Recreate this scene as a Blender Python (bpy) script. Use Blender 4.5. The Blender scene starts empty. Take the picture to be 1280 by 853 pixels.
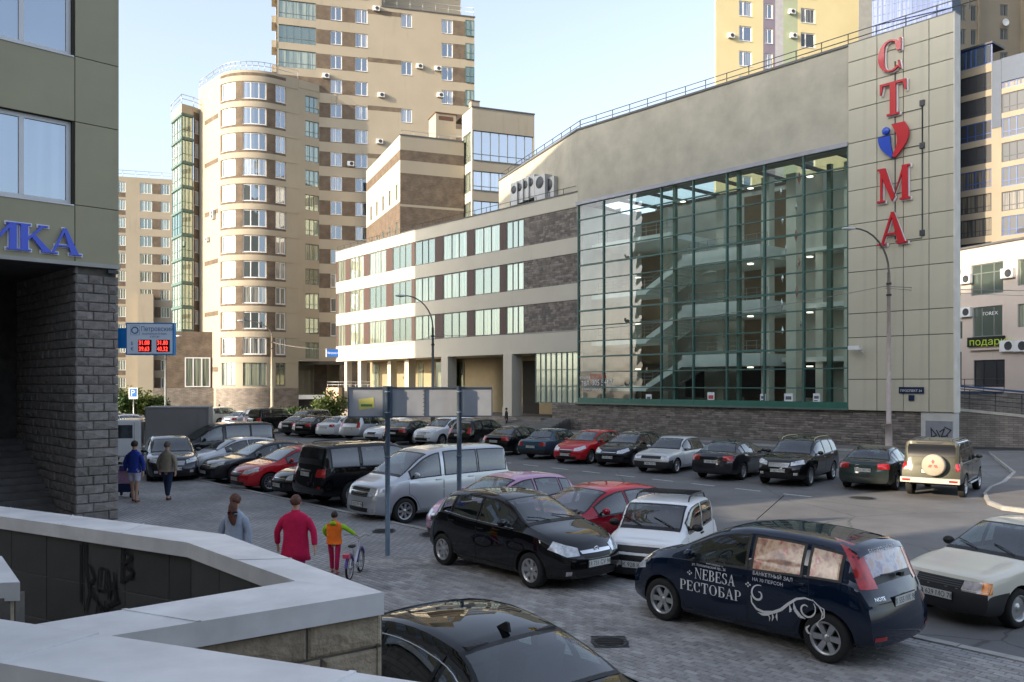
import bpy, bmesh, math, random
from mathutils import Vector, Matrix
from mathutils.bvhtree import BVHTree
R = math.radians
random.seed(7)
scene = bpy.context.scene
COL = scene.collection

# ------------------------------------------------------------ camera
F = 1080.0          # focal length in photo pixels (1280 wide)
EYE = 3.5
HZ = 480.0          # horizon row
cam_d = bpy.data.cameras.new('camera')
cam = bpy.data.objects.new('camera', cam_d)
COL.objects.link(cam)
cam.location = (0, 0, EYE)
cam.rotation_euler = (R(90), 0, 0)
cam_d.sensor_width = 36.0
cam_d.lens = F / 1280 * 36.0
cam_d.shift_y = (HZ - 426.5) / 1280
cam_d.clip_start = 0.05
cam_d.clip_end = 3000
scene.camera = cam

# ------------------------------------------------------------ light
SUN_EL = R(18)
SUN_VEC = Vector((-1.0, -0.55, 0)).normalized()      # horizontal direction towards the sun
world = bpy.data.worlds.new('World')
scene.world = world
world.use_nodes = True
nt = world.node_tree
bg = nt.nodes['Background']
sky = nt.nodes.new('ShaderNodeTexSky')
sky.sky_type = 'NISHITA'
sky.sun_disc = False
sky.sun_elevation = SUN_EL
sky.sun_rotation = math.atan2(SUN_VEC.x, SUN_VEC.y)
sky.altitude = 0
sky.air_density = 1.0
sky.dust_density = 3.0
sky.ozone_density = 3.0
hsv = nt.nodes.new('ShaderNodeHueSaturation'); hsv.inputs['Saturation'].default_value = 0.58
nt.links.new(sky.outputs[0], hsv.inputs['Color']); nt.links.new(hsv.outputs[0], bg.inputs[0])
bg.inputs[1].default_value = 0.15
sun_d = bpy.data.lights.new('sun', 'SUN')
sun_d.energy = 2.7
sun_d.angle = R(0.55)
sun_d.color = (1.0, 0.83, 0.62)
sun = bpy.data.objects.new('sun', sun_d)
COL.objects.link(sun)
d = Vector((SUN_VEC.x * math.cos(SUN_EL), SUN_VEC.y * math.cos(SUN_EL), math.sin(SUN_EL)))
sun.rotation_euler = (-d).to_track_quat('-Z', 'Y').to_euler()
sun.location = (-40, -20, 40)
scene.view_settings.view_transform = 'Standard'
scene.view_settings.look = 'None'
scene.view_settings.exposure = 1.55
scene.view_settings.gamma = 1.0
scene.render.engine = 'CYCLES'
scene.cycles.max_bounces = 7
scene.cycles.transparent_max_bounces = 16
scene.cycles.caustics_reflective = False
scene.cycles.caustics_refractive = False

# ------------------------------------------------------------ helpers
def G(px, py, z=0.0):
    """photo pixel -> point on the horizontal plane at height z"""
    Y = F * (EYE - z) / (py - HZ)
    return Vector(((px - 640) * Y / F, Y, z))

def meta(o, label=None, cat=None, group=None, kind=None):
    if label: o['label'] = label
    if cat: o['category'] = cat
    if group: o['group'] = group
    if kind: o['kind'] = kind
    return o

def thing(name, label, cat, loc=(0, 0, 0), rz=0.0, group=None):
    o = bpy.data.objects.new(name, None)
    o.empty_display_size = 0.3
    COL.objects.link(o)
    o.location = loc
    o.rotation_euler = (0, 0, rz)
    return meta(o, label, cat, group)

def link(name, me, parent=None, loc=None, rz=None):
    o = bpy.data.objects.new(name, me)
    COL.objects.link(o)
    if parent: o.parent = parent
    if loc is not None: o.location = loc
    if rz is not None: o.rotation_euler = (0, 0, rz)
    return o

def paint(o, m, slot=0):
    o.material_slots[slot].link = 'OBJECT'
    o.material_slots[slot].material = m

class MB:
    """small mesh builder"""
    def __init__(self):
        self.v = []; self.f = []; self.m = []; self.smooth = []
    def quad(self, a, b, c, d_, m=0, s=False):
        n = len(self.v); self.v += [tuple(a), tuple(b), tuple(c), tuple(d_)]
        self.f.append((n, n+1, n+2, n+3)); self.m.append(m); self.smooth.append(s)
    def poly(self, pts, m=0, s=False):
        n = len(self.v); self.v += [tuple(p) for p in pts]
        self.f.append(tuple(range(n, n+len(pts)))); self.m.append(m); self.smooth.append(s)
    def box(self, x0, x1, y0, y1, z0, z1, m=0):
        n = len(self.v)
        self.v += [(x0,y0,z0),(x1,y0,z0),(x1,y1,z0),(x0,y1,z0),(x0,y0,z1),(x1,y0,z1),(x1,y1,z1),(x0,y1,z1)]
        for q in ((0,3,2,1),(4,5,6,7),(0,1,5,4),(1,2,6,5),(2,3,7,6),(3,0,4,7)):
            self.f.append(tuple(n+i for i in q)); self.m.append(m); self.smooth.append(False)
    def cham(self, x0, x1, y0, y1, z0, z1, c=0.01, m=0, jit=0.0, rnd=random):
        """box whose outer (y0) face is chamfered and slightly uneven: a block in a wall facing -y"""
        n = len(self.v)
        j = lambda: rnd.uniform(-jit, jit)
        self.v += [(x0,y1,z0),(x1,y1,z0),(x1,y1,z1),(x0,y1,z1),
                   (x0,y0+c,z0),(x1,y0+c,z0),(x1,y0+c,z1),(x0,y0+c,z1),
                   (x0+c,y0+j(),z0+c),(x1-c,y0+j(),z0+c),(x1-c,y0+j(),z1-c),(x0+c,y0+j(),z1-c),
                   ((x0+x1)/2,y0-abs(j())*1.6,(z0+z1)/2)]
        for q in ((0,1,5,4),(1,2,6,5),(2,3,7,6),(3,0,4,7),(4,5,9,8),(5,6,10,9),(6,7,11,10),(7,4,8,11)):
            self.f.append(tuple(n+i for i in q)); self.m.append(m); self.smooth.append(False)
        for q in ((8,9,12),(9,10,12),(10,11,12),(11,8,12)):
            self.f.append(tuple(n+i for i in q)); self.m.append(m); self.smooth.append(False)
    def tube(self, pts, r, seg=8, m=0, cap=True, r2=None):
        pts = [Vector(p) for p in pts]; rings = []
        N = len(pts)
        for i, p in enumerate(pts):
            t = (pts[min(i+1, N-1)] - pts[max(i-1, 0)])
            if t.length < 1e-9: t = Vector((0, 0, 1))
            t.normalize()
            up = Vector((0, 0, 1)) if abs(t.z) < 0.95 else Vector((1, 0, 0))
            a = t.cross(up).normalized(); b = a.cross(t)
            rr = r if r2 is None else r + (r2 - r) * i / max(1, N-1)
            n = len(self.v)
            for k in range(seg):
                an = 2*math.pi*k/seg
                self.v.append(tuple(p + a*math.cos(an)*rr + b*math.sin(an)*rr))
            rings.append(n)
        for i in range(N-1):
            for k in range(seg):
                k2 = (k+1) % seg
                self.f.append((rings[i]+k, rings[i]+k2, rings[i+1]+k2, rings[i+1]+k)); self.m.append(m); self.smooth.append(True)
        if cap:
            self.f.append(tuple(rings[0]+k for k in range(seg))); self.m.append(m); self.smooth.append(False)
            self.f.append(tuple(rings[-1]+k for k in reversed(range(seg)))); self.m.append(m); self.smooth.append(False)
    def lathe(self, prof, axis='z', seg=16, c=(0,0,0), m=0):
        """prof: [(r, h)...] around an axis through c"""
        c = Vector(c); base = len(self.v)
        for r, h in prof:
            for k in range(seg):
                a = 2*math.pi*k/seg; p = (r*math.cos(a), r*math.sin(a), h)
                if axis == 'y': p = (p[0], h, p[1])
                if axis == 'x': p = (h, p[0], p[1])
                self.v.append(tuple(c + Vector(p)))
        for i in range(len(prof)-1):
            for k in range(seg):
                k2 = (k+1) % seg
                self.f.append((base+i*seg+k, base+i*seg+k2, base+(i+1)*seg+k2, base+(i+1)*seg+k)); self.m.append(m); self.smooth.append(True)
    def prism(self, outline, y0, y1, m=0):
        """outline in (x,z), extruded along y from y0 (front) to y1"""
        n = len(outline); b = len(self.v)
        self.v += [(x, y0, z) for x, z in outline] + [(x, y1, z) for x, z in outline]
        self.f.append(tuple(range(b, b+n))); self.m.append(m); self.smooth.append(False)
        self.f.append(tuple(range(b+2*n-1, b+n-1, -1))); self.m.append(m); self.smooth.append(False)
        for i in range(n):
            j = (i+1) % n
            self.f.append((b+i, b+n+i, b+n+j, b+j)); self.m.append(m); self.smooth.append(False)
    def mesh(self, name, mats):
        me = bpy.data.meshes.new(name)
        me.from_pydata(self.v, [], self.f)
        if not isinstance(mats, (list, tuple)): mats = [mats]
        for m in mats: me.materials.append(m)
        me.polygons.foreach_set('material_index', self.m)
        me.polygons.foreach_set('use_smooth', self.smooth)
        me.update()
        return me
    def fixn(self, me):
        bm = bmesh.new(); bm.from_mesh(me); bmesh.ops.recalc_face_normals(bm, faces=bm.faces); bm.to_mesh(me); bm.free()
    def build(self, name, mats, parent=None, loc=None, rz=None, fix=False):
        me = self.mesh(name, mats)
        if fix: self.fixn(me)
        return link(name, me, parent, loc, rz)

# ------------------------------------------------------------ materials
MATS = {}
def newmat(name):
    m = bpy.data.materials.new(name); m.use_nodes = True
    return m, m.node_tree, m.node_tree.nodes['Principled BSDF']

def mat(name, col, rough=0.8, metal=0.0, var=0.12, scale=1.5, bump=0.0, bscale=20.0, spec=0.4, stain=0.0, coat=0.0, obrand=0.0):
    if name in MATS: return MATS[name]
    m, t, p = newmat(name)
    N = t.nodes; L = t.links
    p.inputs['Roughness'].default_value = rough
    p.inputs['Metallic'].default_value = metal
    p.inputs['Specular IOR Level'].default_value = spec
    p.inputs['Coat Weight'].default_value = coat
    p.inputs['Coat Roughness'].default_value = 0.04
    tc = N.new('ShaderNodeTexCoord')
    src = None
    if var > 0 or stain > 0:
        nz = N.new('ShaderNodeTexNoise'); nz.inputs['Scale'].default_value = scale; nz.inputs['Detail'].default_value = 7
        nz.inputs['Roughness'].default_value = 0.58
        L.new(tc.outputs['Object'], nz.inputs['Vector'])
        mr = N.new('ShaderNodeMapRange'); mr.inputs['From Min'].default_value = 0.3; mr.inputs['From Max'].default_value = 0.7
        mr.inputs['To Min'].default_value = 1-var; mr.inputs['To Max'].default_value = 1+var
        L.new(nz.outputs['Fac'], mr.inputs['Value'])
        mul = N.new('ShaderNodeVectorMath'); mul.operation = 'MULTIPLY'
        mul.inputs[0].default_value = col[:3]
        L.new(mr.outputs[0], mul.inputs[1]); src = mul.outputs[0]
        if stain > 0:
            mp = N.new('ShaderNodeMapping'); mp.inputs['Scale'].default_value = (1.6, 1.6, 0.18)
            L.new(tc.outputs['Object'], mp.inputs['Vector'])
            n2 = N.new('ShaderNodeTexNoise'); n2.inputs['Scale'].default_value = 1.0; n2.inputs['Detail'].default_value = 6
            L.new(mp.outputs[0], n2.inputs['Vector'])
            m2 = N.new('ShaderNodeMapRange'); m2.inputs['From Min'].default_value = 0.60; m2.inputs['From Max'].default_value = 0.75
            m2.inputs['To Min'].default_value = 1.0; m2.inputs['To Max'].default_value = 1-stain
            L.new(n2.outputs['Fac'], m2.inputs['Value'])
            mu2 = N.new('ShaderNodeVectorMath'); mu2.operation = 'MULTIPLY'
            L.new(src, mu2.inputs[0]); L.new(m2.outputs[0], mu2.inputs[1]); src = mu2.outputs[0]
    if obrand > 0:
        oi = N.new('ShaderNodeObjectInfo')
        m3 = N.new('ShaderNodeMapRange'); m3.inputs['To Min'].default_value = 1-obrand; m3.inputs['To Max'].default_value = 1+obrand
        L.new(oi.outputs['Random'], m3.inputs['Value'])
        mu3 = N.new('ShaderNodeVectorMath'); mu3.operation = 'MULTIPLY'
        if src: L.new(src, mu3.inputs[0])
        else: mu3.inputs[0].default_value = col[:3]
        L.new(m3.outputs[0], mu3.inputs[1]); src = mu3.outputs[0]
    if src: L.new(src, p.inputs['Base Color'])
    else: p.inputs['Base Color'].default_value = (*col[:3], 1)
    if bump > 0:
        nb = N.new('ShaderNodeTexNoise'); nb.inputs['Scale'].default_value = bscale; nb.inputs['Detail'].default_value = 6
        L.new(tc.outputs['Object'], nb.inputs['Vector'])
        b = N.new('ShaderNodeBump'); b.inputs['Strength'].default_value = bump; b.inputs['Distance'].default_value = 0.02
        L.new(nb.outputs['Fac'], b.inputs['Height']); L.new(b.outputs[0], p.inputs['Normal'])
    MATS[name] = m
    return m

def brickmat(name, c1, c2, mortar, bw=0.25, bh=0.075, rough=0.9, rot=True):
    """fine brickwork for surfaces too far off to tell the bricks apart; object coords x,z"""
    if name in MATS: return MATS[name]
    m, t, p = newmat(name); N = t.nodes; L = t.links
    p.inputs['Roughness'].default_value = rough
    tc = N.new('ShaderNodeTexCoord')
    sp = N.new('ShaderNodeSeparateXYZ'); cb = N.new('ShaderNodeCombineXYZ')
    L.new(tc.outputs['Object'], sp.inputs[0]); L.new(sp.outputs[0], cb.inputs[0]); L.new(sp.outputs[2], cb.inputs[1])
    br = N.new('ShaderNodeTexBrick'); br.inputs['Scale'].default_value = 1.0
    br.inputs['Brick Width'].default_value = bw; br.inputs['Row Height'].default_value = bh
    br.inputs['Mortar Size'].default_value = bh*0.09
    br.inputs['Color1'].default_value = (*c1, 1); br.inputs['Color2'].default_value = (*c2, 1); br.inputs['Mortar'].default_value = (*mortar, 1)
    L.new(cb.outputs[0], br.inputs['Vector'])
    nz = N.new('ShaderNodeTexNoise'); nz.inputs['Scale'].default_value = 1.1; nz.inputs['Detail'].default_value = 8
    L.new(tc.outputs['Object'], nz.inputs['Vector'])
    mr = N.new('ShaderNodeMapRange'); mr.inputs['From Min'].default_value = .3; mr.inputs['From Max'].default_value = .7
    mr.inputs['To Min'].default_value = .72; mr.inputs['To Max'].default_value = 1.25
    L.new(nz.outputs['Fac'], mr.inputs['Value'])
    mul = N.new('ShaderNodeVectorMath'); mul.operation = 'MULTIPLY'
    L.new(br.outputs['Color'], mul.inputs[0]); L.new(mr.outputs[0], mul.inputs[1]); L.new(mul.outputs[0], p.inputs['Base Color'])
    b = N.new('ShaderNodeBump'); b.inputs['Strength'].default_value = .5; b.inputs['Distance'].default_value = 0.02
    L.new(br.outputs['Fac'], b.inputs['Height']); b.invert = True; L.new(b.outputs[0], p.inputs['Normal'])
    MATS[name] = m
    return m

def panemat(name, refl=0.27, darks=(0.02, 0.03, 0.035), light=(0.32, 0.31, 0.28), tint=(0.82, 0.9, 1.0), curtain=0.45):
    """window pane: reflective coated glass, with a curtain or a dark room behind that differs from pane to pane"""
    if name in MATS: return MATS[name]
    m, t, p = newmat(name); N = t.nodes; L = t.links
    oi = N.new('ShaderNodeObjectInfo')
    tc = N.new('ShaderNodeTexCoord')
    # soft vertical folds of a curtain
    mp = N.new('ShaderNodeMapping'); mp.inputs['Scale'].default_value = (9, 9, 0.25)
    L.new(tc.outputs['Object'], mp.inputs['Vector'])
    off = N.new('ShaderNodeVectorMath'); off.operation = 'ADD'
    L.new(mp.outputs[0], off.inputs[0])
    sc = N.new('ShaderNodeMath'); sc.operation = 'MULTIPLY'; sc.inputs[1].default_value = 57.0
    L.new(oi.outputs['Random'], sc.inputs[0]); L.new(sc.outputs[0], off.inputs[1])
    nz = N.new('ShaderNodeTexNoise'); nz.inputs['Scale'].default_value = 0.6; nz.inputs['Detail'].default_value = 3
    L.new(off.outputs[0], nz.inputs['Vector'])
    ramp = N.new('ShaderNodeMapRange'); ramp.inputs['From Min'].default_value = 0.38; ramp.inputs['From Max'].default_value = 0.58
    L.new(nz.outputs['Fac'], ramp.inputs['Value'])
    gt = N.new('ShaderNodeMath'); gt.operation = 'LESS_THAN'; gt.inputs[1].default_value = curtain
    L.new(oi.outputs['Random'], gt.inputs[0])
    fac = N.new('ShaderNodeMath'); fac.operation = 'MULTIPLY'
    L.new(gt.outputs[0], fac.inputs[0]); L.new(ramp.outputs[0], fac.inputs[1])
    mx = N.new('ShaderNodeMix'); mx.data_type = 'RGBA'
    mx.inputs[6].default_value = (*darks, 1); mx.inputs[7].default_value = (*light, 1)
    L.new(fac.outputs[0], mx.inputs[0])
    L.new(mx.outputs[2], p.inputs['Base Color'])
    p.inputs['Roughness'].default_value = 0.6
    gl = N.new('ShaderNodeBsdfGlossy'); gl.inputs['Roughness'].default_value = 0.02
    gl.inputs['Color'].default_value = (*tint, 1)
    # very slight waviness of the glass
    n3 = N.new('ShaderNodeTexNoise'); n3.inputs['Scale'].default_value = 1.3; n3.inputs['Detail'].default_value = 1
    L.new(tc.outputs['Object'], n3.inputs['Vector'])
    b = N.new('ShaderNodeBump'); b.inputs['Strength'].default_value = 0.25; b.inputs['Distance'].default_value = 0.015
    L.new(n3.outputs['Fac'], b.inputs['Height']); L.new(b.outputs[0], gl.inputs['Normal'])
    fr = N.new('ShaderNodeFresnel'); fr.inputs['IOR'].default_value = 1.5
    ad = N.new('ShaderNodeMath'); ad.operation = 'ADD'; ad.use_clamp = True; ad.inputs[1].default_value = refl
    L.new(fr.outputs[0], ad.inputs[0])
    ms = N.new('ShaderNodeMixShader')
    L.new(ad.outputs[0], ms.inputs[0]); L.new(p.outputs[0], ms.inputs[1]); L.new(gl.outputs[0], ms.inputs[2])
    L.new(ms.outputs[0], N['Material Output'].inputs[0])
    MATS[name] = m
    return m

def clearglass(name, tint=(0.72, 0.86, 0.8), refl=0.12, wav=0.35):
    if name in MATS: return MATS[name]
    m, t, p = newmat(name); N = t.nodes; L = t.links
    N.remove(p)
    tr = N.new('ShaderNodeBsdfTransparent'); tr.inputs[0].default_value = (*tint, 1)
    gl = N.new('ShaderNodeBsdfGlossy'); gl.inputs['Roughness'].default_value = 0.01
    tc = N.new('ShaderNodeTexCoord')
    n3 = N.new('ShaderNodeTexNoise'); n3.inputs['Scale'].default_value = 0.9; n3.inputs['Detail'].default_value = 1
    L.new(tc.outputs['Object'], n3.inputs['Vector'])
    b = N.new('ShaderNodeBump'); b.inputs['Strength'].default_value = wav; b.inputs['Distance'].default_value = 0.02
    L.new(n3.outputs['Fac'], b.inputs['Height']); L.new(b.outputs[0], gl.inputs['Normal'])
    fr = N.new('ShaderNodeFresnel'); fr.inputs['IOR'].default_value = 1.5
    ge = N.new('ShaderNodeNewGeometry'); mi = N.new('ShaderNodeMapRange'); mi.inputs['To Min'].default_value = 1.5; mi.inputs['To Max'].default_value = 1/1.5
    L.new(ge.outputs['Backfacing'], mi.inputs['Value']); L.new(mi.outputs[0], fr.inputs['IOR'])
    ad = N.new('ShaderNodeMath'); ad.operation = 'ADD'; ad.use_clamp = True; ad.inputs[1].default_value = refl
    L.new(fr.outputs[0], ad.inputs[0])
    ms = N.new('ShaderNodeMixShader')
    L.new(ad.outputs[0], ms.inputs[0]); L.new(tr.outputs[0], ms.inputs[1]); L.new(gl.outputs[0], ms.inputs[2])
    L.new(ms.outputs[0], N['Material Output'].inputs[0])
    MATS[name] = m
    return m

def emis(name, col, s=1.0):
    if name in MATS: return MATS[name]
    m, t, p = newmat(name)
    p.inputs['Base Color'].default_value = (*col, 1)
    p.inputs['Emission Color'].default_value = (*col, 1); p.inputs['Emission Strength'].default_value = s
    MATS[name] = m
    return m

BEIGE = mat('beige render', (0.38, 0.33, 0.25), 0.9, var=0.06, scale=0.25, stain=0.12, bump=0.15, bscale=8)
CREAM = mat('cream cladding', (0.53, 0.49, 0.40), 0.8, var=0.05, scale=0.4, stain=0.10)
GREYREND = mat('grey weathered render', (0.43, 0.40, 0.32), 0.9, var=0.17, scale=0.55, stain=0.05, bump=0.3, bscale=5)
BROWNBR = brickmat('brown brick', (0.115, 0.082, 0.057), (0.16, 0.117, 0.08), (0.17, 0.14, 0.11))
STONEBR = brickmat('grey split stone', (0.20, 0.17, 0.145), (0.30, 0.26, 0.22), (0.12, 0.105, 0.09), 0.45, 0.12)
STONE = mat('grey stone block', (0.22, 0.20, 0.18), 0.95, var=0.3, scale=5, bump=0.9, bscale=22, obrand=0.18)
STONEWARM = mat('warm stone block', (0.33, 0.275, 0.20), 0.95, var=0.28, scale=6, bump=0.9, bscale=26, obrand=0.12)
MORTAR = mat('mortar', (0.12, 0.11, 0.095), 0.95, var=0.2, scale=8)
PANELG = mat('beige grey panel', (0.50, 0.465, 0.355), 0.45, var=0.05, scale=0.5, stain=0.08, obrand=0.035)
OLIVE = mat('olive panel', (0.37, 0.34, 0.22), 0.55, var=0.06, scale=0.7, stain=0.06, obrand=0.03)
SEAM = mat('dark seam', (0.03, 0.03, 0.028), 0.9, var=0)
WHITEF = mat('white window frame', (0.72, 0.72, 0.72), 0.45, var=0.04)
GREENF = mat('dark green frame', (0.06, 0.13, 0.11), 0.4, var=0.08)
GREYF = mat('grey green frame', (0.17, 0.19, 0.18), 0.5, var=0.08)
BLUEF = mat('blue frame', (0.02, 0.07, 0.25), 0.4, var=0.08)
NAVYF = mat('dark frame', (0.025, 0.03, 0.045), 0.5, var=0.1)
PANE = panemat('window pane')
PANEG = panemat('green window pane', 0.2, (0.05, 0.07, 0.055), (0.30, 0.32, 0.23), (0.8, 0.95, 0.88), 0.7)
PANED = panemat('dark balcony pane', 0.0, (0.02, 0.022, 0.025), (0.14, 0.12, 0.085), (0.36, 0.39, 0.43), 0.5)
PANESKY = panemat('bay window pane', 0.62, (0.03, 0.04, 0.05), (0.3, 0.3, 0.3), (0.92, 0.95, 1.0), 0.3)
CURTAINGL = clearglass('curtain wall glass', (.84, .93, .89), .06, .7)
STEEL = mat('galvanised steel', (0.42, 0.43, 0.44), 0.4, 0.7, var=0.12, scale=6)
DARKST = mat('dark painted steel', (0.06, 0.065, 0.07), 0.45, 0.3, var=0.15, scale=6)
WHITEP = mat('white paint', (0.74, 0.74, 0.72), 0.5, var=0.05)
ROOFM = mat('roof felt', (0.10, 0.10, 0.10), 0.95, var=0.2)
CONC = mat('concrete', (0.36, 0.34, 0.30), 0.9, var=0.15, scale=1.2, bump=0.3, stain=0.1)
BLACKM = mat('black rubber', (0.012, 0.012, 0.013), 0.75, var=0)
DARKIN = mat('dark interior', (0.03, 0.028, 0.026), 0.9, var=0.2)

# ------------------------------------------------------------ facade frames
class Frame:
    """vertical plane: P = ground point, u = direction to the right as seen from outside; outward is -local y"""
    def __init__(self, P, u):
        self.P = Vector((P[0], P[1])); u = Vector((u[0], u[1])).normalized(); self.u = u
        self.ang = math.atan2(u.y, u.x)
    def U(self, px, d=0.0):
        k = (px - 640) / F
        n = Vector((self.u.y, -self.u.x))       # outward
        P = self.P + n * d
        return (k * P.y - P.x) / (self.u.x - k * self.u.y)
    def Y(self, px):
        return self.P.y + self.u.y * self.U(px)
    def z(self, px, py):
        return EYE + (HZ - py) * self.Y(px) / F
    def pt(self, U, D=0.0, Z=0.0):
        """D is inward depth"""
        n = Vector((-self.u.y, self.u.x))
        p = self.P + self.u * U + n * D
        return Vector((p.x, p.y, Z))
    def put(self, mb, name, mats, parent, fix=False, at=(0, 0, 0)):
        """link mesh built in frame coords; parent = a root Empty without rotation, or None"""
        w = self.pt(*at)
        base = Vector((0, 0, 0)) if parent is None else parent.location
        return mb.build(name, mats, parent, w - base, self.ang, fix)
    def place(self, name, me, parent, U, D, Z):
        base = Vector((0, 0, 0)) if parent is None else parent.location
        return link(name, me, parent, self.pt(U, D, Z) - base, self.ang)

def wall_mesh(U0, U1, z0, z1, holes=(), zones=(), depth=0.22, curve=None, extra=()):
    """wall sheet with rectangular openings and reveals; zones = (u0,u1,z0,z1,matindex)"""
    mb = MB()
    xs = sorted(set([U0, U1] + [h[0] for h in holes] + [h[1] for h in holes] + [q[0] for q in zones] + [q[1] for q in zones] + list(extra)))
    zs = sorted(set([z0, z1] + [h[2] for h in holes] + [h[3] for h in holes] + [q[2] for q in zones] + [q[3] for q in zones]))
    xs = [x for x in xs if U0-1e-6 <= x <= U1+1e-6]; zs = [z for z in zs if z0-1e-6 <= z <= z1+1e-6]
    def dd(a):
        o = [a[0]]
        for v in a[1:]:
            if v - o[-1] > 1e-4: o.append(v)
        return o
    xs = dd(xs); zs = dd(zs)
    c = curve or (lambda U, D, Z: (U, D, Z))
    for i in range(len(xs)-1):
        xm = (xs[i]+xs[i+1])/2
        hh = [h for h in holes if h[0] < xm < h[1]]
        zz = [q for q in zones if q[0] < xm < q[1]]
        j = 0
        while j < len(zs)-1:
            zm = (zs[j]+zs[j+1])/2
            if any(h[2] < zm < h[3] for h in hh):
                j += 1; continue
            mi = 0
            for q in zz:
                if q[2] < zm < q[3]: mi = q[4]
            k = j+1                                  # merge upwards
            while k < len(zs)-1:
                zn = (zs[k]+zs[k+1])/2
                if any(h[2] < zn < h[3] for h in hh): break
                mn = 0
                for q in zz:
                    if q[2] < zn < q[3]: mn = q[4]
                if mn != mi: break
                k += 1
            mb.quad(c(xs[i],0,zs[j]), c(xs[i+1],0,zs[j]), c(xs[i+1],0,zs[k]), c(xs[i],0,zs[k]), mi)
            j = k
    for h in holes:
        a, b, e, g = h[:4]
        xx = [x for x in xs if a-1e-6 <= x <= b+1e-6]
        for i in range(len(xx)-1):
            mb.quad(c(xx[i],0,e), c(xx[i],depth,e), c(xx[i+1],depth,e), c(xx[i+1],0,e), 0)
            mb.quad(c(xx[i],0,g), c(xx[i+1],0,g), c(xx[i+1],depth,g), c(xx[i],depth,g), 0)
        mb.quad(c(a,0,e), c(a,0,g), c(a,depth,g), c(a,depth,e), 0)
        mb.quad(c(b,0,e), c(b,depth,e), c(b,depth,g), c(b,0,g), 0)
    return mb

WCACHE = {}
def window_meshes(w, h, mull=(0.5,), trans=(), fw=0.07, fmat=None, pmat=None, sill=True, curve=None, key=None):
    """frame mesh + pane mesh; origin at lower left of the opening"""
    fmat = fmat or WHITEF; pmat = pmat or PANE
    k = (round(w, 2), round(h, 2), tuple(mull), tuple(trans), fw, fmat.name, pmat.name, sill, key)
    if k in WCACHE: return WCACHE[k]
    mb = MB(); c = curve
    def bx(x0, x1, y0, y1, z0, z1):
        if c is None: mb.box(x0, x1, y0, y1, z0, z1)
        else:
            n = max(1, int((x1-x0)/0.5)); 
            for i in range(n):
                a = x0+(x1-x0)*i/n; b = x0+(x1-x0)*(i+1)/n
                s = len(mb.v); mb.box(a, b, y0, y1, z0, z1)
                for q in range(s, len(mb.v)): mb.v[q] = tuple(c(*mb.v[q]))
    e = 0.004
    bx(e, w-e, .09, .15, e, fw); bx(e, w-e, .09, .15, h-fw, h-e)
    bx(e, fw, .09, .15, fw, h-fw); bx(w-fw, w-e, .09, .15, fw, h-fw)
    for m_ in mull:
        x = m_*w; bx(x-fw*.5, x+fw*.5, .085, .15, fw, h-fw)
    for t_ in trans:
        z = t_*h; bx(fw, w-fw, .093, .145, z-fw*.4, z+fw*.4)
    if sill: bx(-0.03, w+0.03, -0.06, .09, -0.035, 0.0)
    fm = mb.mesh('window_frame', fmat)
    pb = MB()
    n = 1 if c is None else max(1, int(w/0.4))
    for i in range(n):
        a = fw*.5+(w-fw)*i/n; b = fw*.5+(w-fw)*(i+1)/n
        q = [(a, .13, fw*.5), (b, .13, fw*.5), (b, .13, h-fw*.5), (a, .13, h-fw*.5)]
        if c: q = [c(*p) for p in q]
        pb.quad(*q)
    pm = pb.mesh('pane', pmat)
    WCACHE[k] = (fm, pm)
    return fm, pm

def add_window(fr, root, U0, U1, z0, z1, name='window', **kw):
    fm, pm = window_meshes(U1-U0, z1-z0, **kw)
    o = fr.place(name, fm, root, U0, 0, z0)
    link('pane', pm, o)
    return o

def ac_unit(root, fr, U, z, D=-0.35, s=1.0):
    mb = MB(); w = .8*s; h = .55*s
    mb.box(0, w, 0, .3, 0, h, 0)
    mb.lathe([(0.0, -.012), (.2*s, -.012), (.22*s, -.02), (.22*s, 0.0)], 'y', 14, (w*.62, 0, h*.5), 1)
    mb.box(0.05, .09, .3, abs(D)+.0, 0.02, .06, 1); mb.box(w-.09, w-.05, .3, abs(D)+.0, 0.02, .06, 1)
    base = root.location if root else Vector((0,0,0))
    o = mb.build('air_conditioner', [WHITEP, DARKST], root, fr.pt(U, D, z) - base, fr.ang)
    return o

def text_mesh(s, size, ext=0.0, align='LEFT', sx=1.0):
    cu = bpy.data.curves.new('lettering', 'FONT'); cu.body = s; cu.size = size; cu.extrude = ext; cu.align_x = align
    cu.resolution_u = 2
    o = bpy.data.objects.new('lettering', cu); COL.objects.link(o)
    bpy.context.view_layer.update()
    me = bpy.data.meshes.new_from_object(o.evaluated_get(bpy.context.evaluated_depsgraph_get()))
    COL.objects.unlink(o); bpy.data.objects.remove(o)
    # stand it up: x right, z up, facing -y
    me.transform(Matrix(((sx,0,0,0),(0,0,-1,0),(0,1,0,0),(0,0,0,1))))
    return me

def text_obj(name, s, size, m, parent, loc, rz=0.0, ext=0.0, align='LEFT', sx=1.0):
    me = text_mesh(s, size, ext, align, sx); me.materials.clear(); me.materials.append(m)
    return link(name, me, parent, loc, rz)

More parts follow.
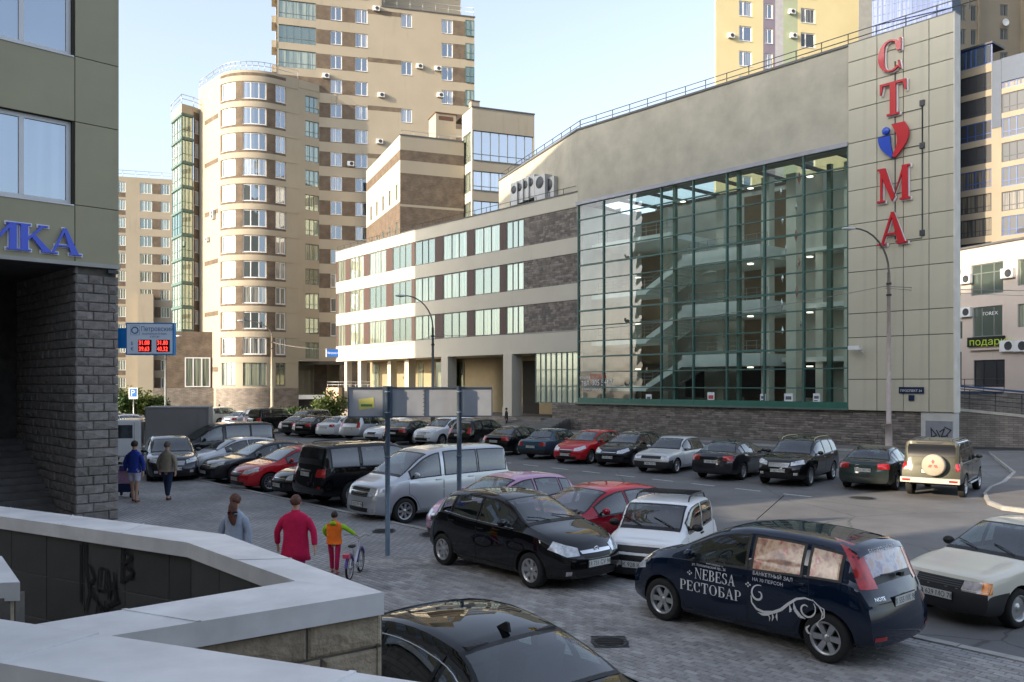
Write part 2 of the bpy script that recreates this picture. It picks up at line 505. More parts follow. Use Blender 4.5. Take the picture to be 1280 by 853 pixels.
# serif capitals drawn from strokes; unit height 1, returns (list of outlines, width)
def _ln(x0, y0, x1, y1, w):
    # horizontal thickness w stroke between two heights
    return [(x0-w/2, y0), (x0+w/2, y0), (x1+w/2, y1), (x1-w/2, y1)]
def _hb(x0, x1, y, t): return [(x0, y-t/2), (x1, y-t/2), (x1, y+t/2), (x0, y+t/2)]
def _arc(cx, cy, rx, ry, a0, a1, wmax, wmin=0.045, n=16):
    out = []; inn = []
    for i in range(n+1):
        a = R(a0+(a1-a0)*i/n); w = wmin+(wmax-wmin)*abs(math.cos(a))**1.3
        out.append((cx+rx*math.cos(a), cy+ry*math.sin(a)))
        inn.append((cx+(rx-w)*math.cos(a), cy+(ry-(wmin+ (w-wmin)*.15))*math.sin(a)))
    res = []
    for i in range(n): res.append([out[i], out[i+1], inn[i+1], inn[i]])
    return res
def glyph(ch):
    T = .19; t = .06; s = .035
    def sf(x, y, w=.19): return _hb(x-w, x+w, y, s*1.5)
    if ch in 'CС': return _arc(.45,.5,.43,.5,48,312,.21) + [[(.66,.62),(.80,.62),(.80,.98),(.74,.98)],[(.74,.86),(.66,.62),(.6,.9),(.66,.95)],_ln(.77,.05,.72,.3,.05)], .9
    if ch in 'OО': return _arc(.47,.5,.46,.5,0,360,.2,n=28), 1.0
    if ch in 'TТ': return [_ln(.42,0,.42,1,T), sf(.42,.02,.2), _hb(.0,.84,.965,.07), [(0,.68),(.04,.68),(.1,.95),(0,.95)], [(.84,.68),(.80,.68),(.74,.95),(.84,.95)]], .9
    if ch in 'MМ': return [_ln(.16,0,.16,1,.07), _ln(.96,0,.96,1,T), [(.06,1),(.3,1),(.62,.12),(.52,.0)], [(.52,0),(.58,.1),(.9,1),(.98,1)], sf(.14,.02,.14), sf(.96,.02,.17), sf(.14,.98,.12), sf(1.0,.98,.13)], 1.2
    if ch in 'AА': return [[(.08,0),(.15,0),(.46,.9),(.42,1)], [(.40,1),(.5,1),(.86,0),(.64,0)], _hb(.2,.66,.32,.06), sf(.12,.02,.14), sf(.76,.02,.17)], .95
    if ch == 'И': return [_ln(.17,0,.17,1,T), _ln(.83,0,.83,1,T), [(.2,.12),(.27,.05),(.8,.88),(.73,.95)]] + [sf(x,y,.17) for x in (.17,.83) for y in (.02,.98)], 1.0+.05
    if ch in 'KК': return [_ln(.17,0,.17,1,T), [(.2,.42),(.24,.36),(.7,.95),(.62,.98)], [(.33,.58),(.45,.64),(.92,0),(.68,0)], sf(.17,.02,.17), sf(.17,.98,.17), sf(.68,.98,.13), sf(.8,.02,.17)], 1.0
    if ch == 'N': return [_ln(.14,0,.14,1,.06), _ln(.84,0,.84,1,.06), [(.05,1),(.25,1),(.87,.0),(.8,0)], [(.1,1),(.14,.9),(.8,0),(.84,.1)], sf(.14,.02,.13), sf(.84,.98,.13), sf(.12,.98,.1)], 1.0
    if ch in 'EЕ': return [_ln(.19,0,.19,1,T), _hb(.05,.72,.965,.06), _hb(.05,.76,.035,.06), _hb(.2,.55,.52,.055), [(.7,.74),(.73,.74),(.73,.95),(.64,.95)], [(.74,.26),(.77,.26),(.76,.05),(.66,.05)], _ln(.56,.4,.56,.64,.04)], .82
    if ch == 'S': return _arc(.36,.75,.3,.25,30,270,.17) + _arc(.36,.26,.34,.26,-150,90,.19) + [_ln(.63,.72,.63,.98,.05), _ln(.05,.02,.05,.28,.05)], .76
    if ch == 'B': return [_ln(.19,0,.19,1,T), _hb(.05,.45,.97,.06), _hb(.05,.45,.03,.06), _hb(.2,.45,.52,.05)] + _arc(.42,.76,.28,.24,-90,90,.17) + _arc(.42,.26,.36,.26,-90,90,.19), .84
    if ch == 'Б': return [_ln(.19,0,.19,1,T), _hb(.05,.72,.965,.06), _hb(.05,.45,.03,.06), _hb(.2,.45,.56,.05), [(.7,.74),(.73,.74),(.73,.95),(.64,.95)]] + _arc(.42,.28,.36,.28,-90,90,.19), .84
    if ch in 'PР': return [_ln(.19,0,.19,1,T), _hb(.05,.45,.97,.06), _hb(.2,.45,.45,.05), sf(.19,.02,.17)] + _arc(.42,.71,.34,.28,-90,90,.19), .8
    return [], .4
def serif_mesh(s, h, depth, mats, sx=1.0, track=0.05, grow=0.0):
    """returns mesh builder of the word; x right, z up, facing -y"""
    mb = MB(); x = 0
    for ch in s:
        if ch == ' ': x += .4*h*sx; continue
        ol, w = glyph(ch)
        for i, o in enumerate(ol):
            if grow:
                cx = sum(p[0] for p in o)/len(o); cz = sum(p[1] for p in o)/len(o)
                o = [(px+math.copysign(grow, px-cx), pz+math.copysign(grow, pz-cz)) for px, pz in o]
            mb.prism([(x+px*h*sx, pz*h) for px, pz in o], -depth-0.0004*(i % 7), 0, 0)
        x += (w+track)*h*sx
    return mb, x
# ============================================================ SETTING: ground
def sheet(name, pts, z, m, label=None):
    mb = MB(); mb.poly([(p[0], p[1], z) for p in pts])
    o = mb.build(name, m); meta(o, label, None, None, 'structure'); return o

def asphalt_mat():
    m, t, p = newmat('asphalt'); N = t.nodes; L = t.links
    p.inputs['Roughness'].default_value = 0.72
    tc = N.new('ShaderNodeTexCoord')
    a = N.new('ShaderNodeTexNoise'); a.inputs['Scale'].default_value = .35; a.inputs['Detail'].default_value = 8; a.inputs['Roughness'].default_value = .65
    b = N.new('ShaderNodeTexNoise'); b.inputs['Scale'].default_value = 60; b.inputs['Detail'].default_value = 2
    L.new(tc.outputs['Object'], a.inputs['Vector']); L.new(tc.outputs['Object'], b.inputs['Vector'])
    r = N.new('ShaderNodeValToRGB')
    r.color_ramp.elements[0].position = .35; r.color_ramp.elements[0].color = (.115, .113, .112, 1)
    r.color_ramp.elements[1].position = .68; r.color_ramp.elements[1].color = (.19, .186, .18, 1)
    L.new(a.outputs['Fac'], r.inputs[0])
    mr = N.new('ShaderNodeMapRange'); mr.inputs['To Min'].default_value = .7; mr.inputs['To Max'].default_value = 1.3
    L.new(b.outputs['Fac'], mr.inputs['Value'])
    mu = N.new('ShaderNodeVectorMath'); mu.operation = 'MULTIPLY'; L.new(r.outputs[0], mu.inputs[0]); L.new(mr.outputs[0], mu.inputs[1])
    # cracks
    v = N.new('ShaderNodeTexVoronoi'); v.feature = 'DISTANCE_TO_EDGE'; v.inputs['Scale'].default_value = .22
    nw = N.new('ShaderNodeMixRGB'); nw.blend_type = 'ADD'; nw.inputs[0].default_value = .6
    L.new(tc.outputs['Object'], nw.inputs[1]); L.new(a.outputs['Color'], nw.inputs[2]); L.new(nw.outputs[0], v.inputs['Vector'])
    lt = N.new('ShaderNodeMapRange'); lt.inputs['From Max'].default_value = .006; lt.inputs['To Min'].default_value = .45
    L.new(v.outputs['Distance'], lt.inputs['Value'])
    m3 = N.new('ShaderNodeVectorMath'); m3.operation = 'MULTIPLY'; L.new(mu.outputs[0], m3.inputs[0]); L.new(lt.outputs[0], m3.inputs[1])
    L.new(m3.outputs[0], p.inputs['Base Color'])
    bp = N.new('ShaderNodeBump'); bp.inputs['Strength'].default_value = .25; bp.inputs['Distance'].default_value = .01
    L.new(b.outputs['Fac'], bp.inputs['Height']); L.new(bp.outputs[0], p.inputs['Normal'])
    return m
ASPH = asphalt_mat()
RZ = -0.12
ground = sheet('ground', [(-900, -300), (900, -300), (900, 1500), (-900, 1500)], RZ-0.006, mat('dusty ground', (.13, .12, .10), .95, var=.25, scale=.3))
road = sheet('road', [(-70, -40), (60, -40), (60, 100), (-70, 110)], RZ, ASPH)

UA = Vector((.656, -.754)).normalized()       # along the kerb, towards the right and the viewer
NA = Vector((UA.y, -UA.x))                    # towards the viewer's side of the kerb
K0 = G(773, 716); K0 = Vector((K0.x, K0.y))
def kp(u, d_):                                 # kerb coords: u along, d towards viewer side
    p = K0 + UA*u + NA*d_
    return (p.x, p.y)
PAVE = brickmat('paving bricks', (.27, .265, .26), (.34, .33, .325), (.14, .137, .13), .21, .105)
# ground version of the brick pattern works in x,y: rewire
_t = PAVE.node_tree; _c = [n for n in _t.nodes if n.type == 'COMBXYZ'][0]; _s = [n for n in _t.nodes if n.type == 'SEPXYZ'][0]
_t.links.new(_s.outputs[1], _c.inputs[1])
[n for n in _t.nodes if n.type == 'TEX_NOISE'][0].inputs['Scale'].default_value = .5
mbp = MB(); mbp.poly([(-62, 0, 0), (-62, -40, 0), (40, -40, 0), (40, 0, 0)])
kang = math.atan2(UA.y, UA.x)
pavement = mbp.build('pavement', PAVE, None, (K0.x, K0.y, -0.012), kang); meta(pavement, kind='structure')
PAVER = mat('grey paving brick', (.32, .31, .30), .85, var=.22, scale=1.3, bump=.35, bscale=60, obrand=.22)
# paver top surface mesh (bevelled), local origin at its centre, top at z = 0
def paver_into(mb, cx, cy, w, h, dz, t=0.012, g=0.0035, b=0.006):
    x0, x1, y0, y1 = cx-w/2+g, cx+w/2-g, cy-h/2+g, cy+h/2-g
    n = len(mb.v)
    mb.v += [(x0,y0,dz-t),(x1,y0,dz-t),(x1,y1,dz-t),(x0,y1,dz-t),(x0+b,y0+b,dz),(x1-b,y0+b,dz),(x1-b,y1-b,dz),(x0+b,y1-b,dz)]
    for q in ((0,1,5,4),(1,2,6,5),(2,3,7,6),(3,0,4,7),(4,5,6,7)):
        mb.f.append(tuple(n+i for i in q)); mb.m.append(0); mb.smooth.append(False)
one = MB(); paver_into(one, 0, 0, .21, .105, 0); pav_me = one.mesh('paving_brick', PAVER)
rest = MB(); near = []
rr = random.Random(3)
iu0, iu1 = -45, 75; jd0, jd1 = 1, 115
for j in range(jd0, jd1):
    for i in range(iu0, iu1):
        u = i*.21 + (.105 if j % 2 else 0); d_ = j*.105+.22
        x, y = kp(u, d_)
        if y < 6.4 or y > 17.5: continue
        px = 640 + x*F/y; py = HZ + EYE*F/y
        if px < 440 or px > 1300 or py > 870: continue
        near.append((y, u, d_, px, py))
vis = sorted([q for q in near if q[3] > 810 and q[3] < 1278 and q[4] < 851], key=lambda q: q[0])[:300]
vs = set((q[1], q[2]) for q in vis)
for y, u, d_, px, py in near:
    dz = rr.uniform(-.0025, .0015)
    if (u, d_) in vs:
        o = link('paving_brick', pav_me, pavement, (u, -d_, .012+dz)); o.rotation_euler = (rr.uniform(-.01, .01), rr.uniform(-.006, .006), 0)
    else:
        paver_into(rest, u, -d_, .21, .105, .012+dz)
def paver_stuff_mat():
    m = mat('grey paving brick field', (.32, .31, .30), .85, var=.28, scale=1.6, bump=.35, bscale=60)
    # pick a tone per brick with a white-noise lookup on the brick grid
    t = m.node_tree; N = t.nodes; L = t.links; p = N['Principled BSDF']
    src = p.inputs['Base Color'].links[0].from_socket
    g = N.new('ShaderNodeNewGeometry'); 
    mr = N.new('ShaderNodeMapRange'); mr.inputs['To Min'].default_value = .78; mr.inputs['To Max'].default_value = 1.22
    L.new(g.outputs['Random Per Island'], mr.inputs['Value'])
    mu = N.new('ShaderNodeVectorMath'); mu.operation = 'MULTIPLY'; L.new(src, mu.inputs[0]); L.new(mr.outputs[0], mu.inputs[1])
    L.new(mu.outputs[0], p.inputs['Base Color'])
    return m
ro = rest.build('paving_bricks', paver_stuff_mat(), pavement); meta(ro, kind='stuff')
# kerb stones
KERB = mat('pale kerb stone', (.34, .33, .31), .85, var=.15, scale=4, bump=.4, obrand=.12)
kb = MB(); kb.box(.008, .992, -.16, 0, -.14, 0.008); kme = kb.mesh('kerb_stone', KERB)
kerb = MB(); kerb.box(-62, 40, -.14, -.01, -.2, -.02); kerbo = kerb.build('kerb', MORTAR, None, (K0.x, K0.y, 0), kang); meta(kerbo, kind='structure')
for i in range(-46, 16):
    link('kerb_stone', kme, kerbo, (i, .16, rr.uniform(-.006, .004)))

# strip of pavement along the big building and the corner island at the right
def kerbed(name, pts, z=0.0):
    mb = MB(); n = len(pts); q = [Vector((p[0], p[1], z)) for p in pts]
    c = sum(q, Vector())/n
    inner = [p + (c-p).normalized()*.18 for p in q]
    mb.poly([tuple(p) for p in inner], 0)
    for i in range(n):
        j = (i+1) % n
        mb.quad(q[i], q[j], inner[j] + Vector((0,0,.0)), inner[i], 1)
        mb.quad((q[i].x, q[i].y, z-.2), (q[j].x, q[j].y, z-.2), q[j], q[i], 1)
    o = mb.build(name, [mat('far pavement', (.16, .15, .14), .9, var=.15, scale=1), KERB]); meta(o, kind='structure'); return o
def arcpts(cx, cy, r, a0, a1, n=10): return [(cx+r*math.cos(R(a0+(a1-a0)*i/n)), cy+r*math.sin(R(a0+(a1-a0)*i/n))) for i in range(n+1)]
g1 = G(1232, 652, RZ)
kerbed('pavement', [tuple(G(*q, RZ).xy) for q in ((1229, 621), (1236, 613), (1252, 606))] + [(20, 34.5), (24.6, 44.6), (34, 44.5), (40, 30)] + [tuple(G(*q, RZ).xy) for q in ((1330, 645), (1290, 643), (1252, 638), (1234, 631))])
SF = Frame((4.97, 65.5), (.656, -.754))
def sfp(U, D): p = SF.pt(U, D); return (p.x, p.y)
kerbed('pavement', [sfp(-30, .3), sfp(-30, -2.6), sfp(-2, -2.6), sfp(24.2, -2.6), sfp(27.3, -2.2), sfp(27.3, .3)])

# road markings
LINE = mat('worn white road paint', (.5, .5, .47), .8, var=.35, scale=9)
la = G(690, 585, RZ); lb = G(965, 616, RZ)
dv = (lb-la); nD = int(dv.length/1.9)
mk = thing('road_marking', 'broken white line marking off the row of cars parked by the stone wall', 'road marking', (la.x, la.y, RZ))
for i in range(-3, nD+2):
    m_ = MB(); m_.box(0, 1.0, -.06, .06, .003, .006)
    q = la + dv.normalized()*(i*1.9)
    m_.build('dash', LINE, mk, (q.x-la.x, q.y-la.y, 0), math.atan2(dv.y, dv.x))
# white bay strip near the right
def manhole(px, py, z, label, r=.33):
    p = G(px, py, z); t = thing('manhole_cover', label, 'manhole', (p.x, p.y, z))
    m_ = MB(); m_.lathe([(r+.06, .003), (r+.055, .012), (r+.01, .012), (r, .002)], 'z', 24); m_.build('rim', DARKST, t)
    m_ = MB(); m_.lathe([(0, .009), (r-.01, .009), (r-.01, 0)], 'z', 24)
    for k in range(-3, 4): m_.box(-.24, .24, k*.08-.012, k*.08+.012, .009, .014)
    m_.build('lid', mat('cast iron', (.035, .033, .032), .7, .4, var=.3, scale=12), t)
manhole(762, 803, 0, 'round iron manhole cover beside the black sedan, in the block paving', .2)
manhole(543, 668, 0, 'round iron manhole cover left of the black hatchback', .3)
manhole(266, 594, 0, 'round iron manhole cover by the white hatchback')
manhole(1078, 623, RZ, 'iron manhole cover in the road by the black crossover', .35)
manhole(880, 672, RZ, 'iron manhole cover in the road behind the small white car', .3)
manhole(480, 664, 0, 'small iron manhole cover on the pavement near the silver van', .22)

# ============================================================ A: near building at the left
FA = Frame((-10.2, 22.4), (.717, .697))
near_b = thing('office_building', 'olive panelled building with stone corner pier and blue lettering', 'building', (-10.2, 22.4, 0))
zs = dict(led=6.48)
def zA(px, py): return FA.z(px, py)
LEN = 19.5; HB = 36.8
# windows: storeys up the facade
cuts_z = []
win = []
w0z = zA(60, 252); w1z = zA(60, 146)
u_r = FA.U(90); 
for k in range(0, 12):
    for c_ in range(0, 5):
        ur = u_r - c_*3.3
        win.append((ur-2.35, ur, w0z+k*3.72, w1z+k*3.72))
seam_u = FA.U(93)
zb0 = 6.55
wl = wall_mesh(-LEN, 0, zb0, HB, [h for h in win], depth=.18)
FA.put(wl, 'wall', mat('seam backing', (.05, .048, .035), .9, var=0), near_b)
# cladding panels, each its own piece near the camera, joined further up
far_p = MB(); cnt = 0
def clad(U0, U1, z0, z1):
    global cnt
    if U1-U0 < .06 or z1-z0 < .06: return
    m_ = MB(); m_.cham(0, U1-U0-.016, -.035, 0, 0, z1-z0-.016, .006, 0, .001)
    if U1 > -4 and z0 < 14:
        FA.put(m_, 'panel', OLIVE, near_b, at=(U0+.008, -.003, z0+.008)); cnt += 1
    else:
        n = len(far_p.v); far_p.v += [(x+U0, y-.003, z+z0) for x, y, z in m_.v]
        far_p.f += [tuple(n+i for i in q) for q in m_.f]; far_p.m += m_.m; far_p.smooth += m_.smooth
zc = [zb0]
for k in range(12): zc += [w0z+k*3.72, w1z+k*3.72]
zc.append(HB)
for i in range(len(zc)-1):
    clad(seam_u, 0, zc[i], zc[i+1])
    iswin = any(abs(zc[i]-h[2]) < .01 for h in win)
    for c_ in range(5):
        ur = u_r - c_*3.3
        if iswin: clad(ur-3.3+.0, ur-2.35, zc[i], zc[i+1])
        else: clad(ur-3.3, seam_u if c_ == 0 else ur, zc[i], zc[i+1])
    if iswin: clad(u_r+.0, seam_u, zc[i], zc[i+1])
fo = FA.put(far_p, 'panels', OLIVE, near_b); meta(fo, kind='stuff')
for h in win:
    if h[0] > -8 and h[2] < 15:
        add_window(FA, near_b, *h, mull=((FA.U(28)-u_r+2.35)/2.35,), trans=(), fw=.11, pmat=panemat('office pane', .34, (.03, .05, .07), (.10, .14, .18), (.78, .88, 1.0), .8), key='A')
    else:
        add_window(FA, near_b, *h, mull=(.5,), fw=.09, pmat=PANE, key='A2') if h[2] < 30 else None
# the building's bulk: side and back walls, roof
bk = MB()
p0 = (0, .0); 
SL = 53.5
bk.quad((0, 0.002, zb0), (0, SL, zb0), (0, SL, HB), (0, .002, HB))
bk.quad((0, SL, 0), (-LEN, SL, 0), (-LEN, SL, HB), (0, SL, HB))
bk.quad((-LEN, SL, 0), (-LEN, 0.002, 0), (-LEN, .002, HB), (-LEN, SL, HB))
bk.quad((0, 0, HB), (0, SL, HB), (-LEN, SL, HB), (-LEN, 0, HB))
FA.put(bk, 'wall', OLIVE, near_b)
# soffit, recess back wall and lower storey beyond
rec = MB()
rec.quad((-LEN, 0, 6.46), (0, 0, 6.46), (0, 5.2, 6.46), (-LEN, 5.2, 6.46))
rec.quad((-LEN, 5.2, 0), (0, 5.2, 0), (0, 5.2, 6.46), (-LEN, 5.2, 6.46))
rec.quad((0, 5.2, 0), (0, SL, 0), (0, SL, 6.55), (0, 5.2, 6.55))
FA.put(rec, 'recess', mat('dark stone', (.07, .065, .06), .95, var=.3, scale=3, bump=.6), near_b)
lg = MB(); lg.box(-LEN, .02, -.09, .1, 6.46, 6.56); FA.put(lg, 'ledge', mat('pale ledge', (.4, .39, .36), .6), near_b)
# stone pier of split-face blocks
PW = 1.04
core = MB(); core.box(-PW+.05, -.05, .05, 5.2, 0, 6.46); FA.put(core, 'pier', MORTAR, near_b)
bh = .232; rb = random.Random(5)
cacheb = {}
def blk(L_):
    k = round(L_, 2)
    if k not in cacheb:
        out = []
        for q in range(3):
            m_ = MB(); m_.cham(.006, L_-.006, 0, .06, .006, bh-.006, .02, 0, .018, rb); out.append(m_.mesh('stone_block', STONE))
        cacheb[k] = out
    return rb.choice(cacheb[k])
FS = Frame(tuple(FA.pt(-PW, 5.2))[:2], (.697, -.717))      # inner side of the pier, faces the passage
for r_ in range(28):
    z = r_*bh
    if z+bh > 6.47: break
    x = -PW; first = (.18, .42, .3)[r_ % 3]
    segs = []
    while x < -.01:
        w = min(first if x == -PW else rb.choice((.36, .5, .62)), -x)
        if -x-w < .1: w = -x
        segs.append((x, w)); x += w
    for x, w in segs: FA.place('stone_block', blk(w), near_b, x, 0.0, z)
inn = MB()
for r_ in range(28):
    z = r_*bh; x = 0
    while x < 5.19:
        w = min(rb.choice((.4, .5, .62)), 5.2-x)
        if 5.2-x-w < .12: w = 5.2-x
        n = len(inn.v); t = MB(); t.cham(x+.006, x+w-.006, 0, .05, z+.006, z+bh-.006, .02, 0, .018, rb)
        inn.v += t.v; inn.f += [tuple(n+i for i in q) for q in t.f]; inn.m += t.m; inn.smooth += t.smooth
        x += w
FS.put(inn, 'stone_facing', STONE, near_b).__setitem__('kind', 'stuff')
# second pier and steps in the passage
m_ = MB()
for r_ in range(28):
    m_.cham(-3.25, -2.8, 2.4, 2.9, r_*bh+.006, r_*bh+bh-.006, .02, 0, .015, rb)
m_.box(-3.22, -2.83, 2.45, 3.2, 0, 6.46)
FA.put(m_, 'pier', STONE, near_b)
stp = MB()
for k in range(12):
    stp.box(-9, -PW, 1.2+k*.3, 5.2, .0 if k == 0 else k*.16, (k+1)*.16-.001)
FA.put(stp, 'steps', mat('dark granite', (.11, .105, .10), .8, var=.25, scale=3), near_b)
lamp_s = MB(); lamp_s.box(-.3, -.05, -.14, -.02, 6.33, 6.42); FA.put(lamp_s, 'lamp_housing', DARKST, near_b)
# blue lettering  "..ИКА"
BLUEL = mat('blue sign letter', (.035, .09, .68), .35, var=0, coat=.4); WHITEL = mat('white sign edge', (.8, .8, .8), .5, var=0)
lt_sign = thing('sign_lettering', 'blue serif letters with white edges mounted on the olive wall', 'sign', tuple(FA.pt(-5, -.05, 6.6)))
hL = .64; x = FA.U(50)-.99*hL*1.0
for ch, pxl in (('И', -26), ('К', 21), ('А', 59)):
    U_ = FA.U(pxl)
    zb = 6.71
    for nm, mt, dp, gr in (('letter', BLUEL, .07, 0),):
        mb, w = serif_mesh(ch, hL, dp, None, 1.28)
        o = FA.put(mb, nm, mt, None, at=(U_, -.05, zb)); o.parent = lt_sign; o.location = o.location - lt_sign.location
        b2, w = serif_mesh(ch, hL, .03, None, 1.28, grow=.045)
        o2 = b2.build('letter_edge', WHITEL, o, (0, .02, 0))
# LED currency board hung off the pier
YB = 22.6
def atY(px, py, Y): return Vector(((px-640)*Y/F, Y, EYE+(HZ-py)*Y/F))
bl = atY(157, 444, YB); br_ = atY(216, 445.5, YB)
W_ = (br_-bl).length; H_ = 40.5*YB/F
bd = thing('exchange_rate_board', 'light blue illuminated bank sign with red exchange rate digits beside the stone pier', 'sign', tuple(bl), 0.06)
m_ = MB(); m_.box(0, W_, 0, .18, 0, H_); m_.build('cabinet', mat('bank sign blue', (.03, .22, .5), .4), bd)
m_ = MB(); m_.box(.035, W_-.035, -.006, 0, .035, H_-.035); m_.build('face', mat('bank sign face', (.66, .74, .84), .4, var=.03), bd)
m_ = MB(); m_.box(-.28, 0, .04, .14, .18, H_-.14); m_.build('bracket', mat('bank bracket blue', (.01, .22, .62), .4), bd)
BT = mat('bank sign text', (.04, .13, .3), .5, var=0)
text_obj('lettering', 'Петровский', .17, BT, bd, (.39, -.010, H_-.22), sx=.85)
text_obj('lettering', 'акционерный банк', .07, BT, bd, (.42, -.010, H_-.31), sx=1.0)
text_obj('lettering', 'КУРСЫ', .07, BT, bd, (.62, -.010, H_-.39))
text_obj('lettering', '$', .12, BT, bd, (.13, -.010, .27)); text_obj('lettering', '€', .12, BT, bd, (.13, -.010, .12))
m_ = MB(); m_.lathe([(.065, -.010), (.095, -.010)], 'y', 20, (.24, 0, H_-.2)); m_.build('emblem', BT, bd)
m_ = MB()
for a, b, c_, e in ((.13, .36, H_-.085, H_-.079), (.13, .36, H_-.325, H_-.319), (.13, .136, H_-.325, H_-.08), (.354, .36, H_-.325, H_-.08)): m_.box(a, b, -.0095, -.006, c_, e)
m_.build('emblem_frame', BT, bd)
RED = emis('red led', (1.0, .03, .02), 2.2); LEDBK = mat('led panel black', (.02, .004, .004), .6, var=0)
for cx, tx1, tx2 in ((.33, '31.08', '39.63'), (.80, '31.80', '40.32')):
    m_ = MB(); m_.box(cx-.005, cx+.335, -.012, -.006, .085, .40); m_.build('digit_panel', LEDBK, bd)
    for tz, tx in ((.27, tx1), (.11, tx2)):
        text_obj('digits', tx, .155, RED, bd, (cx+.01, -.016, tz), sx=.80)

# ============================================================ foreground ramp walls
COPE = mat('galvanised coping', (.70, .70, .70), .5, .15, var=.16, scale=2.2, bump=.25, bscale=3.5, stain=.12)
def coping(parent, pts_out, pts_in, z, lip=.13, name='coping'):
    """folded sheet metal capping; outlines in world xy, closed ends"""
    o = parent.location; mb = MB(); n = len(pts_out)
    A = [Vector((p[0]-o.x, p[1]-o.y, z-o.z)) for p in pts_out]; B = [Vector((p[0]-o.x, p[1]-o.y, z+.012-o.z)) for p in pts_in]
    dn = Vector((0, 0, -lip))
    for i in range(n-1):
        # split long runs into sheets with small standing joints
        L_ = (A[i+1]-A[i]).length; k = max(1, int(L_/1.1))
        for s in range(k):
            a0 = A[i].lerp(A[i+1], s/k); a1 = A[i].lerp(A[i+1], (s+1)/k); b0 = B[i].lerp(B[i+1], s/k); b1 = B[i].lerp(B[i+1], (s+1)/k)
            mb.quad(a0, a1, b1, b0)
            mb.quad(a0+dn, a1+dn, a1, a0); mb.quad(b0, b1, b1+dn, b0+dn)
            e = (a1-a0).normalized()*.012
            if s > 0:
                u = Vector((0, 0, .006))
                mb.quad(a0-e+u, a0+e+u, b0+e+u, b0-e+u); mb.quad(a0-e, a0-e+u, b0-e+u, b0-e); mb.quad(a0+e+u, a0+e, b0+e, b0+e+u)
    mb.quad(A[0]+dn, A[0], B[0], B[0]+dn); mb.quad(A[-1], A[-1]+dn, B[-1]+dn, B[-1])
    # underside folds
    return mb.build(name, COPE, parent, (0, 0, 0))
def blockwall(parent, p0, p1, z0, z1, bh=.24, lens=(.5, .62, .74), stuff=None, m=None, seed=1, name='stone_block'):
    """course of separate blocks on the face from p0 to p1 (outward = right-hand -y of frame)"""
    fr = Frame(p0, (p1[0]-p0[0], p1[1]-p0[1])); L_ = math.dist(p0, p1); rn = random.Random(seed)
    r_ = 0; z = z1
    while z > z0+.02:
        zb_ = max(z-bh, z0); x = -.0; 
        while x < L_-.01:
            w = rn.choice(lens)*(1 if x > 0 else rn.uniform(.4, .9)); w = min(w, L_-x)
            if L_-x-w < .12: w = L_-x
            mb = MB(); mb.cham(.008, w-.008, 0, .10, .008, z-zb_-.008, .018, 0, .012, rn)
            fr.put(mb, name, m or STONEWARM, parent, at=(x, 0, zb_)); x += w
        z -= bh; r_ += 1
    bk = MB(); bk.box(0, L_, .022, .16, z0, z1); fr.put(bk, 'mortar_bed', MORTAR, parent)
ZC = 2.1
c_out = G(480, 741, ZC); f1 = G(281, 668, ZC); f0 = G(0, 633, ZC)
i_c = G(371, 729, ZC); i1 = G(234, 680, ZC); i0 = G(0, 647, ZC)
ex = lambda a, b, t: a + (b-a)*t
far_wall = thing('ramp_wall', 'stone ramp wall with angled pale metal coping, in front of the pedestrians', 'wall', (f1.x, f1.y, 0))
f00 = ex(f1, f0, 2.2); i00 = ex(i1, i0, 2.2)
coping(far_wall, [c_out, f1, f00], [i_c, i1, i00], ZC)
# wall body (inside face = dark slabs with graffiti)
def slabwall(parent, p0, p1, z0, z1, w, h, m, name='slab', seed=2):
    fr = Frame(p0, (p1[0]-p0[0], p1[1]-p0[1])); L_ = math.dist(p0, p1); rn = random.Random(seed); z = z1
    while z > z0+.02:
        zb_ = max(z-h, z0); x = 0
        while x < L_-.01:
            ww = min(w, L_-x); mb = MB(); mb.cham(.004, ww-.004, 0, .03, .004, z-zb_-.004, .003, 0, .0008, rn)
            fr.put(mb, name, m, parent, at=(x, 0, zb_)); x += ww
        z -= h
    bk = MB(); bk.box(0, L_, .006, .1, z0, z1); fr.put(bk, 'backing', mat('pale joint', (.12, .12, .115), .9, var=.2), parent)
    return fr
SLAB = mat('dark facing slab', (.055, .056, .056), .6, var=.25, scale=1.2, stain=.3, obrand=.10)
inset = Vector((0, 0, 0))
def sh(a, b, d_):                       # shift a point towards b by d_
    v = (b-a); return a + v.normalized()*d_
q0 = sh(i00, f00, .05); q1 = sh(i1, f1, .05); q2 = sh(i_c, c_out, .03)
slabwall(far_wall, (q0.x, q0.y), (q1.x, q1.y), -.2, ZC-.10, .62, .44, SLAB)
frI = slabwall(far_wall, (q1.x, q1.y), (q2.x, q2.y), -.2, ZC-.10, .62, .44, SLAB, seed=4)
# outer face blocks of the far leg (seen only from the side)
o0 = sh(f00, i00, .05); o1 = sh(f1, i1, .05); o2 = sh(c_out, i_c, .05)
bkm = MB()
for a, b in ((o1, o0), (o2, o1)):
    bkm.quad((a.x-f1.x, a.y-f1.y, 0), (b.x-f1.x, b.y-f1.y, 0), (b.x-f1.x, b.y-f1.y, ZC-.05), (a.x-f1.x, a.y-f1.y, ZC-.05))
bkm.build('wall', STONEBR, far_wall, (0, 0, 0))
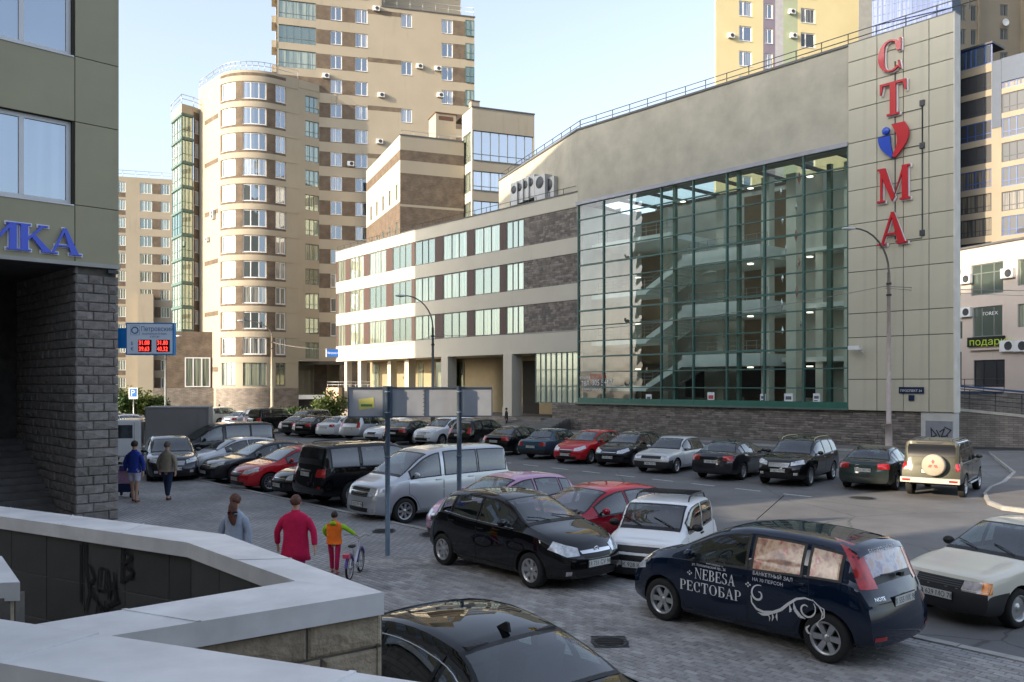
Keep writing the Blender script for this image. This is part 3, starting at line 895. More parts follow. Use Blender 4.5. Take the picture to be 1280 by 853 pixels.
# graffiti on the slabs
gr = Frame((q0.x, q0.y), (q1.x-q0.x, q1.y-q0.y))
gU = lambda px: gr.U(px)
gm = MB(); 
def stroke(mb, fr, pts, w=.05, d_=-.012):
    q = [(fr.U(px), fr.z(px, py)) for px, py in pts]
    for i in range(len(q)-1):
        a = Vector(q[i]); b = Vector(q[i+1]); t = (b-a).normalized(); n = Vector((-t.y, t.x))*w/2; a = a-t*w*.3; b = b+t*w*.3
        dd = d_-.0006*(len(mb.f) % 9)
        mb.quad((a.x-n.x, dd, a.y-n.y), (b.x-n.x, dd, b.y-n.y), (b.x+n.x, dd, b.y+n.y), (a.x+n.x, dd, a.y+n.y))
for s in ([(102, 682), (102, 752)], [(109, 682), (108, 706), (113, 742), (108, 762)], [(113, 706), (120, 724), (112, 730), (124, 755), (122, 768)],
          [(126, 712), (124, 738), (132, 740), (134, 712), (127, 710)], [(136, 714), (137, 748), (142, 728), (146, 750), (144, 716)],
          [(133, 752), (133, 768)], [(128, 762), (138, 758), (150, 752)], [(116, 745), (132, 762), (148, 748)],
          [(154, 686), (153, 728)], [(154, 688), (166, 696), (155, 706), (168, 716), (154, 728)], [(164, 700), (166, 724)]):
    stroke(gm, gr, s, .028)
gr.put(gm, 'graffiti', mat('black spray paint', (.004, .004, .005), .7, var=0), far_wall)
# near leg
n_o = G(156, 793, ZC); n_i = G(68, 780, ZC)
near_wall = thing('ramp_wall', 'short stone wall leg with pale metal coping running to the left, beside the black sedan', 'wall', (c_out.x, c_out.y, 0))
ext_o = ex(c_out, n_o, 1.5); ext_i = ex(i_c, n_i, 1.5)
coping(near_wall, [ext_o, c_out+Vector((.0, 0, 0))], [ext_i, i_c], ZC+.004, lip=.15)
w0 = sh(ext_o, ext_i, .05); w1 = sh(c_out, i_c, .05); w1 = ex(w0, w1, 1.0)
dw = (w1-w0).normalized()*.045; blockwall(near_wall, (w0.x, w0.y), ((w1+dw).x, (w1+dw).y), 0, ZC-.14, .235, (.48, .6, .72), seed=11)
w1b = ex(w1, Vector((f1.x, f1.y, 0)), .05); blockwall(near_wall, (w1b.x, w1b.y), (ex(w1, Vector((f1.x, f1.y, 0)), .12).x, ex(w1, Vector((f1.x, f1.y, 0)), .12).y), 0, ZC-.14, .235, (.35, .5), seed=12)
# terrace parapet right below the camera
ZP = 2.52
pa = G(0, 774, ZP); pb = G(332, 819, ZP); pc = G(500, 849, ZP)
par = thing('parapet', 'wide pale metal coping of the terrace parapet along the bottom edge', 'parapet', (pb.x, pb.y, 0))
dirp = (pc-pa).normalized(); nrm = Vector((-dirp.y, dirp.x, 0)); nrm = -nrm if nrm.y > 0 else nrm
pL = pa - dirp*3.0; pR = pc + dirp*1.0
coping(par, [pR, pL], [pR+nrm*.42, pL+nrm*.42], ZP, lip=.12)
m_ = MB(); a = pL+nrm*.36-pb; b = pR+nrm*.36-pb; a2 = pL+nrm*.05-pb; b2 = pR+nrm*.05-pb
m_.quad((a.x, a.y, 1.8), (b.x, b.y, 1.8), (b.x, b.y, ZP-.03), (a.x, a.y, ZP-.03)); m_.quad((a2.x, a2.y, 0), (b2.x, b2.y, 0), (b2.x, b2.y, ZP-.03), (a2.x, a2.y, ZP-.03))
m_.build('wall', STONEWARM, par, (0, 0, 0))
# lower inner ledge seen at the very bottom left
e0 = G(0, 836, ZP-.10); e1 = G(170, 853, ZP-.10)
m_ = MB(); a = e0-pb; b = e1-pb; dd = (b-a).normalized(); a = a-dd*2; b = b+dd*1.5; nn = Vector((-dd.y, dd.x, 0)); nn = -nn if nn.y > 0 else nn
zz = ZP-.10-0
# terrace deck
sheet('terrace', [(-9, -3), (3, -3), (pR.x, pR.y-.45), (pL.x, pL.y-.45)], 1.9, CONC)
# small pier at the far left
pw = thing('wall_pier', 'stone pier end with pale metal coping at the left edge', 'wall', tuple(G(0, 740, 2.1).xy)+(0,))
za = 2.22
c1 = G(25, 727, za); c0 = G(0, 697, za); cb = G(0, 757-8, za)
bx_ = c1 + Vector((-.02, 0, 0))
A_ = G(25, 728, za); B_ = A_ + Vector((-.62, .85, 0)); C_ = B_ + Vector((-1.5, -.2, 0)); D_ = A_ + Vector((-1.6, -.20, 0))
o_ = pw.location
m_ = MB(); q = [A_-Vector(o_), B_-Vector(o_), C_-Vector(o_), D_-Vector(o_)]
m_.poly([tuple(v) for v in q])
for i in range(4):
    a = q[i]; b = q[(i+1) % 4]; m_.quad((a.x, a.y, a.z-.12), (b.x, b.y, b.z-.12), tuple(b), tuple(a))
m_.build('coping', COPE, pw, (0, 0, 0))
s1 = A_ + Vector((-.05, .02, 0)); s0 = D_ + Vector((0, .02, 0)); s2 = A_ + Vector((-.05, .02, 0)) + (B_-A_)*.9
blockwall(pw, (s0.x, s0.y), (s1.x, s1.y), 0.8, za-.10, .235, (.4, .5), seed=21)
blockwall(pw, (s1.x, s1.y), (s2.x, s2.y), 0.8, za-.10, .235, (.3, .4), seed=22)
# ramp floor between the walls
m_ = MB(); m_.poly([tuple(v)[:2]+(0,) for v in (q0+(q1-q0)*0, q1, q2, w1, w0, Vector((-9, 1.5, 0)), Vector((-14, 6, 0)))])
o = m_.build('ramp_floor', mat('ramp floor', (.05, .05, .048), .9, var=.3)); o.location.z = .006; meta(o, kind='structure')
# ============================================================ G: clinic building with glass front
LW = math.dist((4.97, 65.5), (23.0, 44.9))
gb = thing('clinic_building', 'grey building with tall glass front, stairs inside and red letters on its pylon', 'building', (4.97, 65.5, 0))
UP = SF.U(1062)              # glass / pylon boundary
UE = SF.U(1194)
ZG0, ZG1, ZR = 2.0, 17.0, 22.7
# upper wall with its flashing
m_ = MB(); m_.box(0, UP-.02, 0, .4, ZG1+.25, ZR)
o = SF.put(m_, 'wall', GREYREND, gb)
m_ = MB(); m_.box(-.05, UP-.02, -.18, .35, ZG1, ZG1+.25); SF.put(m_, 'flashing', mat('zinc flashing', (.30, .30, .33), .45, .4, var=.1), gb)
m_ = MB(); m_.box(-.1, UE+.05, -.08, .5, ZR, ZR+.14); SF.put(m_, 'parapet_cap', mat('cap', (.12, .12, .12), .6), gb)
# side going back on the left (faces left)
LF = Frame(tuple(Vector((4.97, 65.5)) + Vector((-.355, .935))*17.5), (.355, -.935))
m_ = MB(); m_.box(0, 17.5, 0.01, .4, ZG1-1, ZR); LF.put(m_, 'wall', GREYREND, gb)
m_ = MB(); m_.box(0, 17.5, -.08, .4, ZR, ZR+.14); LF.put(m_, 'parapet_cap', MATS['cap'], gb)
BF = Frame(tuple(LF.P), (.98, .2))
bm_ = MB(); bm_.box(-.0, 8, 0, .3, 0, ZR)
# closing walls and roof
P0 = Vector((4.97, 65.5)); PE = SF.pt(UE, 0); 
foot = [LF.P, P0, PE.xy, PE.xy + Vector((2.6, 9.5)), Vector((14, 76)), Vector((3, 84))]
m_ = MB(); o_ = gb.location
for i in (2, 3, 4, 5):
    a = foot[i]; b = foot[(i+1) % 6]
    m_.quad((a.x-o_.x, a.y-o_.y, 0), (b.x-o_.x, b.y-o_.y, 0), (b.x-o_.x, b.y-o_.y, 18.2), (a.x-o_.x, a.y-o_.y, 18.2))
m_.build('wall', GREYREND, gb, (0, 0, 0))
m_ = MB()
m_.box(.3, UP, .4, 1.2, 17.9, 18.1); m_.box(.3, UP, 8.9, 12, 17.9, 18.1)
for k in range(8): m_.box(.3+k*(UP-.3)/7-.12, .3+k*(UP-.3)/7+.12, 1.2, 8.9, 17.9, 18.1)
SF.put(m_, 'roof', ROOFM, gb)
m_ = MB(); m_.box(UP, UE-.3, .5, 1.6, ZR-.5, ZR-.3); SF.put(m_, 'roof', ROOFM, gb)
m_ = MB(); m_.poly([(.3, 1.2, 18.11), (UP, 1.2, 18.11), (UP, 8.9, 18.11), (.3, 8.9, 18.11)]); SF.put(m_, 'added_skylight', CURTAINGL, gb)  # unseen roof glazing added to let daylight into the interior
def railing(fr, parent, U0, U1, z, h=.9, step=1.8, D=.2, m=None, r=.022, mid=1, name='railing'):
    mb = MB(); n = max(1, int((U1-U0)/step))
    for i in range(n+1):
        u = U0+(U1-U0)*i/n; mb.tube([(u, D, z), (u, D, z+h)], r, 5)
    for k in range(mid+1):
        zz = z+h*(1-k/(mid+1)); mb.tube([(U0, D, zz), (U1, D, zz)], r, 5)
    return fr.put(mb, name, m or DARKST, parent)
railing(SF, gb, 0, UP+8, ZR+.14, .7, 1.6, .3, r=.03)
railing(LF, gb, 0, 17.3, ZR+.14, .7, 1.6, .3, r=.03)
# pylon with panels
m_ = MB(); m_.box(UP+.02, UE-.02, -.12, .5, 2.0, ZR+.05); SF.put(m_, 'pylon', SEAM, gb)
cols = [SF.U(p) for p in (1062, 1098, 1131, 1163, 1194)]
rowsz = [SF.z(1062, y) for y in (513, 476, 428, 399, 349, 317, 289, 251, 225, 194, 163, 134, 100, 78)]
rowsz = []
zz = 2.0; k = 0
for h in (1.75, 2.35, 1.35, 2.35, 1.35, 1.35, 1.9, 1.35, 1.35, 1.9, 1.35, 1.35, 1.4):
    rowsz.append((zz, min(zz+h, ZR+.05))); zz += h
for i in range(4):
    for a, b in rowsz:
        if b-a < .2: continue
        m_ = MB(); m_.cham(.018, cols[i+1]-cols[i]-.018, -.06, 0, .018, b-a-.018, .01, 0, .004, rb)
        SF.put(m_, 'panel', PANELG, gb, at=(cols[i], -.12, a))
m_ = MB(); m_.box(UE-.015, UE+.05, -.2, .52, 2, ZR+.05); SF.put(m_, 'lit_edge', mat('lit edge tone', (.62, .58, .5), .6), gb)  # paler strip paints in the lit edge of the pylon
# conduit behind the letters
m_ = MB()
c1_ = SF.U(1121); c2_ = SF.U(1155)
m_.tube([(c1_, -.2, SF.z(1121, 78)), (c1_, -.2, SF.z(1121, 300))], .03, 5)
m_.tube([(c2_, -.2, SF.z(1155, 128)), (c2_, -.2, SF.z(1155, 295))], .035, 5)
for y in (140, 185, 240, 300): m_.tube([(c1_, -.2, SF.z(1140, y)), (c2_, -.2, SF.z(1140, y))], .02, 5)
for y in (130, 183, 292): m_.box(c2_-.12, c2_+.12, -.28, -.18, SF.z(1155, y)-.15, SF.z(1155, y)+.15)
SF.put(m_, 'conduit', DARKST, gb)
# small plates, camera, grey box with graffiti
m_ = MB(); a = SF.U(1126); b = SF.U(1157); m_.box(a, b, -.24, -.185, SF.z(1140, 492), SF.z(1140, 484)); m_.box(SF.U(1138), SF.U(1145), -.24, -.185, SF.z(1140, 501), SF.z(1140, 494))
sp_ = SF.put(m_, 'street_plate', mat('navy plate', (.01, .02, .06), .4), gb)
text_obj('lettering', 'ПРОСПЕКТ 34', .17, WHITEL, sp_, (a+.08, -.246, SF.z(1140, 490)))
m_ = MB(); a = SF.U(1066); m_.box(a+.1, a+.75, -.75, -.45, SF.z(1070, 438), SF.z(1070, 433)); m_.tube([(a+.6, -.5, SF.z(1070, 438)), (a+.7, -.2, SF.z(1070, 441))], .03, 6); SF.put(m_, 'security_camera', WHITEP, gb)
# stone base of rough courses: geometry
rs = random.Random(9)
st = MB(); z = RZ
hgt = 2.0-RZ; nr = 15; ch_ = hgt/nr
UB1 = SF.U(1152)
for r_ in range(nr):
    x = -0.0
    while x < UB1-.01:
        w = min(rs.choice((.35, .5, .62, .8)), UB1-x)
        if UB1-x-w < .12: w = UB1-x
        st.cham(x+.007, x+w-.007, 0, .05, z+.007, z+ch_-.007, .014, rs.randrange(3), .016, rs); x += w
    z += ch_
o = SF.put(st, 'stone_courses', [mat('base stone a', (.20, .175, .15), .95, var=.25, scale=3, bump=.7), mat('base stone b', (.25, .22, .19), .95, var=.25, scale=3, bump=.7), mat('base stone c', (.16, .14, .125), .95, var=.25, scale=3, bump=.7)], gb); meta(o, kind='stuff')
m_ = MB(); m_.box(0, UB1, .03, .5, RZ, 2.0-.01); SF.put(m_, 'base', MORTAR, gb)
m_ = MB(); m_.box(UB1+.01, UE, -.1, .5, RZ, 1.99); SF.put(m_, 'base', mat('painted concrete', (.5, .49, .45), .8, var=.1, stain=.15), gb)
m_ = MB(); m_.box(SF.U(1158), SF.U(1192), -.11, -.1, .55, 1.55); SF.put(m_, 'grey_patch', mat('grey patch', (.22, .23, .25), .8, var=.2), gb)
gm = MB()
for s in ([(1165, 535), (1166, 547), (1172, 544), (1165, 536)], [(1172, 538), (1176, 546)], [(1176, 540), (1182, 536), (1178, 546), (1186, 545)], [(1182, 534), (1190, 538), (1184, 545)]):
    stroke(gm, SF, s, .06, -.125)
SF.put(gm, 'graffiti', mat('dark spray', (.03, .03, .035), .8, var=0), gb)
m_ = MB(); m_.box(-.05, UP, -.22, .0, 1.99, 2.10); SF.put(m_, 'sill', mat('sill metal', (.12, .17, .15), .5, .3), gb)
# curtain wall: mullions, transoms, panes
vx = [0.12] + [SF.U(p) for p in (755, 789, 827, 867, 909, 956, 1005)] + [UP-.05]
NR = 13; hz = (ZG1-2.1)/NR
mu = MB(); tr_ = MB()
for x in vx:
    mm = MB(); mm.box(-.05, .05, -.10, .10, 2.1, ZG1); SF.put(mm, 'mullion', GREENF, gb, at=(x, 0, 0))
for px in (841, 921):
    mm = MB(); mm.box(-.10, .10, .12, .40, 2.1, ZG1); SF.put(mm, 'mullion', GREENF, gb, at=(SF.U(px), 0, 0))
for k in range(NR+1):
    z = 2.1+k*hz; w = .035 if k not in (3, 6, 9) else .06
    for i in range(8):
        tr_ = MB(); tr_.box(.05, vx[i+1]-vx[i]-.05, -.08, .08, -w if k else 0, w if k < NR else 0); SF.put(tr_, 'transom', GREENF, gb, at=(vx[i], 0, z))
m_ = MB(); m_.box(.07, UP-.1, -.085, .06, 2.1, 2.45); SF.put(m_, 'kick_panel', mat('green panel', (.04, .14, .10), .4), gb)
for i in range(8):
    w = vx[i+1]-vx[i]
    pm = MB(); pm.quad((.05, 0, .035), (w-.05, 0, .035), (w-.05, 0, hz-.035), (.05, 0, hz-.035)); pme = pm.mesh('pane', CURTAINGL)
    for k in range(NR):
        o = SF.place('pane', pme, gb, vx[i], 0.0, 2.1+k*hz); o.rotation_euler.z += rs.uniform(-.006, .006); o.rotation_euler.x = rs.uniform(-.006, .006)
# interior
INW = mat('interior wall', (.72, .70, .62), .9, var=.06); INR = mat('interior brown', (.30, .20, .13), .9, var=.1); INS = mat('stair white', (.84, .87, .84), .6, var=.05)
INF_ = mat('interior floor', (.25, .22, .18), .5, var=.1)
m_ = MB(); m_.box(.1, UP, 9.0, 9.2, 0, 17.9, 0)
m_.box(SF.U(945), SF.U(1015), 5.0, 5.2, 2.1, ZG1, 0)
m_.box(0.5, 4.6, 6.0, 6.2, 2.1, ZG1, 1); m_.box(10, 13.5, 7.0, 7.2, 2.1, ZG1, 1)
m_.box(.05, .25, .3, 9, 2.1, ZG1, 0); m_.box(UP-.2, UP, .3, 9, 2.1, ZG1, 0)
SF.put(m_, 'interior_wall', [INW, INR], gb)
m_ = MB(); m_.box(.1, UP, .41, 1.6, ZG1+.1, ZG1+.2, 0); m_.box(.1, UP, .15, 9, 1.9, 2.09, 1)
SF.put(m_, 'ceiling', [mat('ceiling dark', (.22, .21, .19), .9), INF_], gb)
levels = (5.1, 8.5, 12.0)
uL = SF.U(797); uR = SF.U(842)
for z in levels:
    m_ = MB(); m_.box(uR, SF.U(940), .9, 6.5, z-.45, z+.35, 0); m_.box(SF.U(940), UP-.2, 3.4, 5.0, z-.2, z+.1, 0)
    m_.box(.3, SF.U(940), 6.0, 7.6, z-.3, z, 0)
    SF.put(m_, 'gallery', INS, gb)
    r_ = MB()
    for k in range(9):
        u = uR + (SF.U(940)-uR)*k/8; r_.tube([(u, 1.7, z+.35), (u, 1.7, z+1.2)], .02, 5)
    for q in (.6, .9, 1.2): r_.tube([(uR, 1.7, z+q), (SF.U(940), 1.7, z+q)], .018, 5)
    SF.put(r_, 'railing', STEEL, gb)
    # flight from the half landing on the left
    zl = z-1.75
    m_ = MB(); m_.box(.6, uL, .9, 4.0, zl-.38, zl, 0)
    for dy in (.9, 3.8):
        m_.poly([(uL, dy, zl-.28), (uR, dy, z-.45), (uR, dy, z+.05), (uL, dy, zl+.1)], 0); m_.poly([(uL, dy+.15, zl-.28), (uR, dy+.15, z-.45), (uR, dy+.15, z+.05), (uL, dy+.15, zl+.1)], 0)
        m_.quad((uL, dy, zl-.28), (uL, dy+.15, zl-.28), (uR, dy+.15, z-.45), (uR, dy, z-.45), 0); m_.quad((uL, dy, zl+.1), (uR, dy, z+.05), (uR, dy+.15, z+.05), (uL, dy+.15, zl+.1), 0)
    for k in range(10):
        a = uL+(uR-uL)*k/10; b = uL+(uR-uL)*(k+1)/10; m_.box(a, b, 1.05, 3.8, zl+(z-zl)*k/10-.1, zl+(z-zl)*(k+1)/10, 0)
    SF.put(m_, 'staircase', INS, gb)
    r_ = MB()
    for q in (.45, .7, .95):
        r_.tube([(.6, 1.65, zl+q), (uL, 1.65, zl+q), (uR, 1.65, z+q)], .018, 5)
    for k in range(8):
        u = .6+(uL-.6)*k/7; r_.tube([(u, 1.65, zl), (u, 1.65, zl+.95)], .02, 5)
    SF.put(r_, 'railing', STEEL, gb)
m_ = MB(); m_.box(.6, SF.U(828), .9, 6, 13.65, 14.05, 0); SF.put(m_, 'gallery', INS, gb)
r_ = MB()
for q in (.5, .8, 1.1): r_.tube([(.6, 1.65, 14.05+q), (SF.U(828), 1.65, 14.05+q)], .018, 5)
for k in range(9): u = .6+(SF.U(828)-.6)*k/8; r_.tube([(u, 1.65, 14.05), (u, 1.65, 15.15)], .02, 5)
SF.put(r_, 'railing', STEEL, gb)
for px, dd, w in ((932, 2.2, .3), (960, 2.6, .35), (985, 3.6, .25), (1035, 2.4, .3), (850, 4.5, .3), (775, 5.0, .35), (745, 4.2, .3), (1012, 2.2, .14)):
    u = SF.U(px); m_ = MB(); m_.box(u-w, u+w, dd, dd+2*w, 2.1, ZG1-.15); SF.put(m_, 'column', INW if w > .2 else GREENF, gb)
# lit-looking windows in the far interior wall are daylight openings on the other side
m_ = MB()
for z in (5.4, 8.8, 12.3):
    for px in (1018, 1045): u = SF.U(px); m_.box(u, u+.9, 4.93, 4.99, z+.3, z+2.6)
SF.put(m_, 'inner_window', PANE, gb)
for k, (px, z0) in enumerate(((1018, 2.5), (960, 2.6), (880, 2.6), (812, 2.5))):
    u = SF.U(px); m_ = MB(); m_.box(u, u+1.6, 4.0, 4.1, z0, z0+2.2); SF.put(m_, 'inner_door', DARKIN, gb)
FILLG = emis('added interior lamp', (1.0, .92, .78), .7)  # lamps added in rows to brighten the interior
for z in (5.1-.46, 8.5-.46, 12.0-.46, 16.6):
    for px in (762, 818, 903, 978):
        u = SF.U(px); m_ = MB(); m_.box(u-.15, u+.15, 3.0, 3.3, z-.08, z); SF.put(m_, 'added_lamp', FILLG, gb)
# hanging glass diamonds
dm = MB(); dm.poly([(0, 0, .42), (.13, 0, 0), (0, .1, 0)]); dm.poly([(0, 0, .42), (0, .1, 0), (-.13, 0, 0)]); dm.poly([(0, 0, .42), (-.13, 0, 0), (0, -.1, 0)]); dm.poly([(0, 0, .42), (0, -.1, 0), (.13, 0, 0)])
dm.poly([(0, 0, -.42), (0, .1, 0), (.13, 0, 0)]); dm.poly([(0, 0, -.42), (-.13, 0, 0), (0, .1, 0)]); dm.poly([(0, 0, -.42), (0, -.1, 0), (-.13, 0, 0)]); dm.poly([(0, 0, -.42), (.13, 0, 0), (0, -.1, 0)])
dme = dm.mesh('hanging_diamond', mat('mirror diamond', (.8, .78, .75), .15, .6, var=.3, scale=8))
dme2 = dm.mesh('hanging_diamond', mat('red diamond', (.6, .25, .2), .2, .5, var=.2))
for i, (px, py) in enumerate(((999, 221), (976, 238), (995, 257), (978, 274), (995, 293), (982, 311), (997, 331), (978, 347), (996, 364), (977, 381), (1001, 404), (978, 413), (999, 327), (1003, 295))):
    dd = .9; U_ = SF.U(px, -dd); o = SF.place('hanging_diamond', dme if i % 4 else dme2, gb, U_, dd, EYE+(HZ-py)*(SF.Y(px)+dd*.66)/F)
    s = 1.0 if i in (0, 4, 8, 9) else .7; o.scale = (s, s, s)
# notices on the glass
for px, py, w, h, c in ((885, 498, 8, 15, 'r'), (808, 499, 7, 12, 'w'), (981, 499, 9, 14, 'w'), (1017, 498, 7, 12, 'w'), (951, 498, 6, 11, 'w')):
    u = SF.U(px); s = SF.Y(px)/F; m_ = MB(); m_.box(u, u+w*s*1.3, -.06, -.045, SF.z(px, py+h/2), SF.z(px, py-h/2))
    o = SF.put(m_, 'notice', mat('paper', (.7, .72, .74), .8, var=.03), gb)
    b = MB(); z0 = SF.z(px, py+h/2); 
    b.box(u+w*s*.2, u+w*s*1.1, -.065, -.061, z0+h*s*.45, z0+h*s*.75); b.box(u+w*s*.2, u+w*s*.9, -.065, -.061, z0+h*s*.2, z0+h*s*.3)
    b.build('notice_print', mat('print ' + c, (.5, .08, .07) if c == 'r' else (.12, .12, .13), .8, var=0), o, (0, 0, 0))
# window vinyl lettering at the lower left
VIN = mat('white vinyl', (.8, .8, .8), .6, var=0)
m_ = MB(); m_.box(SF.U(725), SF.U(757), .04, .05, SF.z(740, 490), SF.z(740, 466)); SF.put(m_, 'vinyl_board', mat('black vinyl', (.01, .01, .012), .5, var=0), gb)
for s_, px, py, sz, m__ in (('СТОМА', 738, 474, .5, mat('red vinyl', (.6, .02, .03), .5, var=0)), ('клиника', 725, 474, .33, VIN), ('тел. 305 5+07', 727, 482, .62, VIN), ('стоматология', 728, 488, .36, VIN)):
    me = text_mesh(s_, sz, 0, 'LEFT', .85); me.materials.clear(); me.materials.append(m__)
    SF.place('lettering', me, gb, SF.U(px), -.052 - .0, SF.z(px, py))
# red letters СТОМА
REDL = mat('red sign letter', (.50, .012, .022), .35, var=.03, coat=.3)
cl = thing('sign_lettering', 'tall red vertical clinic name letters mounted on the beige panelled pylon', 'sign', tuple(SF.pt(SF.U(1120), -.3, 8)))
def big_letter(ch, px0, px1, py0, py1):
    U0 = SF.U(px0); U1 = SF.U(px1); pc = (px0+px1)/2; z0 = SF.z(pc, py1); z1 = SF.z(pc, py0); h = z1-z0
    gw = glyph(ch)[1]; sx = (U1-U0)/(gw*h)
    mb, w = serif_mesh(ch, h, .12, None, sx)
    o = SF.put(mb, 'letter', REDL, None, at=(U0, -.30, z0)); o.parent = cl; o.location = o.location-cl.location
    b2, w = serif_mesh(ch, h, .05, None, sx, grow=.022); b2.build('letter_edge', WHITEL, o, (.04, .07, -.03))
big_letter('С', 1101, 1134, 52, 92); big_letter('Т', 1104, 1139, 104, 145); big_letter('М', 1100, 1144, 210, 252); big_letter('А', 1102, 1139, 266, 306)
# the stylised O: blue figure at the left, red swoosh at the right
oc = SF.U(1101); z0 = SF.z(1120, 199); hh = SF.z(1120, 157)-z0; ww = SF.U(1141)-oc
def curve_shape(o_pts, in_pts, m, name, dd):
    mb = MB(); n = len(o_pts)
    for i in range(n-1):
        mb.prism([(o_pts[i][0]*ww, o_pts[i][1]*hh), (o_pts[i+1][0]*ww, o_pts[i+1][1]*hh), (in_pts[i+1][0]*ww, in_pts[i+1][1]*hh), (in_pts[i][0]*ww, in_pts[i][1]*hh)], -.12, 0)
    o = SF.put(mb, name, m, None, at=(oc, -.30+dd, z0), fix=True); o.parent = cl; o.location = o.location-cl.location; return o
T_ = [i/14 for i in range(15)]
ro_ = [(.45+.53*math.sin(math.pi*(.05+.80*(1-t))), .03+.97*t) for t in T_]
ri_ = [(.42+.28*math.sin(math.pi*(.02+.78*(1-t)))+.0, .0+1.0*t) for t in T_]
curve_shape([(.40+.58*math.sin(math.pi*(.10+.62*t)), .02+.98*t) for t in T_], [(.44+.18*math.sin(math.pi*t)+.0*t, .02+.98*t) for t in T_], REDL, 'letter', 0)
curve_shape([(.02+.40*(1-math.cos(math.pi/2*(1-t)))**1.3, .02+.66*t) for t in T_], [(.50-.10*math.sin(math.pi/2*t), .02+.66*t) for t in T_], mat('blue sign figure', (.01, .06, .45), .35, var=0, coat=.3), 'letter', 0)
m_ = MB(); m_.lathe([(0, -.12), (.11*ww, -.12), (.12*ww, -.10), (.12*ww, 0)], 'y', 16, (.26*ww, 0, .84*hh)); o = SF.put(m_, 'letter', MATS['blue sign figure'], None, at=(oc, -.30, z0)); o.parent = cl; o.location = o.location-cl.location

# ============================================================ F: wing with ribbon windows
wf = thing('office_wing', 'long cream three storey wing with ribbon windows, brown piers and columns below', 'building', (4.97, 65.5, 0))
dirL = Vector((-.656, .754)); UB = 21.4            # straight part length
Pb = Vector((4.97, 65.5)) + dirL*UB
F1 = Frame(tuple(Pb), tuple(-dirL))                 # U 0..UB
def find_u0(px): return F1.U(px)
ub = F1.U(514)
Pb = F1.pt(ub).xy; F1 = Frame(tuple(Pb), tuple(-dirL)); UB = (Vector((4.97, 65.5))-Pb).length
dl2 = Vector((-170-640, F)).normalized()
k = (420-640)/F
L2 = (k*Pb.y - Pb.x)/(dl2.x - k*dl2.y)
F2 = Frame(tuple(Pb+dl2*L2), tuple(-dl2))
BR = mat('brown pier panel', (.075, .042, .035), .6, var=.05)
ZW = [(14.65, 16.95), (11.15, 13.45), (7.6, 9.9)]
ZT = 18.05; ZB0 = 5.95
for fr, L_, gl_cols in ((F2, L2, [(426-4, 433), (437, 453), (461, 485), (489, 512)]), (F1, UB, None)):
    bands = MB()
    zz = [ZB0] + [q for a, b in reversed(ZW) for q in (a, b)] + [ZT]
    for i in range(0, len(zz), 2): bands.box(0, L_, 0, .35, zz[i], zz[i+1])
    fr.put(bands, 'bands', CREAM, wf)
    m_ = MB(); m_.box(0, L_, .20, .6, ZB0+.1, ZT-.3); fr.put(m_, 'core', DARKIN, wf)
    m_ = MB(); m_.box(-.1 if fr is F2 else 0, L_, -.06, .5, ZT, ZT+.08); fr.put(m_, 'parapet_cap', mat('cap', (.1, .1, .1), .6), wf)
    railing(fr, wf, .1, L_-.1, ZT+.08, .45, 1.5, .15, r=.025, mid=0)
    ends = [0, L_]
    if fr is F1:
        groups = [(525-1, 543), (553, 583), (592, 624), (632, 654)]
        stoneU = fr.U(655)
    else:
        groups = [(424, 431), (437, 454), (461, 482), (490, 511)]; stoneU = L_
    gu = [(fr.U(a), fr.U(b)) for a, b in groups]
    if fr is F1: gu[0] = (.5, gu[0][1])
    if fr is F2: gu[0] = (.4, gu[0][1]); gu[-1] = (gu[-1][0], L_-.05)
    for (za, zb_) in ZW:
        last = .0
        for gi, (a, b) in enumerate(gu):
            if a-last > .05:
                m_ = MB(); m_.box(last, a, .06, .2, za, zb_); fr.put(m_, 'pier', BR, wf)
            add_window(fr, wf, a, b, za+.02, zb_-.02, mull=(.36, .66) if b-a > 1.6 else (.5,), fw=.07, fmat=GREYF, pmat=PANEG, sill=False, key='W')
            last = b
        if fr is F1:
            sm = MB(); z = za; ch2 = (zb_-za)/12
            for r_ in range(12):
                x = last+.05
                while x < L_-.01:
                    w = min(rs.choice((.3, .45, .6)), L_-x)
                    if L_-x-w < .1: w = L_-x
                    sm.cham(x+.006, x+w-.006, .06, .12, z+.005, z+ch2-.005, .012, rs.randrange(3), .014, rs); x += w
                z += ch2
            o = fr.put(sm, 'stone_courses', [MATS['base stone a'], MATS['base stone b'], MATS['base stone c']], wf); meta(o, kind='stuff')
        else:
            if L_-last > .05:
                m_ = MB(); m_.box(last, L_, .06, .2, za, zb_); fr.put(m_, 'pier', BR, wf)
# ends, roof, back
m_ = MB(); o_ = wf.location
E0 = F2.pt(0); bk0 = E0 + Vector((9, 5.5, 0)); bk1 = Vector((9.0, 71.5, 0)); P1_ = Vector((4.97, 65.5, 0))
pts = [E0, F1.pt(0), P1_, bk1, bk0]
m_.poly([(p.x-o_.x, p.y-o_.y, ZT-.3) for p in pts])
m_.build('roof', ROOFM, wf, (0, 0, 0))
m_ = MB()
for a, b in ((bk0, E0), (bk1, bk0)):
    m_.quad((a.x-o_.x, a.y-o_.y, ZB0), (b.x-o_.x, b.y-o_.y, ZB0), (b.x-o_.x, b.y-o_.y, ZT), (a.x-o_.x, a.y-o_.y, ZT))
m_.build('wall', CREAM, wf, (0, 0, 0))
m_ = MB(); m_.poly([(p.x-o_.x, p.y-o_.y, ZB0+.02) for p in reversed(pts)]); m_.build('soffit', CREAM, wf, (0, 0, 0))
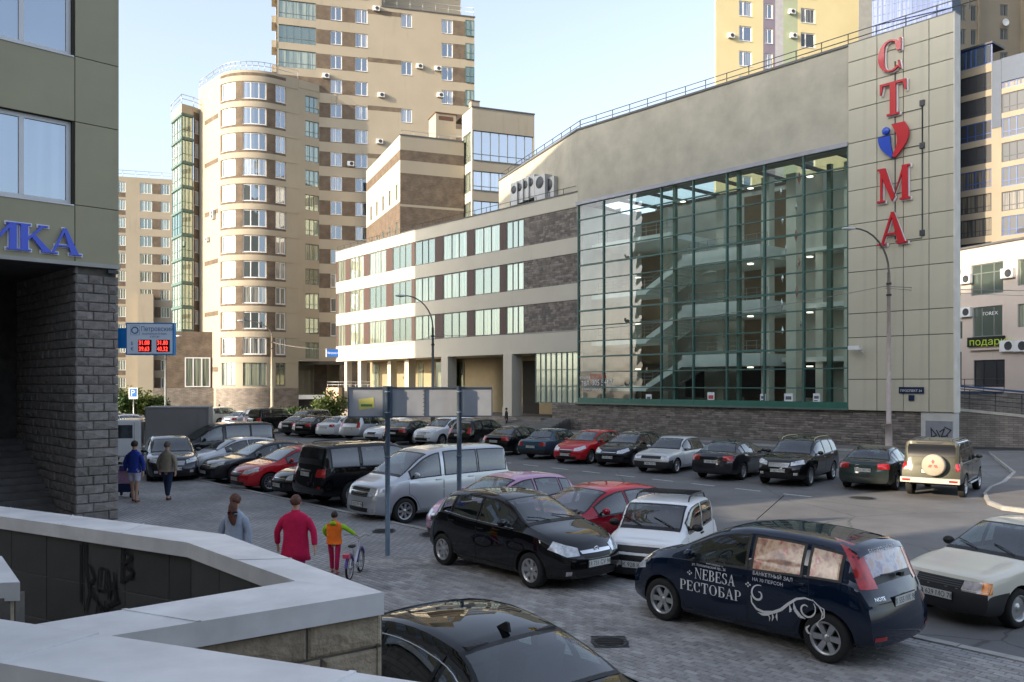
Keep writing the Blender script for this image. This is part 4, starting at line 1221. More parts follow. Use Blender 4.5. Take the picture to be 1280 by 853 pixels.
# ground floor under the wing: back wall, columns, terrace, steps, glazed corner
m_ = MB(); YEL = mat('yellow render', (.33, .27, .17), .9, var=.08)
m_.box(-1, UB, 5.0, 5.3, 0, ZB0)
F1.put(m_, 'back_wall', YEL, wf)
m_ = MB(); m_.box(0, L2+1, 4.2, 4.5, 0, ZB0); F2.put(m_, 'back_wall', YEL, wf)
TZ = .85
m_ = MB(); m_.box(-L2-0, F1.U(690), -1.2, 4.9, RZ, TZ); F1.put(m_, 'terrace', STONEBR, wf)
for px, w, d0, fr in ((636, .55, -.15, F1), (556, .5, -.05, F1), (497, .4, 1.0, F2), (447, .35, .2, F2), (430, .3, .2, F2), (470, .35, 1.5, F2)):
    u = fr.U(px); m_ = MB(); m_.box(u-w, u+w, d0, d0+2*w, TZ, ZB0); m_.box(u-w-.05, u+w+.05, d0-.05, d0+2*w+.05, TZ, TZ+.7); fr.put(m_, 'column', CREAM, wf)
m_ = MB(); DOORW = (603, 618)
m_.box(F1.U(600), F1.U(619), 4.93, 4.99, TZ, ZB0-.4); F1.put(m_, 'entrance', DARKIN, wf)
for a, b in ((425, 431), (464, 468), (478, 484), (500, 506), (520, 528)):
    fr = F2 if b < 514 else F1
    m_ = MB(); m_.box(fr.U(a), fr.U(b), 4.1 if fr is F2 else 4.9, 4.19 if fr is F2 else 4.99, TZ+.8, ZB0-.3); fr.put(m_, 'window', PANEG, wf)
# glazed corner next to the big glass front
ua, ub_ = F1.U(668), UB-.05
for i in range(4):
    a = ua+(ub_-ua)*i/4; b = ua+(ub_-ua)*(i+1)/4
    add_window(F1, wf, a, b, 2.0, ZB0, mull=(.5,), trans=(.33, .66), fw=.07, fmat=GREENF, pmat=PANEG, sill=False, key='GC')
m_ = MB(); m_.box(F1.U(690), UB, .02, .4, RZ, 2.0); F1.put(m_, 'base', MORTAR, wf)
sm = MB(); z = RZ
for r_ in range(15):
    x = F1.U(690)
    while x < UB-.01:
        w = min(rs.choice((.35, .5, .62)), UB-x)
        if UB-x-w < .12: w = UB-x
        sm.cham(x+.007, x+w-.007, 0, .04, z+.007, z+ch_-.007, .014, rs.randrange(3), .014, rs); x += w
    z += ch_
o = F1.put(sm, 'stone_courses', [MATS['base stone a'], MATS['base stone b'], MATS['base stone c']], wf); meta(o, kind='stuff')
for k in range(8):
    m_ = MB(); m_.box(F1.U(650), F1.U(716), -.3-2.9+k*.34, -.3+.02, RZ+.001, RZ+(k+1)*.12); F1.put(m_, 'step', mat('grey granite step', (.17, .165, .155), .8, var=.2, scale=2), wf)
railing(F1, wf, F1.U(570), F1.U(622), TZ+.0, 1.0, 1.4, -.9, m=STEEL)
m_ = MB(); m_.box(F2.U(421.5), F2.U(437), -1.3, -.9, RZ, 3.1); F2.put(m_, 'terrace_wall', mat('salmon render', (.50, .36, .25), .9, var=.06), wf)
railing(F2, wf, F2.U(421), F2.U(480), 3.1, .6, 1.2, -1.1, m=STEEL)
# blue sign at the wing's left end
bs = thing('wall_sign', 'small blue sign with white lettering at the far left corner of the cream wing', 'sign', tuple(F2.pt(0, -.4, 6)))
a = atY(407, 446, F2.P.y-.6); b = atY(427, 446, F2.P.y-.6)
m_ = MB(); m_.box(0, 1.75, 0, .2, 0, .85); m_.build('cabinet', mat('blue sign face', (.02, .12, .45), .4), bs, a-bs.location, .1)
m_ = MB(); m_.box(0, .12, -.01, .21, -.03, .88); m_.box(1.63, 1.76, -.01, .21, -.03, .88); m_.build('end_cap', WHITEP, bs, a-bs.location, .1)
text_obj('lettering', 'Петровский', .30, WHITEL, bs, a-bs.location+Vector((.16, -.02, .3)), .1, sx=.9)
# air conditioning condensers on the wing's roof
for i, (px, py, s) in enumerate(((638, 249, 1.0), (645, 246, 1.1), (652, 243, 1.2), (659, 240, 1.3), (668, 241, 1.9), (679, 244, 2.0))):
    q = atY(px, py, 73+(.0 if i < 4 else -1.5)-i*.35); q.z = ZT-.3 if False else q.z
    t = thing('condenser', ('tall' if s > 1.5 else 'slim') + ' grey air conditioning condenser on the wing roof, ' + ['leftmost', 'second from left', 'third from left', 'fourth from left', 'fifth from left, wide', 'rightmost, widest'][i], 'air conditioner', (q.x, q.y, ZT-.3), -.9, 'air conditioning condensers on the wing roof')
    m_ = MB(); h = 1.5 if s < 1.5 else 2.1; w = .9 if s < 1.5 else 1.3
    hz_ = q.z + .9 - (ZT-.3)
    m_.box(0, w, 0, .8, max(.2, hz_-h), hz_+.4); m_.build('cabinet', mat('condenser grey', (.45, .45, .44), .5, .2, var=.1), t)
    m_ = MB()
    for lx in (.05, w-.1): m_.box(lx, lx+.05, .1, .7, 0, max(.2, hz_-h))
    m_.build('frame', DARKST, t)
    m_ = MB(); m_.lathe([(0, -.02), (w*.36, -.02), (w*.38, 0)], 'y', 14, (w/2, 0, hz_-.2)); m_.build('fan_grille', DARKST, t)

# ============================================================ C + D: apartment towers
FH = 2.915
tb = thing('apartment_tower', 'beige rounded apartment tower with brown brick bands and a glazed balcony shaft', 'building', (-33.9, 100, 0))
rC = 4.8
t1 = Vector((.65, -.76)).normalized(); t2 = Vector((.754, .657)).normalized()
Cc = Vector((-33.9, 100)) + t2*rC          # arc centre: start + perpendicular towards inside
ARC = rC*math.pi/2
a0 = math.atan2(-t2.y, -t2.x)
flatL = 2.9
def cpath(s, D=0.0, Z=0.0):
    """s along: <0 left flat, 0..ARC curve, > right flat; D inwards; relative to tb"""
    if s < 0: p = Vector((-33.9, 100)) + t1*s + t2*D
    elif s <= ARC:
        a = a0 + s/rC; p = Cc + Vector((math.cos(a), math.sin(a)))*(rC-D)
    else: p = Cc + t1*rC + t2*(s-ARC) - t1*D
    return (p.x+33.9, p.y-100, Z)
# corner check: tangent at arc end equals t2
ZC0 = 6.85; NF = 11
def s_of(px):
    k = (px-640)/F; lo, hi = -8, ARC+8
    best = min((abs((cpath(s)[0]-33.9)/(cpath(s)[1]+100)-k), s) for s in [lo+(hi-lo)*i/1500 for i in range(1501)])
    return best[1]
sC = [(s_of(277), s_of(294)), (s_of(303.5), s_of(333)), (s_of(344.5), s_of(357))]
sEnd = s_of(373)
CROOF = ZC0 + 2.915*NF + .35
holes = []; zones = []
for k in range(NF):
    z = ZC0+k*FH
    for a, b in sC: holes.append((a, b, z, z+1.95))
    zones.append((sC[0][0]-.3, sC[2][1]+.05, z-.28, z+1.95, 1))
extra = [i*ARC/22 for i in range(23)]
# ground storey of taller glazing
g0 = (3.3, 6.0)
for a, b in sC: holes.append((a, b, *g0))
zones.append((sC[0][0]-.3, sC[2][1]+.05, CROOF-.75, CROOF-.28, 1))
wm = wall_mesh(-6.3, sEnd, 3.0, CROOF, holes, zones, .2, cpath, extra+[-6.3])
wm.build('wall', [BEIGE, BROWNBR], tb, (0, 0, 0))
m_ = MB()
for i in range(22): m_.quad(cpath(extra[i], -.06, RZ), cpath(extra[i+1], -.06, RZ), cpath(extra[i+1], -.06, 3.0), cpath(extra[i], -.06, 3.0))
m_.quad(cpath(-.9, -.06, RZ), cpath(0, -.06, RZ), cpath(0, -.06, 3), cpath(-.9, -.06, 3)); m_.quad(cpath(ARC, -.06, RZ), cpath(sEnd, -.06, RZ), cpath(sEnd, -.06, 3), cpath(ARC, -.06, 3))
m_.build('base', STONEBR, tb, (0, 0, 0))
m_ = MB(); m_.box(-6.3, -.9, 0, .2, RZ, 3.0)
m_ = MB(); m_.quad(cpath(-6.3, 0, RZ), cpath(-.9, 0, RZ), cpath(-.9, 0, 3), cpath(-6.3, 0, 3)); m_.build('wall', BEIGE, tb, (0, 0, 0))
for wi, (a, b) in enumerate(sC):
    # build one curved window, share it on every floor
    cf = (lambda a_: (lambda x, D, Z: cpath(a_+x, D, Z)))(a)
    mull = {0: (.36, .72), 1: (.33, .68), 2: (.5,)}[wi]
    fm, pm = window_meshes(b-a, 1.95, mull=mull, fw=.11, curve=cf, key='C%d' % wi)
    for k in range(NF):
        o = link('window', fm, tb, (0, 0, ZC0+k*FH)); link('pane', pm, o)
    fm, pm = window_meshes(b-a, 2.7, mull=mull, trans=(.75,), fw=.09, fmat=GREYF, pmat=PANEG, curve=cf, key='Cg%d' % wi)
    o = link('window', fm, tb, (0, 0, 3.3)); link('pane', pm, o)
# beige string courses proud of the wall
m_ = MB()
ss = [s for s in extra if s > sC[0][0]-.3] + [sEnd]; ss = [sC[0][0]-.3]+ss
for k in range(NF+1):
    z = ZC0+k*FH
    for i in range(len(ss)-1):
        for (D0, D1, za, zb_) in ((-.05, 0, z-.28-.66, z-.30),):
            A1, B1 = cpath(ss[i], D0, za), cpath(ss[i+1], D0, za); A2, B2 = cpath(ss[i], D0, zb_), cpath(ss[i+1], D0, zb_)
            m_.quad(A1, B1, B2, A2); m_.quad(cpath(ss[i], 0, zb_), A2, B2, cpath(ss[i+1], 0, zb_)); m_.quad(cpath(ss[i], 0, za), cpath(ss[i+1], 0, za), B1, A1)
m_.build('string_course', BEIGE, tb, (0, 0, 0))
# roof and rail
m_ = MB(); pr = [cpath(s, .05, CROOF-.1) for s in [-6.3]+extra+[sEnd]]; pr += [(pr[-1][0]-3, pr[-1][1]+8, CROOF-.1), (pr[0][0]+8, pr[0][1]+5, CROOF-.1)]
m_.poly(pr); m_.build('roof', ROOFM, tb, (0, 0, 0))
m_ = MB(); rp = [-6.2, -4, -2]+extra[::2]+[sEnd]
for q in (.55, 1.0): m_.tube([cpath(s, .1, CROOF+q) for s in rp], .035, 5)
for s in rp: m_.tube([cpath(s, .1, CROOF-.05), cpath(s, .1, CROOF+1.0)], .03, 5)
m_.build('railing', STEEL, tb, (0, 0, 0))
# brown slots on the left face and a few AC units
for py in (150, 205, 268, 330, 395, 465):
    m_ = MB(); z = EYE+(HZ-py)*101/F
    A1, B1 = cpath(-4.4, -.012, z), cpath(-.25, -.012, z); m_.quad(A1, B1, (B1[0], B1[1], z+.55), (A1[0], A1[1], z+.55)); m_.build('brick_strip', BROWNBR, tb, (0, 0, 0))
FL = Frame(tuple(Vector((-33.9, 100))-t1*6.3), tuple(t1))
for px, py in ((266, 275), (259, 303), (266, 270)): ac_unit(tb, FL, FL.U(px), FL.z(px, py))
# glazed balcony shaft at the left
GBW = Vector((-33.9, 100)) - t1*6.0
FG = Frame(tuple(GBW + Vector((-3.6, .9))), (.97, .24))
def shaft(fr, L_, z0, z1, nf, root, cols_, d_=0):
    fh = (z1-z0)/nf; 
    m_ = MB(); m_.box(.05, L_-.05, .15, 3, RZ, z1-.2); fr.put(m_, 'core', BROWNBR, root)
    for k in range(nf):
        z = z0+k*fh
        m_ = MB(); m_.box(0, L_, -.9, .15, z-.12, z+.12); fr.put(m_, 'balcony_slab', mat('green grey slab', (.12, .17, .15), .7, var=.1), root)
        add_window(fr, root, .03, L_-.03, z+.12, z+fh-.12, mull=[i/cols_ for i in range(1, cols_)], trans=(.34,), fw=.06, fmat=GREENF, pmat=PANEG, sill=False, key='sh%s' % round(L_, 1)).location += Vector((0, 0, 0))
GS0, GS1 = 9.8, 35.6; NG = 9
k212, k232, k250 = 213.5, 239, 249
YS = 103.5
pA = atY(214, 480, 106.2); pB = atY(227, 480, 102.6); pC = atY(242, 480, 103.8); pD = atY(250, 480, 104.8)
gsh = thing('balcony_shaft', 'green glazed stack of balconies on the left side of the rounded beige tower', 'building', (pB.x, pB.y, 0))
for (a, b, nc) in ((pA, pB, 4), (pB, pC, 3)):
    fr = Frame((a.x, a.y), (b.x-a.x, b.y-a.y)); L_ = (b.xy-a.xy).length
    fh = (GS1-GS0)/NG
    for k in range(NG):
        z = GS0+k*fh
        add_window(fr, gsh, .03, L_-.03, z+.15, z+fh-.15, mull=[i/nc for i in range(1, nc)], trans=(.36,), fw=.07, fmat=GREENF, pmat=panemat('shaft glass', .30, (.04, .06, .05), (.55, .50, .34), (.75, .95, .88), .75), sill=False, key='sh%d' % nc)
    for k in range(NG+1):
        m_ = MB(); m_.box(0, L_, -.03, .2, -.14, .14); fr.put(m_, 'balcony_edge', mat('green edge', (.10, .16, .14), .6), gsh, at=(0, 0, GS0+k*fh))
fr = Frame((pC.x, pC.y), (pD.x-pC.x, pD.y-pC.y)); L_ = (pD.xy-pC.xy).length+.3
holes = [(L_*.15, L_*.6, GS0+.9+k*(GS1-GS0)/NG, GS0+2.6+k*(GS1-GS0)/NG) for k in range(NG)]
zn = [(0, L_, h[2]-.1, h[3]+.1, 1) for h in holes]
fr.put(wall_mesh(0, L_, RZ, GS1+1.2, holes, [(0, L_, RZ, GS1+.6, 1)], .15), 'wall', [BEIGE, BROWNBR], gsh)
for h in holes: add_window(fr, gsh, *h, mull=(.5,), fw=.1, key='shb')
m_ = MB(); o_ = gsh.location
for a, b in ((pA, pB), (pB, pC)):
    m_.quad((a.x-o_.x, a.y-o_.y, GS1+.1), (b.x-o_.x, b.y-o_.y, GS1+.1), (b.x-o_.x, b.y-o_.y, GS1+1.2), (a.x-o_.x, a.y-o_.y, GS1+1.2))
m_.poly([(p.x-o_.x, p.y-o_.y, GS1+1.2) for p in (pA, pB, pC, pD)])
m_.poly([(p.x-o_.x, p.y-o_.y, GS0-.15) for p in (pD, pC, pB, pA)])
m_.build('roof', BEIGE, gsh, (0, 0, 0))
m_ = MB()
for a, b in ((pA, pB), (pB, pC), (pC, pD)):
    a = a-o_; b = b-o_; a.z = b.z = 0
    for q in (.6, 1.1): m_.tube([(a.x, a.y, GS1+1.2+q), (b.x, b.y, GS1+1.2+q)], .04, 5)
    m_.tube([(a.x, a.y, GS1+1.2), (a.x, a.y, GS1+2.3)], .04, 5)
m_.build('railing', STEEL, gsh, (0, 0, 0))
# lower shop front under the shaft
qa = atY(232, 480, 100.5); qb = atY(250, 480, 101.5); fr = Frame((qa.x, qa.y), (1, .3)); L_ = 3.4
m_ = MB(); m_.box(-2.2, L_+.4, .2, 3, RZ, GS0-.2); fr.put(m_, 'core', BROWNBR, gsh)
add_window(fr, gsh, -.1, L_*.8, 3.1, 6.6, mull=(.33, .66), fw=.14, pmat=PANEG, sill=False, key='shop')
m_ = MB(); m_.box(-3.5, L_+.6, -.2, .1, RZ, 3.0); fr.put(m_, 'base', STONEBR, gsh)

# ---- D: the tall tower
P_D = Vector(cpath(sEnd)[:2]) + Vector((-33.9, 100))
q = Vector((P_D.x, P_D.y))
# continue along t2 to px 399 then turn
k = (399-640)/F; w = (k*q.y-q.x)/(t2.x-k*t2.y); Pk = q+t2*w
FD0 = Frame(tuple(q), tuple(t2)); FD = Frame(tuple(Pk), (.96, .27))
td = thing('apartment_tower', 'tallest beige apartment tower with brown brick bands, behind the rounded tower', 'building', (Pk.x, Pk.y, 0))
ZD0 = ZC0
NFL = 17
def zD(k): return ZC0 + k*FH
uD = FD.U
DT_R = 49.4; DT_L = 62.0
uSplit = uD(475)
UR = uD(593)
holes = []; zones = []; wins = []
c1 = (uD(413.2), uD(427.5)); c2 = (uD(444), uD(459.5)); c3 = (uD(501.5), uD(515)); c4 = (uD(552), uD(566)); c5 = (uD(581.5), uD(592.6))
shift = -.85
for k in range(0, 19):
    z = zD(k)+shift*0-.55
    if k < 3: 
        continue
    if k*FH+ZC0 > DT_L-2: break
    for c_ in (c1, c2):
        if k < 2: continue
        h = (c_[0], c_[1], z, z+1.65); holes.append(h); wins.append((h, (.45,) if c_ is c1 else (.52,)))
    zones.append((0, c2[1], z-.1, z+1.65, 1))
    if z+2.2 < DT_R:
        if k % 2 == 0 and k > 3:
            h = (c3[0], c3[1], z+.1, z+1.75); holes.append(h); wins.append((h, (.5,)))
            zones.append((c2[1], c3[0], z+1.25, z+1.8, 1))
        h = (c4[0], c4[1], z-.1, z+1.6); holes.append(h); wins.append((h, (.55,)))
        zones.append((c4[1], UR, z-.2, z+1.65, 1))
for k in range(3):
    z = zD(k)-.55
    for c_ in (c1, c2):
        if k == 0: continue
        h = (c_[0], c_[1], z, z+1.65); holes.append(h); wins.append((h, (.5,)))
    zones.append((0, c2[1], z-.1, z+1.65, 1)) if k else None
wm = wall_mesh(0, UR, 9.3, DT_R, holes, zones, .2)
# holes above DT_R for the higher left part
top = [h for h in holes if h[3] > DT_R]
wm = wall_mesh(0, UR, 6.2, DT_R, [h for h in holes if h[3] <= DT_R], [zz for zz in zones if zz[3] <= DT_R], .2)
FD.put(wm, 'wall', [BEIGE, BROWNBR], td)
uL0 = FD.U(345)
FU = Frame(tuple(FD.pt(0, 0.0).xy), (.96, .27))
balh = []
up_h = [h for h in holes if h[3] > DT_R]
zones_u = [(uL0, c2[1], zz[2], zz[3], 1) for zz in zones if zz[1] <= c2[1]+.01 and zz[3] > CROOF]
for k in range(12, 19):
    z = zD(k)-.55
    if z+2 > DT_L: break
    balh.append((uL0+.15, uD(389+6), z-.35, z+1.75))
wu = wall_mesh(uL0, 0, CROOF-3.0, DT_L, [h for h in balh if h[1] <= 0.01] , [zz for zz in zones_u], .2, extra=())
# upper-left part is one storey-high strip per floor
uh = []
for h in balh: uh.append((h[0], min(h[1], -.02), h[2], h[3]))
wu = wall_mesh(uL0, 0, CROOF-3.0, DT_L, uh, [(uL0, 0, zz[2], zz[3], 1) for zz in zones_u], .2)
FD.put(wu, 'wall', [BEIGE, BROWNBR], td)
wv = wall_mesh(0, uSplit, DT_R, DT_L, [h for h in up_h if h[3] < DT_L], [(0, c2[1], zz[2], zz[3], 1) for zz in zones_u if zz[2] > DT_R], .2)
FD.put(wv, 'wall', [BEIGE, BROWNBR], td)
for h, mu_ in wins:
    add_window(FD, td, *h, mull=mu_, fw=.10, key='D')
for h in uh:
    add_window(FD, td, *h, mull=(.22, .4, .6, .8), trans=(.28,), fw=.07, fmat=GREYF, pmat=PANEG, sill=False, key='Db')
# lower balconies on the joining piece
L0 = (Pk-q).length
hh_ = []
for k in range(0, 11):
    z = zD(k)-.35
    hh_.append((.9+(.0), L0-.02, z, z+1.9)) if L0 > 1.2 else None
FD0.put(wall_mesh(0, L0, 6.2, CROOF-.9, hh_, [], .3), 'wall', [BEIGE, BROWNBR], td)
for h in hh_: add_window(FD0, td, *h, mull=(.33, .66), trans=(.32,), fw=.08, fmat=GREYF, pmat=PANEG, sill=False, key='Dc')
# stepped roof edge over the joining piece
m_ = MB(); z_a = CROOF-1.0; m_.box(0, L0, -.05, .5, z_a, z_a+.9); FD0.put(m_, 'parapet', BEIGE, td)
m_ = MB(); m_.box(0, uD(420), -.06, -.004, CROOF-2.2, CROOF-1.25); FD.put(m_, 'parapet', BEIGE, td)
# balcony bay on the right end, glazed green
for k in range(3, 16):
    z = zD(k)-.55
    if z+2.2 < DT_R and z > 26:
        o = FD.place('window', window_meshes(c5[1]-c5[0], 2.0, (.5,), (.4,), .07, GREENF, PANEG, False, None, 'De')[0], td, c5[0], -.2, z-.15); link('pane', window_meshes(c5[1]-c5[0], 2.0, (.5,), (.4,), .07, GREENF, PANEG, False, None, 'De')[1], o)
# sides/roofs
FDL = Frame(tuple(FD.pt(uL0, 6).xy), (.27, -.96)); m_ = MB(); m_.box(0, 6, .01, .3, 30, DT_L); FDL.put(m_, 'wall', BEIGE, td)
for k in range(12, 18):
    z = zD(k)-.55; m_ = MB(); m_.box(3.0, 5.6, -.5, 0, z-.9, z-.1); FDL.put(m_, 'balcony', BEIGE, td)
m_ = MB(); m_.box(uSplit-.0, uSplit+.2, .01, 8, DT_R, DT_L); m_.box(UR-.01, UR+.0, .01, 10, 6.2, DT_R)
m_.poly([(uL0, .1, DT_L), (uSplit, .1, DT_L), (uSplit, 8, DT_L), (uL0, 8, DT_L)]); m_.poly([(uSplit, .1, DT_R-.05), (UR, .1, DT_R-.05), (UR, 10, DT_R-.05), (uSplit, 10, DT_R-.05)])
m_.box(uSplit+.2, uD(581), 2.5, 8, DT_R, DT_L)
FD.put(m_, 'wall', BEIGE, td)
m_ = MB(); m_.box(uSplit+.1, UR+.1, -.1, .2, DT_R, DT_R+.12); FD.put(m_, 'parapet_cap', MATS['cap'], td)
railing(FD, td, uSplit+.5, UR-.1, DT_R+.12, 1.1, 1.5, .1, m=STEEL, r=.03)
for px, py in ((466, 14), (520, 86), (543, 89), (403, 98), (472, 122), (434, 208), (470, 180), (436, 330), (546, 122)): ac_unit(td, FD, FD.U(px), FD.z(px, py))
# passage under the tower (px 373..420)
m_ = MB(); m_.box(-L0-.5, UR, 8, 8.3, RZ, 6.4, 0); m_.box(-.5, 1.0, 2, 2.4, RZ, 6.2, 1)
for px in (376, 384, 392, 400, 408): u = uD(px); m_.box(u-.18, u+.18, 5.0, 5.5, RZ, 5.5, 0)
m_.box(uD(374), uD(412), 5.0, 5.5, 5.2, 6.0, 0)
FD.put(m_, 'passage_wall', [mat('pale passage', (.62, .55, .40), .9, var=.1), BROWNBR], td)
m_ = MB(); m_.poly([(-L0-.4, 0, 6.2), (UR, 0, 6.2), (UR, 9, 6.2), (-L0-.4, 9, 6.2)]); m_.box(-1.5, UR, -.02, .3, 5.8, 6.2); FD.put(m_, 'soffit', mat('dark soffit', (.08, .07, .06), .9), td)
m_ = MB(); m_.box(uD(425), UR, .02, 2, RZ, 5.8); FD.put(m_, 'wall', BROWNBR, td)
m_ = MB(); m_.box(uD(368), uD(405), -1.2, -.8, 1.7, 2.2, 0); m_.box(uD(368), uD(420), -.8, 1.0, RZ, 1.7, 1); FD.put(m_, 'ramp', [WHITEP, DARKIN], td)

# ============================================================ E: stepped brick block
PE_ = Vector((-11.4, 88.0))
eb = thing('apartment_block', 'cream and brown brick block with sunlit left face and glazed corner bay, above the wing', 'building', (PE_.x, PE_.y, 0))
FE = Frame(tuple(PE_), (.93, .37)); dE = Vector((-.4, 1)).normalized()
LE = 16.0; FEL = Frame(tuple(PE_+dE*LE), tuple(-dE))
ze = lambda y: EYE+(HZ-y)*88/F
ET = ze(169)
wE = FE.U(580)
zones = [(0, wE, ze(200), ze(187), 1), (0, wE, ze(255), ze(216), 1), (0, wE, ze(320), ze(258), 1)]
FE.put(wall_mesh(0, wE, 10, ET, [], zones), 'wall', [BEIGE, BROWNBR], eb)
m_ = MB(); m_.box(-.05, wE, -.06, .2, ET, ET+.12); FE.put(m_, 'parapet_cap', mat('cap', (.1,.1,.1), .6), eb)
railing(FE, eb, .2, wE, ET+.1, .5, 1.3, .3, m=STEEL, mid=0)
holes = []; zones = [(0, LE, ze(200), ze(187), 1)]
for r_, (ya, yb) in enumerate(((252, 222), (300, 268), (345, 315))):
    for c_ in range(5):
        u = LE-1.0-c_*3.0-.9
        if u > .3: holes.append((u, u+.9, ze(yb+30-5), ze(ya-25)))
holes = [(h[0], h[1], min(h[2], h[3]), max(h[2], h[3])) for h in holes]
zones += [(0, LE, ze(340), ze(252), 1)]
FEL.put(wall_mesh(0, LE, 10, ET, holes, zones), 'wall', [CREAM, BROWNBR], eb)
for h in holes: add_window(FEL, eb, *h, mull=(.5,), fw=.08, fmat=GREYF, pmat=PANEG, sill=False, key='E')
m_ = MB(); m_.poly([(0, 0, ET-.05), (wE+7, 0, ET-.05), (wE+7, 12, ET-.05), (0, 14, ET-.05)]); FE.put(m_, 'roof', ROOFM, eb)
# bay block
PB_ = Vector((-4.1, 88.5)); FBy = Frame(tuple(PB_), (.93, .37)); wB = FBy.U(668)
zb2 = lambda y: EYE+(HZ-y)*89.5/F
BT_ = EYE+(HZ-134)*88.5/F
rows = [(203, 166), (240, 216), (275, 253), (312, 289)]
holes = [(.12, wB-.12, zb2(a), zb2(b)) for a, b in rows]
FBy.put(wall_mesh(0, wB, 10, BT_, holes, [], .15), 'wall', [BEIGE, BROWNBR], eb)
for h in holes: add_window(FBy, eb, *h, mull=[i/7 for i in range(1, 7)], trans=(.22,), fw=.08, fmat=GREYF, pmat=PANESKY, sill=True, key='By')
FBl = Frame(tuple(PB_+dE*3.2), tuple(-dE))
FBl.put(wall_mesh(0, 3.2, 10, BT_, [(.3, 2.9, h[2], h[3]) for h in holes], [], .15), 'wall', [CREAM, BROWNBR], eb)
for h in holes: add_window(FBl, eb, .3, 2.9, h[2], h[3], mull=(.33, .66), trans=(.22,), fw=.08, fmat=GREYF, pmat=PANEG, sill=True, key='Bl')
m_ = MB(); m_.box(-.05, wB+.05, -.08, .1, BT_, BT_+.12); FBy.put(m_, 'parapet_cap', MATS['cap'], eb)
m_ = MB(); m_.box(wB-.02, wB, .02, 6, 10, BT_); m_.poly([(0, .05, BT_-.02), (wB, .05, BT_-.02), (wB, 6, BT_-.02), (0, 6, BT_-.02)]); FBy.put(m_, 'wall', BEIGE, eb)
# stair head / chimney block on the roof
FCh = Frame(tuple(FE.pt(FE.U(549), 1.2).xy), (.93, .37)); wc = 2.2
m_ = MB(); m_.box(0, wc, 0, 2.6, ET-.1, EYE+(HZ-139)*90/F, 0); m_.box(.3, wc-.3, -.02, 0, EYE+(HZ-147)*90/F, EYE+(HZ-142)*90/F, 1); m_.box(-.08, wc+.1, -.08, 2.7, EYE+(HZ-139)*90/F, EYE+(HZ-138)*90/F+.04, 1)
FCh.put(m_, 'stair_head', [BEIGE, mat('roof brown', (.12, .06, .04), .8)], eb)
m_ = MB(); m_.box(.0, .9, .2, 1.0, BT_+.1, BT_+.7, 0); m_.box(-.05, .95, .15, 1.05, BT_+.7, BT_+.78, 1); FBy.put(m_, 'chimney', [BEIGE, MATS['roof brown']], eb)

# ============================================================ B: far block at the left
PBb = atY(120, 480, 142)
FB = Frame((PBb.x, PBb.y), (.96, .28))
fbk = thing('apartment_block', 'distant beige apartment block seen between the stone pier and the balcony shaft', 'building', (PBb.x, PBb.y, 0))
zt = EYE+(HZ-226)*146/F
cols_ = [(FB.U(147), FB.U(157)), (FB.U(175), FB.U(190)), (FB.U(201), FB.U(212)), (FB.U(222), FB.U(236))]
holes = []; zones = []
for k in range(12):
    z = zt-2.6-k*2.95
    if z < 2: break
    for i, (a, b) in enumerate(cols_):
        holes.append((a, b, z, z+1.75))
    zones.append((cols_[1][0], cols_[2][1], z, z+1.75, 1)); zones.append((cols_[0][0], cols_[0][1], z-.8, z, 1))
FB.put(wall_mesh(0, FB.U(250), 0, zt, holes, zones, .2), 'wall', [BEIGE, BROWNBR], fbk)
for h in holes: add_window(FB, fbk, *h, mull=(.33, .66) if h[0] < cols_[1][0] else (.35, .62), fw=.1, pmat=PANEG, sill=False, key='B')
railing(FB, fbk, 0, FB.U(250), zt, 1.1, 2.0, .2, m=STEEL, r=.035)
m_ = MB(); m_.box(FB.U(174), FB.U(193), -1.6, -.3, 0, zt-2.95*6.6, 0); FB.put(m_, 'bay', BEIGE, fbk)
m_ = MB(); m_.box(0, FB.U(250), .25, .4, 0, zt, 0); m_.poly([(0, .1, zt-.1), (FB.U(250), .1, zt-.1), (FB.U(250), 14, zt-.1), (0, 14, zt-.1)]); FB.put(m_, 'core', DARKIN, fbk)

# ============================================================ H: tower behind the clinic
PH = atY(895, 480, 100); FHt = Frame((PH.x, PH.y), (.97, .24))
YELL = mat('yellow render tower', (.62, .53, .30), .9, var=.05, scale=.3); GRNS = mat('pale green strip', (.36, .40, .27), .9, var=.05); PURP = mat('dusty mauve strip', (.22, .19, .24), .9, var=.05)
th = thing('apartment_tower', 'yellow apartment tower with mauve and green strips rising behind the clinic', 'building', (PH.x, PH.y, 0))
uH = FHt.U; HT = 66
z_w = EYE+(HZ-52)*FHt.Y(935)/F
holes = []; zones = [(uH(954), uH(969), 18, HT, 2), (uH(979), uH(997), 18, HT, 1), (uH(969), uH(979), 18, HT, 3)]
for k in range(-6, 8):
    z = z_w+k*2.92
    for a, b in ((924, 940), (956.5, 966), (1001, 1019)):
        holes.append((uH(a), uH(b), z, z+1.75))
w_ = wall_mesh(0, uH(1073), 18, HT, holes, zones, .2); FHt.put(w_, 'wall', [YELL, GRNS, PURP, mat('pale grey strip', (.42, .41, .42), .8)], th)
for h in holes: add_window(FHt, th, *h, mull=(.35,), fw=.12, key='H')
m_ = MB(); m_.box(uH(1073), uH(1090), -.02, .4, 18, HT); FHt.put(m_, 'wall', mat('grey panel strip', (.36, .36, .34), .8, var=.1), th)
for px, py in ((909, 48), (985, 18), (987, 48)): ac_unit(th, FHt, uH(px), FHt.z(px, py))
m_ = MB(); m_.poly([(0, .1, HT), (uH(1090), .1, HT), (uH(1090), 10, HT), (0, 10, HT)]); m_.quad((0, .02, 18), (4.9, 10, 18), (4.9, 10, HT), (0, .02, HT)); FHt.put(m_, 'wall', YELL, th)
